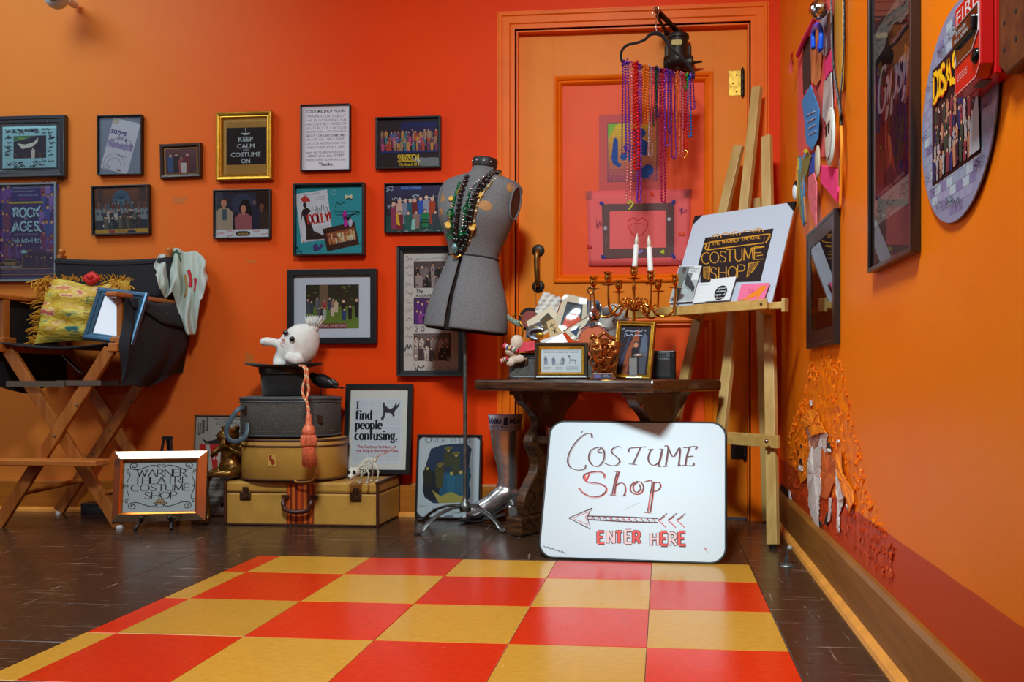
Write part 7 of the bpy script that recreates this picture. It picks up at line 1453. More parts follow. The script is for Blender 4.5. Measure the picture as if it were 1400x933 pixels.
for ch, x, yb, h_, w_ in (('S', 352, 486, 66, 36), ('H', 398, 478, 62, 40), ('O', 448, 472, 60, 46), ('P', 498, 466, 64, 40)):
    c.glyphs(ch, *cq(x, yb), h_/3.886, GO, .085, .6, width=w_/3.886, rot=-5, shear=.06)
for L in ([(316, 420), (350, 414), (346, 484), (318, 470), (316, 420)], [(548, 464), (556, 392), (612, 380), (580, 430), (548, 464)]): c.poly([cq(*p) for p in L[:-1]], (150, 104, 34)); cl_(L, 1.2)
for (x, y) in ((330, 432), (334, 452), (332, 468), (572, 404), (590, 396), (566, 424), (560, 444)): cl_(wq([(x-8, y), (x, y-7), (x+7, y), (x, y+6), (x-3, y)]), .8, DKB)
c.build('logo_print', BD, PRINT)
def onboard(px, py, off): x, y, z = Canvas.P(c_b, px, py); R = Matrix.Translation((.196, 3.029, .842)) @ (Matrix.Rotation(BRZ, 4, 'Z') @ Matrix.Rotation(BRX, 4, 'X')); return R @ Vector((x, -off, z))
c_b = Canvas(0, 0, 1, 1, BDW, BDH); c_b.T = QB
def tray_card(label, cor, m, drawfn, off, name='postcard'):
    W_ = [onboard(x, y, off) for x, y in cor]; b = (W_[2]+W_[3])/2; t = empty(name, b, 0, label, 'card'); V = [p-b for p in W_]; nrm = (V[1]-V[0]).cross(V[3]-V[0]).normalized(); nrm = nrm if nrm.y < 0 else -nrm
    MB().add([tuple(p) for p in V]+[tuple(p-nrm*.0022) for p in V], [(3, 2, 1, 0), (4, 5, 6, 7)]+[(i, (i+1) % 4, 4+(i+1) % 4, 4+i) for i in range(4)]).build('card_sheet', m, t, fix=True)
    class QC(Canvas):
        def P(s, x, y): u, v = x/100, y/100; a = V[0].lerp(V[1], u); b2 = V[3].lerp(V[2], u); return tuple(a.lerp(b2, v)+nrm*(.0004+s.k*2e-5))
    k = QC(0, 0, 100, 100, 1, 1); drawfn(k); k.mb.build('print', PRINT, t)
def d1(k):
    k.rect(2, 2, 70, 98, (120, 124, 126)); k.rect(0, 40, 100, 98, (176, 186, 188)); k.person(28, 96, 90, (90, 80, 76), (110, 120, 110), (40, 34, 36), wd=26); k.poly([(45, 20), (95, 60), (95, 75), (45, 50)], (70, 72, 76)); 
    for q in range(7): k.line([(48+q*7, 20+q*6), (50+q*7, 60+q*3)], 2, (50, 52, 56))
    k.rect(50, 4, 98, 20, (206, 212, 214)); k.text('Just because', 52, 10, 5, (60, 60, 66), 42); k.text('it fits', 60, 18, 5, (60, 60, 66), 24)
tray_card('tall postcard with black and white photo of a standing person, left on easel tray', [(930, 369), (960.5, 368), (949, 416), (917, 419)], WHITE, d1, .013)
tray_card('blank white card between the photo postcard and the dotted card on the tray', [(956, 391), (978, 389), (970, 416), (949, 418)], WHITE, lambda k: k.rect(8, 10, 92, 14, (196, 204, 208)), .012)
def d2(k):
    k.ell(56, 66, 25, 32, (22, 22, 26), n=24); [k.text(s_, 56, y, 8, (220, 220, 226), w_, 'c', bold=.02) for s_, y, w_ in (('good', 50, 26), ('clothes', 63, 38), ('open all', 77, 40), ('doors', 91, 30))]
tray_card('white card with a black dot reading good clothes open all doors', [(975, 386), (1009.4, 382), (1001, 414), (967.5, 416.5)], WHITE, d2, .018)
tray_card('pink card with an orange high-heeled shoe, right end of easel tray', [(1016.4, 391), (1055.5, 388), (1048.5, 411), (1011, 413)], mat('pink_card', (236, 110, 150), .6), lambda k: (k.poly([(12, 98), (30, 88), (46, 62), (62, 44), (72, 20), (90, 16), (94, 34), (82, 64), (78, 98), (72, 98), (72, 76), (56, 86), (36, 98)], (236, 132, 30)), k.line([(30, 34), (42, 46), (34, 56), (48, 60), (46, 40), (56, 50)], 2, (190, 40, 60))), .014)
# door stop on the floor
a = atd(1086, 775, 2.69); DS = empty('door_stop', (.385, 2.68, .0), 0, 'small worn metal door stop screwed to the floor near the right wall', 'doorstop')
MB().lathe([(0, .0), (.022, 0), (.020, .004), (.010, .008), (0, .009)], 20, c=(0, 0, .0005), sx=1.2).build('base_plate', IRON, DS, smooth=50); MB().tube(pts_smooth([(0, 0, .006), (.002, 0, .030), (.004, -.002, .046), (.010, -.004, .056)], 5), [.008]*5+[.006]*5+[.0065]*6, 10).build('stem', IRON, DS, smooth=180); MB().ball((.010, -.004, .056), (.009, .009, .008), 12, 8).build('bumper', mat('dirty_rubber', (150, 150, 140), .6), DS, smooth=180)
m = MB(); r = random.Random(9)
# ------------------------------------------------------------ door closer, hanger and bead strands
def dl(px, py, d): return atd(px, py, d)
e0 = at(927, 70, YD); CL = empty('door_closer', e0, 0, 'old dark cast-iron door closer with folding arm at top of the door', 'door closer')
def L3(px, py, d): return dl(px, py, d)-e0
ctr = L3(927, 72, 3.47)
MB().lathe([(0, -.074), (.012, -.072), (.014, -.064), (.030, -.060), (.040, -.052), (.044, -.035), (.042, -.02), (.040, .052), (.045, .054), (.046, .064), (.044, .070), (.030, .074), (.010, .078), (0, .078)], 30, c=tuple(ctr)).build('cylinder', DKMETAL, CL, smooth=40)
m = MB(); m.lathe([(0, -.060), (.026, -.058), (.031, -.050), (.032, -.028), (.029, -.02), (.028, .03), (.031, .036), (.031, .055), (.024, .062), (0, .064)], 22, M=Matrix.Translation(ctr+Vector((.0, .005, -.042))) @ Matrix.Rotation(PI/2, 4, 'Y')); m.build('cross_barrel', DKMETAL, CL, smooth=40)
MB().tube([ctr+Vector((.06, .0, -.042)), ctr+Vector((.098, 0, -.040))], [.007, .004], 8).build('adjuster_screw', DKMETAL, CL); MB().box(ctr+Vector((.0, .045, -.01)), (.11, .025, .11)).build('mounting_plate', DKMETAL, CL, bevel=.004)
MB().prism([(-.022, -.006), (-.016, -.010), (.016, -.010), (.022, -.006), (.022, .006), (.016, .010), (-.016, .010), (-.022, .006)], -.044, -.038, M=Matrix.Translation(ctr+Vector((-.006, 0, .026)))).build('oval_badge', mat('badge_brass', (110, 92, 50), .4, .7), CL)
top = ctr+Vector((.004, 0, .082)); tip = L3(898, 14, 3.33); MB().bar(top, tip, .020, .012).build('main_arm', DKMETAL, CL, bevel=.002); MB().lathe([(0, -.006), (.014, -.006), (.014, .008), (0, .010)], 16, c=tuple(top)).build('arm_joint', DKMETAL, CL); MB().ball(tip, (.011, .011, .014), 12, 8).build('elbow_joint', mat('rusty_iron', (120, 60, 30), .6, .4), CL)
p2 = L3(912, 46, 3.49); MB().bar(tip+Vector((0, 0, -.02)), p2, .012, .008).build('fore_arm', DKMETAL, CL, bevel=.001); MB().ball(p2, (.014, .012, .011), 12, 8).build('arm_bracket', DKMETAL, CL)
HD = 3.30
HG = empty('clothes_hanger', dl(898, 18, HD), 0, 'black velvet clothes hanger hooked on the closer arm, tilted, strung with beads', 'hanger'); h0 = dl(898, 18, HD)
VEL = mat('black_velvet', (14, 13, 15), .9, sheen=.2)
def H3(px, py, d=HD): return dl(px, py, d)-h0
MB().tube(pts_smooth([H3(893, 20, HD), H3(892, 14, HD), H3(897, 9, HD), H3(901, 13, HD), H3(899, 22, HD), H3(897, 32, HD), H3(898, 46, HD)], 5), .0018, 6).build('hook', CHROME, HG, smooth=180)
P = pts_smooth([H3(*q) for q in ((852, 86), (849, 80), (850, 70), (857, 62), (873, 58), (882, 54), (888, 48), (896, 45.5), (904, 48), (911, 56), (917, 66), (931, 78), (942, 90), (948, 100), (948, 108))], 4)
MB().tube(P, [.0055+.003*math.exp(-((i-30)/6)**2) for i in range(len(P))], 8, flat=.6, up=(0, 1, 0)).build('shoulders', VEL, HG, smooth=180)
MB().tube([H3(852, 86), H3(948, 107)], .0050, 8).build('crossbar', VEL, HG, smooth=180)
BEADS = {'purple': (112, 36, 150), 'pink': (236, 140, 140), 'red': (214, 20, 20), 'violet': (120, 60, 190), 'orange': (230, 120, 30), 'silver': (196, 176, 180), 'rose': (200, 60, 110), 'dark green': (16, 80, 40), 'plum': (90, 40, 110), 'magenta': (176, 16, 80), 'peach': (226, 120, 90), 'pale pink': (220, 140, 150), 'blue': (10, 110, 200), 'green': (30, 150, 60)}
bm_ = {k: mat('bead_'+k.replace(' ', '_'), v, .18, .45) for k, v in BEADS.items()}
STR = [('purple', 853, 210, 5, 1.7), ('violet', 857, 206, 5, 1.7), ('pink', 862, 275, 6, 2.0), ('red', 869, 232, 6, 2.6), ('red', 872, 273, 4, 1.8), ('violet', 875, 277, 5, 1.8), ('orange', 881, 172, 4, 2.0), ('orange', 885, 168, 4, 2.0), ('silver', 889, 214, 5, 1.5), ('rose', 893, 192, 5, 1.6), ('dark green', 897, 172, 3, 1.9), ('plum', 901, 160, 4, 1.7), ('magenta', 906, 277, 5, 2.0), ('violet', 911, 200, 6, 1.6), ('plum', 915, 182, 4, 1.7), ('purple', 920, 217, 6, 1.7), ('orange', 925, 170, 4, 1.5), ('peach', 927, 213, 6, 1.5), ('pale pink', 932, 214, 5, 1.5), ('magenta', 934, 176, 5, 1.7), ('red', 937, 205, 4, 1.7), ('green', 938, 122, 4, 1.8), ('blue', 942, 187, 5, 2.1), ('purple', 946, 150, 5, 1.7)]
rnd = random.Random(11); ordn = {}
tot = {}
for s_ in STR: tot[s_[0]] = tot.get(s_[0], 0)+1
ON = ['first', 'second', 'third', 'fourth']
sph = {}
for i, (col, px, yb, wdp, rp) in enumerate(STR):
    yt = 86+(px-852)*21/96; dd = HD-.006-(.006 if i % 2 else 0); base = dl(px, yt, dd); ordn[col] = ordn.get(col, 0)+1; s = dd/FPX; L_ = (yb-yt)*s; w2 = wdp*s/2; rr_ = rp*s*.84
    lab = f'long {col} bead strand' if L_ > .45 else f'{col} bead strand'
    lab += f', {ON[ordn[col]-1]} {col} one from the left on the hanger' if tot[col] > 1 else ', the only one of that colour on the hanger'
    t = empty('bead_strand', base, 0, lab, 'beads', 'bead strands looped on the black hanger'); mb = MB()
    path = []
    sw = rnd.uniform(-.004, .004)
    for k in range(14): u = k/13; path.append((-w2*(.5+.5*u)+sw*u*u*2, -.002*math.sin(5*u), .008-u*(L_-w2)))
    for k in range(5): a = PI+PI*(k+1)/6; path.append((w2*math.cos(a)+sw*2, 0, -(L_-w2)+w2*math.sin(a)))
    for k in range(14): u = 1-k/13; path.append((w2*(.5+.5*u)+sw*u*u*2, -.002*math.sin(4*u), .008-u*(L_-w2)))
    path += [(w2*.4, .006, .010), (0, .010, .006), (-w2*.4, .006, .009), (-w2*.5, .0, .008)]
    P = [Vector(p) for p in path]; acc = 0; last = P[0]; mb.ball(P[0], rr_, 6, 5)
    for a_, b_ in zip(P, P[1:]):
        L2 = (b_-a_).length; n = max(1, int(L2/.002))
        for j in range(n):
            q = a_.lerp(b_, (j+1)/n); acc += L2/n
            if acc >= rr_*2.15: mb.ball(q, rr_, 6, 5); acc = 0
    for k in range(4): mb.ball((rnd.uniform(-.008, .008), rnd.uniform(-.008, -.002), rnd.uniform(-.012, .014)), rr_, 6, 5)
    tag(mb.build('beads', bm_[col], t, smooth=180), kind='stuff'); MB().tube(P, rr_*.25, 4).build('thread', bm_[col], t)
    if col == 'pink' or (col == 'red' and yb == 205):
        m = MB(); m.tube(pts_smooth([(-.004, 0, -L_), (.010, -.002, -L_-.010), (.002, 0, -L_-.024), (-.006, 0, -L_-.034)], 4), .004, 6); m.build('charm', mat('lime_charm', (170, 180, 40), .4) if col == 'pink' else bm_['orange'], t, smooth=180)
# ------------------------------------------------------------ pictures taped to the door
def door_quad(x0, y0, x1, y1, y): a = at(x0, y1, y); b = at(x1, y1, y); tz = at((x0+x1)/2, y0, y).z; return Vector(((a.x+b.x)/2, y, a.z)), b.x-a.x, tz-a.z
YP = YD+.019
o, W, H = door_quad(819, 156, 911, 262, YP-.003); t = empty('door_poster', o, 0, 'purple-red matted rainbow print with blue shapes, on the upper door panel', 'poster')
MB().box((0, 0, H/2), (W, .003, H)).build('mat_card', mat('plum_red_card', (190, 60, 54), .6), t)
c = Canvas(819, 156, 911, 262, W, H, y=-.0017); c.grad(831, 168, 898, 249, (216, 190, 40), (150, 50, 90), 9); c.poly([(831, 168), (845, 168), (831, 190)], (120, 180, 60)); c.k += 1
for j in range(12):
    for i in range(9): c.line([(832+i*7.5+(3.7 if j % 2 else 0)+3*math.cos(a_), 171+j*6.8+3*math.sin(a_)) for a_ in [k*PI/3 for k in range(7)]], .4, (176, 120, 60), False)
BL_ = (20, 66, 140)
c.poly([(839, 190), (842, 188), (845, 192), (845, 222), (850, 226), (847, 230), (838, 224), (836, 216)], BL_); c.ell(853, 215, 5, 5, BL_, n=12); c.poly([(852, 200), (860, 196), (866, 200), (868, 212), (862, 224), (856, 214)], BL_); c.poly([(860, 180), (880, 176), (884, 184), (878, 190), (886, 196), (884, 214), (870, 212), (866, 194)], BL_)
c.ell(886, 234, 8, 8, BL_, n=14); c.poly([(872, 238), (878, 230), (888, 244), (880, 246)], BL_); c.line([(831, 168), (898, 168), (898, 249), (831, 249), (831, 168)], 1.0, (60, 60, 90)); c.build('print', t, PRINT)
o, W, H = door_quad(802, 260, 944, 364, YP-.004); t = empty('paper_drawing', o, 0, 'pink paper drawing with grey frame border and red lips, taped to the door', 'drawing')
c = Canvas(802, 260, 944, 364, W, H, y=0, step=4e-5); mp_ = MB()
mp_.surf(lambda u, v: ((u-.5)*W*(1-.03*v)+.002, -.004*v*abs(math.sin(3*u))-.0006, H*(1-v)), 20, 10); mp_.build('paper_sheet', mat('pink_paper', (226, 92, 92), .7), t, solid=.0006, smooth=180)
c.y = -.0062; c.poly([(823, 279), (922, 279), (922, 353), (825, 354)], (98, 68, 66)); c.poly([(834, 289), (911, 289), (911, 340), (834, 341)], (228, 98, 96))
for x, y, a_ in ((822, 277, 0), (920, 277, 90), (824, 351, 0), (920, 351, 20)): c.ell(x+1, y+1, 4.2, 2.6, (44, 50, 130), a_+35, n=6)
RL = (206, 40, 56); lips = lambda L, w_=1.6: c.line([(p.x, p.y) for p in pts_smooth([(a, b, 0) for a, b in L], 5)], w_, RL)
lips([(859, 308), (860, 302), (868, 299), (873, 303), (878, 299), (886, 305), (884, 314), (876, 323), (866, 322), (859, 308)]); lips([(862, 309), (870, 306), (884, 308)], .8)
c.ell(828, 312, 2.4, 3, (160, 160, 170), n=8); c.ell(915, 301, 3, 2.4, (190, 200, 214), n=6); c.ell(829, 329, 1, 6, (120, 90, 86), 10); c.sig(815, 306, 8, 18, (150, 60, 80), .6, 10); c.sig(929, 290, 10, 18, (120, 50, 90), .7, 12); c.sig(918, 358, 16, 3, (130, 60, 90), .5, 10)
for x, y, cc in ((893, 266, (226, 60, 20)), (932, 321, (226, 70, 20)), (807, 336, (190, 30, 20)), (905, 346, (176, 190, 40)), (860, 276, (190, 180, 40)), (877, 345, (150, 120, 190))):
    for k in range(4): c.ell(x+c.rnd.uniform(-3, 3), y+c.rnd.uniform(-2, 2), 2, 1.6, cc, c.rnd.uniform(0, 90), n=6)
o_ = c.build('drawing_print', t)
for x in (805, 941): q = at(x, 270, YP-.004)-at(873, 364, YP-.004); MB().box((q.x, -.003, H-.018), (.030, .0006, .036)).build('clear_tape', PLASTIC, t)
# ------------------------------------------------------------ right wall pictures
def rwall(y_left, y_right, z0, z1, dp, name, label, cat, bw, fm, prof=None, glass=True):
    W, H = y_left-y_right, z1-z0; t = picture(name, label, cat, Vector((XR-.002, (y_left+y_right)/2, z0)), W, H, bw, dp, fm, rz=-PI/2, prof=prof, glass=glass); return t, W, H
t, W, H = rwall(1.932, 1.603, .821, 1.717, .018, 'poster_frame', 'tall dark framed signed musical poster high on the right wall', 'poster', .010, mat('dark_espresso', (30, 18, 16), .3, coat=.3), prof=[(0, 0), (0, .018), (.010, .018), (.010, .012)])
c = Canvas(0, 0, 316, 896, W, H, y=-.007); c.rect(0, 0, 316, 896, (130, 100, 104)); c.rect(14, 370, 302, 796, (190, 196, 190)); c.grad(24, 432, 292, 740, (38, 24, 40), (84, 30, 60), 8)
c.ell(158, 560, 120, 150, (52, 36, 40), n=20); c.ell(232, 540, 46, 60, (200, 130, 70), n=16); c.rect(196, 480, 240, 610, (50, 34, 40)); c.k += 1
for j in range(16):
    for i in range(18): c.rect(34+i*14, 500+j*9, 38+i*14, 503+j*9, (86, 56, 66), False)
c.poly([(100, 520), (110, 512), (118, 560), (124, 620), (150, 640), (170, 690), (196, 736), (130, 738), (104, 660)], (170, 60, 34)); c.poly([(124, 620), (146, 634), (158, 680), (136, 690)], (210, 120, 70)); c.poly([(90, 700), (150, 690), (200, 738), (80, 738)], (60, 20, 50))
c.text('May 1st-June 20', 158, 452, 14, (200, 180, 220), 120, shear=.2); c.ell(60, 462, 22, 14, (150, 110, 50)); c.text('WARNER', 40, 467, 9, (60, 40, 30), 40)
c.glyphs('Gypsy', 46, 560, 90, (214, 206, 214), .18, .25, .04, shear=.22, width=216, gap=.08)
c.text('www.warnertheatre.org   860-489-7180', 40, 736, 8, (200, 180, 190), 200)
for k in range(8): c.sig(30+(k % 3)*90, 756+(k//3)*14, 54, 16, (60, 60, 76), 1.4, 12)
for k in range(8): c.sig(30+(k % 3)*90, 384+(k//3)*16, 54, 16, (60, 60, 76), 1.4, 12)
c.ell(70, 850, 22, 6, (120, 130, 60)); c.build('print', t, PRINTG)
t, W, H = rwall(2.753, 2.313, .678, 1.043, .016, 'picture_frame', 'small black framed picture low on the right wall, its glass mirroring the easel', 'picture', .052, mat('matte_black_frame', (30, 26, 26), .35), prof=[(0, 0), (0, .016), (.010, .016), (.012, .014), (.050, .012), (.052, .008)])
c = Canvas(0, 0, 100, 84, W-.104, H-.104, y=-.0055); c.rect(0, 0, 100, 84, (88, 84, 96)); c.rect(14, 12, 86, 72, (60, 56, 66)); c.sig(60, 78, 20, 5, (120, 120, 130), .6); o_ = c.build('print', t); o_.location = (0, 0, .052)
MIRG = glass_mat('strongly_reflecting_glass', (1, 1, 1), 2.3)
for ch in t.children:
    if ch.name.startswith('glass'): ch.data.materials[0] = MIRG
# large disc
DK = empty('disc_poster', (XR-.004, 1.403, .841), -PI/2, 'large round disc poster covered in autographs with crowd photo, on right wall', 'poster'); R_ = .174
MB().lathe([(0, 0), (R_, 0), (R_+.001, .0015), (R_, .003), (0, .003)], 72, M=Matrix.Translation((0, 0, R_)) @ Matrix.Rotation(PI/2, 4, 'X')).build('disc', mat('disc_lilac', (130, 140, 170), .35), DK)
c = Canvas(0, 0, 348, 348, .348, .348, y=-.0032); c.k += 1
for j in range(22):
    for i in range(13):
        x = i*30+(15 if j % 2 else 0); y = j*16; 
        if (x+14-174)**2+(y+7-174)**2 < 158**2: c.rect(x, y, x+28, y+14.5, c.rnd.choice([(150, 146, 176), (126, 116, 156), (168, 180, 190), (140, 150, 170)]), False)
c.rect(60, 66, 288, 268, (44, 22, 26)); c.crowd(70, 150, 280, 262, 4, 13, [(60, 30, 40), (30, 40, 90), (130, 50, 60), (160, 150, 150), (50, 60, 50), (180, 120, 90)], 40); c.poly([(250, 210), (280, 170), (288, 262), (246, 262)], (180, 186, 196))
for dx, col in ((3, (190, 50, 20)), (0, (250, 190, 20))): c.glyphs('DISASTER!', 74+dx, 124+dx, 46, col, .2, None, 0, width=205, gap=.12, jit=.03)
for k in range(34):
    a = c.rnd.uniform(0, 2*PI); q = c.rnd.uniform(128, 158); x, y = 174+q*math.cos(a), 174+q*math.sin(a)
    if not (50 < x < 290 and 60 < y < 272): c.sig(x-18, y, 36, 14, (40, 40, 60), 1.3, 10)
c.build('print', DK, PRINTG)
# fire alarm pull station
FX = .4317; AL_Y0, AL_Y1 = 1.2916, 1.1915; z0, z1 = 1.0037, 1.1330; AW = AL_Y0-AL_Y1; REDM = mat('alarm_red', (206, 16, 16), .3, coat=.4)
AL_ = empty('fire_alarm', (XR-.001, (AL_Y0+AL_Y1)/2, z0), -PI/2, 'red fire alarm pull station mounted beside the round disc on right wall', 'alarm'); dpt = XR-FX
MB().box((0, -dpt*.28, (z1-z0)/2), (AW, dpt*.56, z1-z0)).build('back_box', REDM, AL_, bevel=.002); MB().prism([(-AW/2, .0), (AW/2-.018, 0), (AW/2, .014), (AW/2, z1-z0), (-AW/2, z1-z0)], -dpt, -dpt*.57).build('front_plate', REDM, AL_, bevel=.0015)
k = (z1-z0)*1000; c = Canvas(0, 0, 100, k, AW, z1-z0, y=-dpt-.0002); WL = (220, 206, 206)
c.line([(2, 1), (98, 1), (98, k-14), (82, k-2), (2, k-2), (2, 1)], 1.2, WL); c.text('FIRE', 50, 28, 20, WL, 84, 'c'); c.text('FIRE', 50, 27.6, 18.5, (206, 24, 24), 82, 'c') if False else None
c.lines(10, k-28, 52, k-20, 3, (230, 170, 160), 1.4); c.build('lettering', AL_)
P = [(-.046, .100), (.046, .100), (.046, .062), (.022, .044), (-.046, .044)]
MB().prism(P, -dpt-.0006, -dpt+.004).build('handle_recess', mat('alarm_dark', (20, 10, 10), .2, coat=.5), AL_); pl_ = P+[P[0]]; MB().tube([(x, -dpt-.0008, z) for x, z in P], .0012, 5, closed=True).build('recess_outline', mat('pale_line', WL, .5), AL_)
MB().box((-.004, -dpt-.003, .078), (.078, .008, .022)).build('pull_handle', mat('alarm_dark', (20, 10, 10), .2, coat=.5), AL_, bevel=.003); c = Canvas(0, 0, 80, 24, .078, .022, y=-dpt-.0072); c.text('PUSH IN', 40, 10, 6.5, (200, 205, 210), 40, 'c'); c.text('PULL DOWN', 40, 20, 6.5, (200, 205, 210), 54, 'c'); o_ = c.build('handle_lettering', AL_); o_.location = (-.004, 0, .067)
MB().lathe([(0, .006), (.007, .006), (.010, .003), (.011, 0)], 20, M=Matrix.Translation((.036, -dpt, .030)) @ Matrix.Rotation(PI/2, 4, 'X')).build('key_lock', mat('black_lock', (30, 26, 26), .15, .5), AL_, smooth=50); MB().box((.012, -dpt*.6, -.0006), (.030, .014, .002)).build('bottom_catch', mat('catch_grey', (110, 100, 90), .4, .4), AL_)
# perforated brown panel mounted nearer
PW = wood('dark_pegboard', (112, 62, 24), (84, 44, 16), .5, axis=1, scale=.6); PB = empty('pegboard_panel', (XR-.001, .945, .992), -PI/2, 'brown perforated wooden panel at the right edge, partly behind the fire alarm', 'panel')
MB().prism([(-.245, .02), (-.22, .0), (.245, .0), (.245, .40), (-.245, .40)], -.020, 0).build('panel_board', PW, PB, bevel=.003); m = MB()
for j in range(10):
    for i in range(12): m.lathe([(0, 0), (.0035, 0), (.0035, .0004), (0, .0004)], 10, M=Matrix.Translation((-.225+i*.038, -.0201, .035+j*.036)) @ Matrix.Rotation(PI/2, 4, 'X'))
tag(m.build('peg_holes', DARKHOLE, PB), kind='stuff')
# ------------------------------------------------------------ hanging banner of keepsakes, lanyard and trinkets
def wv(px, py, off): p = atX(px, py, XR-off); return p
def wprism(pts, off, th, m, name, parent, base, smooth=None, wave=0):
    V = [wv(x, y, off) for x, y in pts]; n = len(V)
    return MB().add([tuple(p-base) for p in V]+[tuple(p-base+Vector((th, 0, 0))) for p in V], [tuple(range(n)), tuple(range(n, 2*n))[::-1]]+[(i, (i+1) % n, n+(i+1) % n, n+i) for i in range(n)]).build(name, m, parent, fix=True, bevel=.0008)
HP = mat('hot_pink_felt', (226, 40, 110), .85, bump=.3, bscale=90); b = wv(1118, 60, 0.004); b.x = XR-.001
BN = empty('keepsake_banner', b, 0, 'pink banner of pinned photos, fabric scraps and tags hanging on the right wall', 'banner')
SAL = mat('salmon_felt', (232, 92, 84), .85)
wprism([(1091, 74), (1100, 60), (1118, 22), (1124, 0), (1126, -30), (1146, -30), (1144, 60), (1141, 130), (1138, 200), (1128, 215), (1110, 215), (1097, 240), (1090, 200)], .006, .005, SAL, 'backing_felt', BN, b)
P = [wv(x, y, .018)-b for x, y in ((1091, 76), (1098, 58), (1106, 42), (1112, 30), (1118, 14), (1124, -6), (1128, -30))]; MB().tube(pts_smooth(P, 5), .008, 8).build('pink_rope', HP, BN, smooth=180)
m = MB(); r = random.Random(4); cc_ = wv(1085, 84, .02)-b
for k in range(26): 
    a = r.uniform(0, 2*PI); q = r.uniform(.02, .055); m.add([tuple(cc_+Vector((-.004, 0, 0))), tuple(cc_+Vector((-.012, -q*math.cos(a)*1.1, q*math.sin(a)*.9))), tuple(cc_+Vector((-.006, -q*math.cos(a+.5)*1.1, q*math.sin(a+.5)*.9)))], [(0, 1, 2)])
tag(m.build('net_rosette', mat('coral_net', (236, 96, 84), .8), BN), kind='stuff')
wprism([(1098, 60), (1107, 48), (1108, 110), (1106, 126), (1098, 130), (1097, 90)], .010, .003, mat('brown_felt', (62, 36, 30), .9, bump=.4), 'brown_scrap', BN, b)
wprism([(1108, 50), (1122, 20), (1124, 60), (1120, 110), (1116, 118), (1109, 112)], .012, .003, mat('skin_tone_photo', (200, 120, 70), .5, noise=.3, nscale=12), 'photo_scrap', BN, b)
wprism([(1122, 24), (1128, 10), (1134, 20), (1133, 70), (1127, 78), (1122, 70)], .014, .003, mat('grey_photo', (160, 160, 170), .5, noise=.4, nscale=14), 'photo_scrap', BN, b)
wprism([(1131, 20), (1137, 10), (1137, 64), (1129, 84), (1130, 60)], .016, .003, mat('brown_photo', (90, 56, 40), .5, noise=.5, nscale=14), 'photo_scrap', BN, b)
wprism([(1127, 84), (1137, 60), (1138, 96), (1128, 112)], .016, .003, HP, 'pink_scrap', BN, b)
wprism([(1126, 112), (1136, 96), (1138, 150), (1134, 176), (1124, 160)], .016, .003, mat('silver_photo', (170, 168, 168), .4, noise=.4, nscale=16), 'photo_scrap', BN, b)
wprism([(1101, 124), (1110, 118), (1112, 140), (1104, 146)], .013, .003, HP, 'pink_scrap', BN, b)
for (x0, y0, x1, y1, col) in ((1091, 215, 1097, 300, (120, 110, 60)), (1094, 214, 1100, 310, (60, 120, 140)), (1097, 214, 1103, 306, (180, 130, 80)), (1092, 216, 1092, 286, (180, 150, 60)), (1100, 210, 1101, 308, (60, 110, 160)), (1098, 214, 1096, 292, (130, 90, 60))):
    P = [wv(x0, y0, .012)-b, wv((x0+x1)/2-1, (y0+y1)/2, .022)-b, wv(x1-1, y1, .014)-b]; MB().tube(pts_smooth(P, 6), [.004]*10+[.005, .004, .002], 6, flat=.5).build('fringe_ribbon', mat('ribbon_%d' % (x0*1000+x1), col, .8), BN, smooth=180)
def wthing(name, label, cat, pts, off, th, m, part='body'):
    b2 = sum((wv(x, y, off) for x, y in pts), Vector())/len(pts); t = empty(name, b2, 0, label, cat); wprism(pts, off, th, m, part, t, b2); return t, b2
t, b2 = wthing('blue_tag', 'long blue paper tag with pale print pinned across the pink banner', 'tag', [(1096, 138), (1108, 116), (1120, 150), (1118, 190), (1110, 206), (1102, 196), (1100, 170)], .024, .002, mat('blue_tag_card', (40, 140, 206), .6), 'tag_sheet')
for k in range(4): MB().tube([wv(1103+k*1.0, 158+k*9, .0255)-b2, wv(1114+k*.6, 152+k*9, .0255)-b2], .0012, 4).build('printed_line', WHITE, t)
t, b2 = wthing('green_tie', 'olive green fabric strip pinned below the blue tag on banner', 'fabric', [(1096, 222), (1104, 208), (1109, 214), (1103, 238), (1095, 258), (1094, 240)], .022, .003, mat('olive_fabric', (130, 126, 60), .8, noise=.2), 'strip')
t, b2 = wthing('pink_tie', 'thin pink plaid pointed tie hanging lowest from the banner', 'fabric', [(1105, 242), (1112, 236), (1116, 252), (1115, 290), (1115.5, 312), (1110, 296), (1105, 270)], .020, .004, mat('pink_plaid', (226, 110, 120), .8, noise=.15, nscale=60), 'tie')
t, b2 = wthing('pink_feather', 'bright pink fuzzy pointed scrap under the white sunglasses badge', 'fabric', [(1120, 226), (1132, 228), (1144, 232), (1145, 262), (1143, 276), (1134, 264), (1122, 250)], .020, .010, mat('fuzzy_pink', (240, 50, 120), .95, bump=.8, bscale=60), 'fuzzy_scrap')
t, b2 = wthing('blue_scrap', 'dark blue ribbon scrap between green strip and oval white badge', 'fabric', [(1107, 214), (1113, 208), (1112, 236), (1106, 240)], .019, .003, mat('royal_blue', (30, 70, 170), .7), 'ribbon')
t, b2 = wthing('yellow_arrow_pin', 'tiny yellow pointed pin at the top of the green strip', 'pin', [(1097, 207), (1101, 204), (1105, 207), (1101, 210)], .028, .003, mat('lemon', (226, 214, 40), .5), 'pin_body')
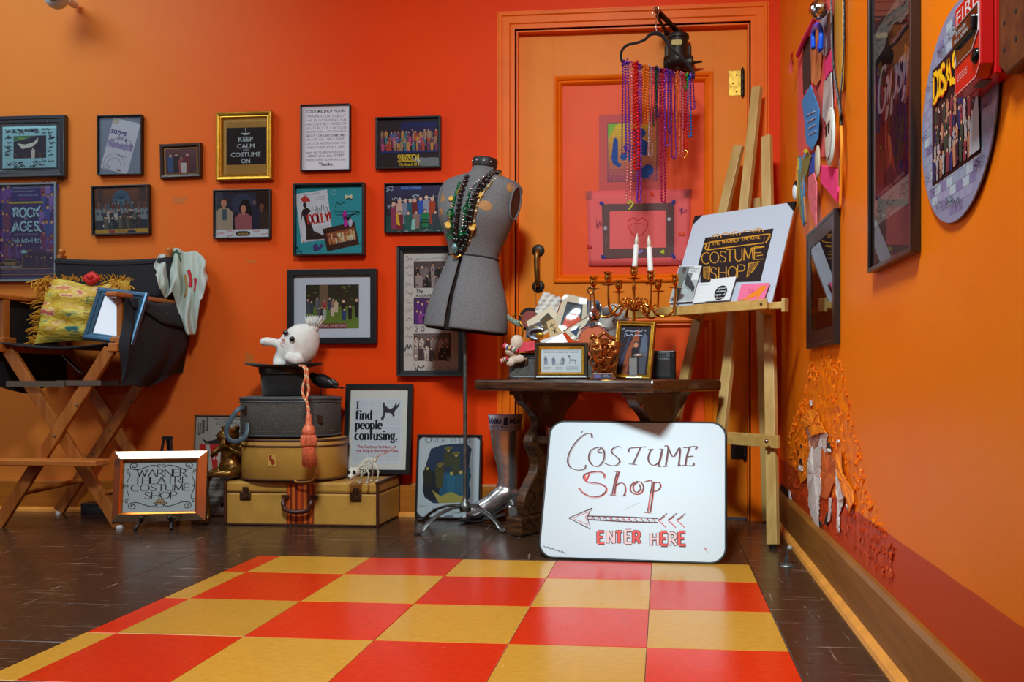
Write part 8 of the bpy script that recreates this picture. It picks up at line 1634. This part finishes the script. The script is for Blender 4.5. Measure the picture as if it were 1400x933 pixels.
# blue horseshoe-shaped clip
b2 = wv(1118, 52, .03); t = empty('blue_pin', b2, 0, 'bright blue plastic arch-shaped clip near the top of the banner', 'pin'); BLP = mat('blue_plastic', (10, 84, 214), .3)
P = [wv(x, y, .03)-b2 for x, y in ((1112, 66), (1111.5, 50), (1113, 40), (1117, 35), (1121, 38), (1122.5, 48), (1122, 68))]; MB().tube(pts_smooth(P, 6), .010, 10, flat=.7).build('arch', BLP, t, smooth=180); MB().ball(wv(1121, 64, .03)-b2, (.008, .022, .016), 12, 8).build('clip_body', BLP, t, smooth=180)
# badges
def badge(label, px, py, rpx_y, offs, col, face=None, squash=1.0):
    b2 = wv(px, py, offs); d = dcam(b2); R = rpx_y*d/FPX; t = empty('round_badge', b2, -PI/2, label, 'badge'); MB().lathe([(0, .004), (R*.7, .004), (R*.96, .001), (R, -.003), (R*.96, -.005), (0, -.005)], 40, M=Matrix.Rotation(PI/2, 4, 'X'), sx=squash).build('badge_disc', mat('badge_'+str(col), col, .3), t, smooth=50)
    if face: c = Canvas(-100, -100, 100, 100, 2*R, 2*R, y=-.0045); c.O = None; face(c); o_ = c.build('badge_print', t); o_.location = (0, 0, -R)
    return t
def face(c):
    K = (34, 24, 22); c.ell(-30, -28, 17, 22, K, n=16); c.ell(16, -28, 17, 22, K, n=16); c.line([(-64, -44), (40, -44)], 5, K); c.line([(-60, 0), (-54, 40), (-30, 66), (0, 76), (34, 62), (56, 30), (60, -10)], 3, K)
    for k in range(9): a = math.radians(-160+k*16); c.text('HAVE A DAY'[k] if 'HAVE A DAY'[k] != ' ' else '.', 84*math.cos(a), 84*math.sin(a), 14, K, 9, 'c', rot=math.degrees(a)+90)
    for k in range(6): a = math.radians(130-k*16); c.text('IT IS ON'[k] if 'IT IS ON'[k] != ' ' else '.', 84*math.cos(a), 84*math.sin(a), 14, K, 9, 'c', rot=math.degrees(a)-90)
badge('large white round badge with black sunglasses and smile on the banner', 1134, 187, 40, .034, (214, 216, 206), face, .78)
badge('oval white badge seen edge-on below the blue tag', 1117, 221, 22, .028, (196, 190, 160), None, .5)
t = empty('doll_charm', wv(1088, 262, .02), 0, 'tiny doll charm with white face and dark hair dangling from banner corner', 'charm'); MB().ball((0, 0, 0), (.012, .022, .030), 14, 10).build('doll_face', WHITE, t, smooth=180); MB().ball((.004, .004, .014), (.014, .026, .026), 12, 8).build('doll_hair', BLACK, t, smooth=180); MB().tube([(0, 0, .035), (.002, 0, .085)], .0014, 5).build('orange_string', mat('orange_thread', (230, 140, 20), .7), t)
# disco ball at the top
b2 = wv(1119, 13, .045); t = empty('disco_ball', b2, 0, 'mirrored disco ball hanging at the top of the pink banner', 'ornament'); disco('mirror_tiles', t, 13*dcam(b2)/FPX, 11); MB().tube([(0, 0, .025), (.012, 0, .14)], .0012, 5).build('string', BLACK, t)
# yellow wooden ruler and lanyard
t, b2 = wthing('wooden_yardstick', 'pale yellow wooden strip hanging on the wall behind the lanyard', 'ruler', [(1140, -40), (1151.5, -40), (1152, 60), (1150, 124), (1142, 124), (1140, 40)], .010, .006, wood('yellow_strip', (222, 160, 50), (206, 140, 40), .4, axis=2), 'strip')
b2 = wv(1146, 150, .02); t = empty('lanyard', b2, 0, 'black lanyard with white lettering looped down the wall beside the banner', 'lanyard'); LM = mat('black_webbing', (18, 18, 20), .8)
class Strap(Canvas):
    def P(s, x, y):
        i = max(0, min(len(s.S)-2, int(y))); u = y-i; a = s.S[i].lerp(s.S[i+1], u); tt = (s.S[i+1]-s.S[i]).normalized(); n = Vector((-1, 0, 0)); sd = tt.cross(n).normalized(); return tuple(a+n*(s.base+s.k*1e-4)+sd*x)
def strap(pts, off, txt, nm, wd_):
    S = pts_smooth([wv(x, y, off)-b2 for x, y in pts], 6); k = Strap(0, 0, 1, 1, 1, 1); k.S = S; k.base = .0008; mb = MB(); vs = []
    L_ = sum((S[i+1]-S[i]).length for i in range(len(S)-1)); n = len(S)-1
    for i in range(len(S)):
        for x in (-wd_/2, wd_/2): k.base = 0; vs.append(Strap.P(k, x, min(i, n-.001)))
    k.k = 0; mb.add(vs, [(2*i, 2*i+1, 2*i+3, 2*i+2) for i in range(n)]); o_ = mb.build(nm, LM, t, solid=.0012, smooth=180)
    V, F = sans(txt, .01); xm = max(v[0] for v in V); mb2 = MB(); mb2.c = []; k.base = .0016
    mb2.col = lin((206, 210, 206)); mb2.add([k.P(-(v[1]/CAPH-.5)*wd_*.72, v[0]/xm*n*.98) for v in V], F); mb2.build('strap_lettering', PRINT, o_)
strap([(1136, -30), (1137, 20), (1138, 70), (1142, 110), (1147, 140), (1150, 158)], .024, 'WARNER THEATRE - TORRINGTON CT - WARNER THEATRE - TORRINGTON', 'front_strap', .022)
strap([(1154, -30), (1154, 40), (1153, 80), (1151, 110), (1149, 135), (1150, 158)], .014, 'WARNERTHEATRE.ORG - WARNERTHEATRE.ORG', 'back_strap', .016)
MB().tube([wv(1150, 158, .02)-b2, wv(1150, 172, .02)-b2], .005, 8).build('clip', DKMETAL, t); MB().tube(pts_smooth([wv(1150, 172, .02)-b2, wv(1151, 200, .022)-b2, wv(1150, 240, .018)-b2, wv(1149, 285, .014)-b2], 5), .004, 6).build('orange_cord', mat('orange_thread', (230, 140, 20), .7), t, smooth=180)
MB().box(wv(1147, 236, .02)-b2, (.003, .012, .07)).build('metal_tag', CHROME, t, bevel=.001)
# camera-like fixture peeking in at top left
q = at(76, -2, 3.36); t = empty('security_camera', q+Vector((0, .12, .025)), 0, 'white dome camera fixture at the upper left edge of the wall', 'camera')
MB().tube([(0, .0, 0), (0, -.05, .0)], .016, 12).build('arm', WHITE, t); m = MB(); m.ball((0, -.12, -.01), (.048, .05, .058), 24, 16); m.build('housing', mat('white_gloss_plastic', (200, 224, 236), .25), t, smooth=180); MB().ball((.010, -.150, -.012), (.034, .032, .038), 18, 12).build('lens_dome', mat('dark_lens', (60, 20, 24), .08, coat=1), t, smooth=180)
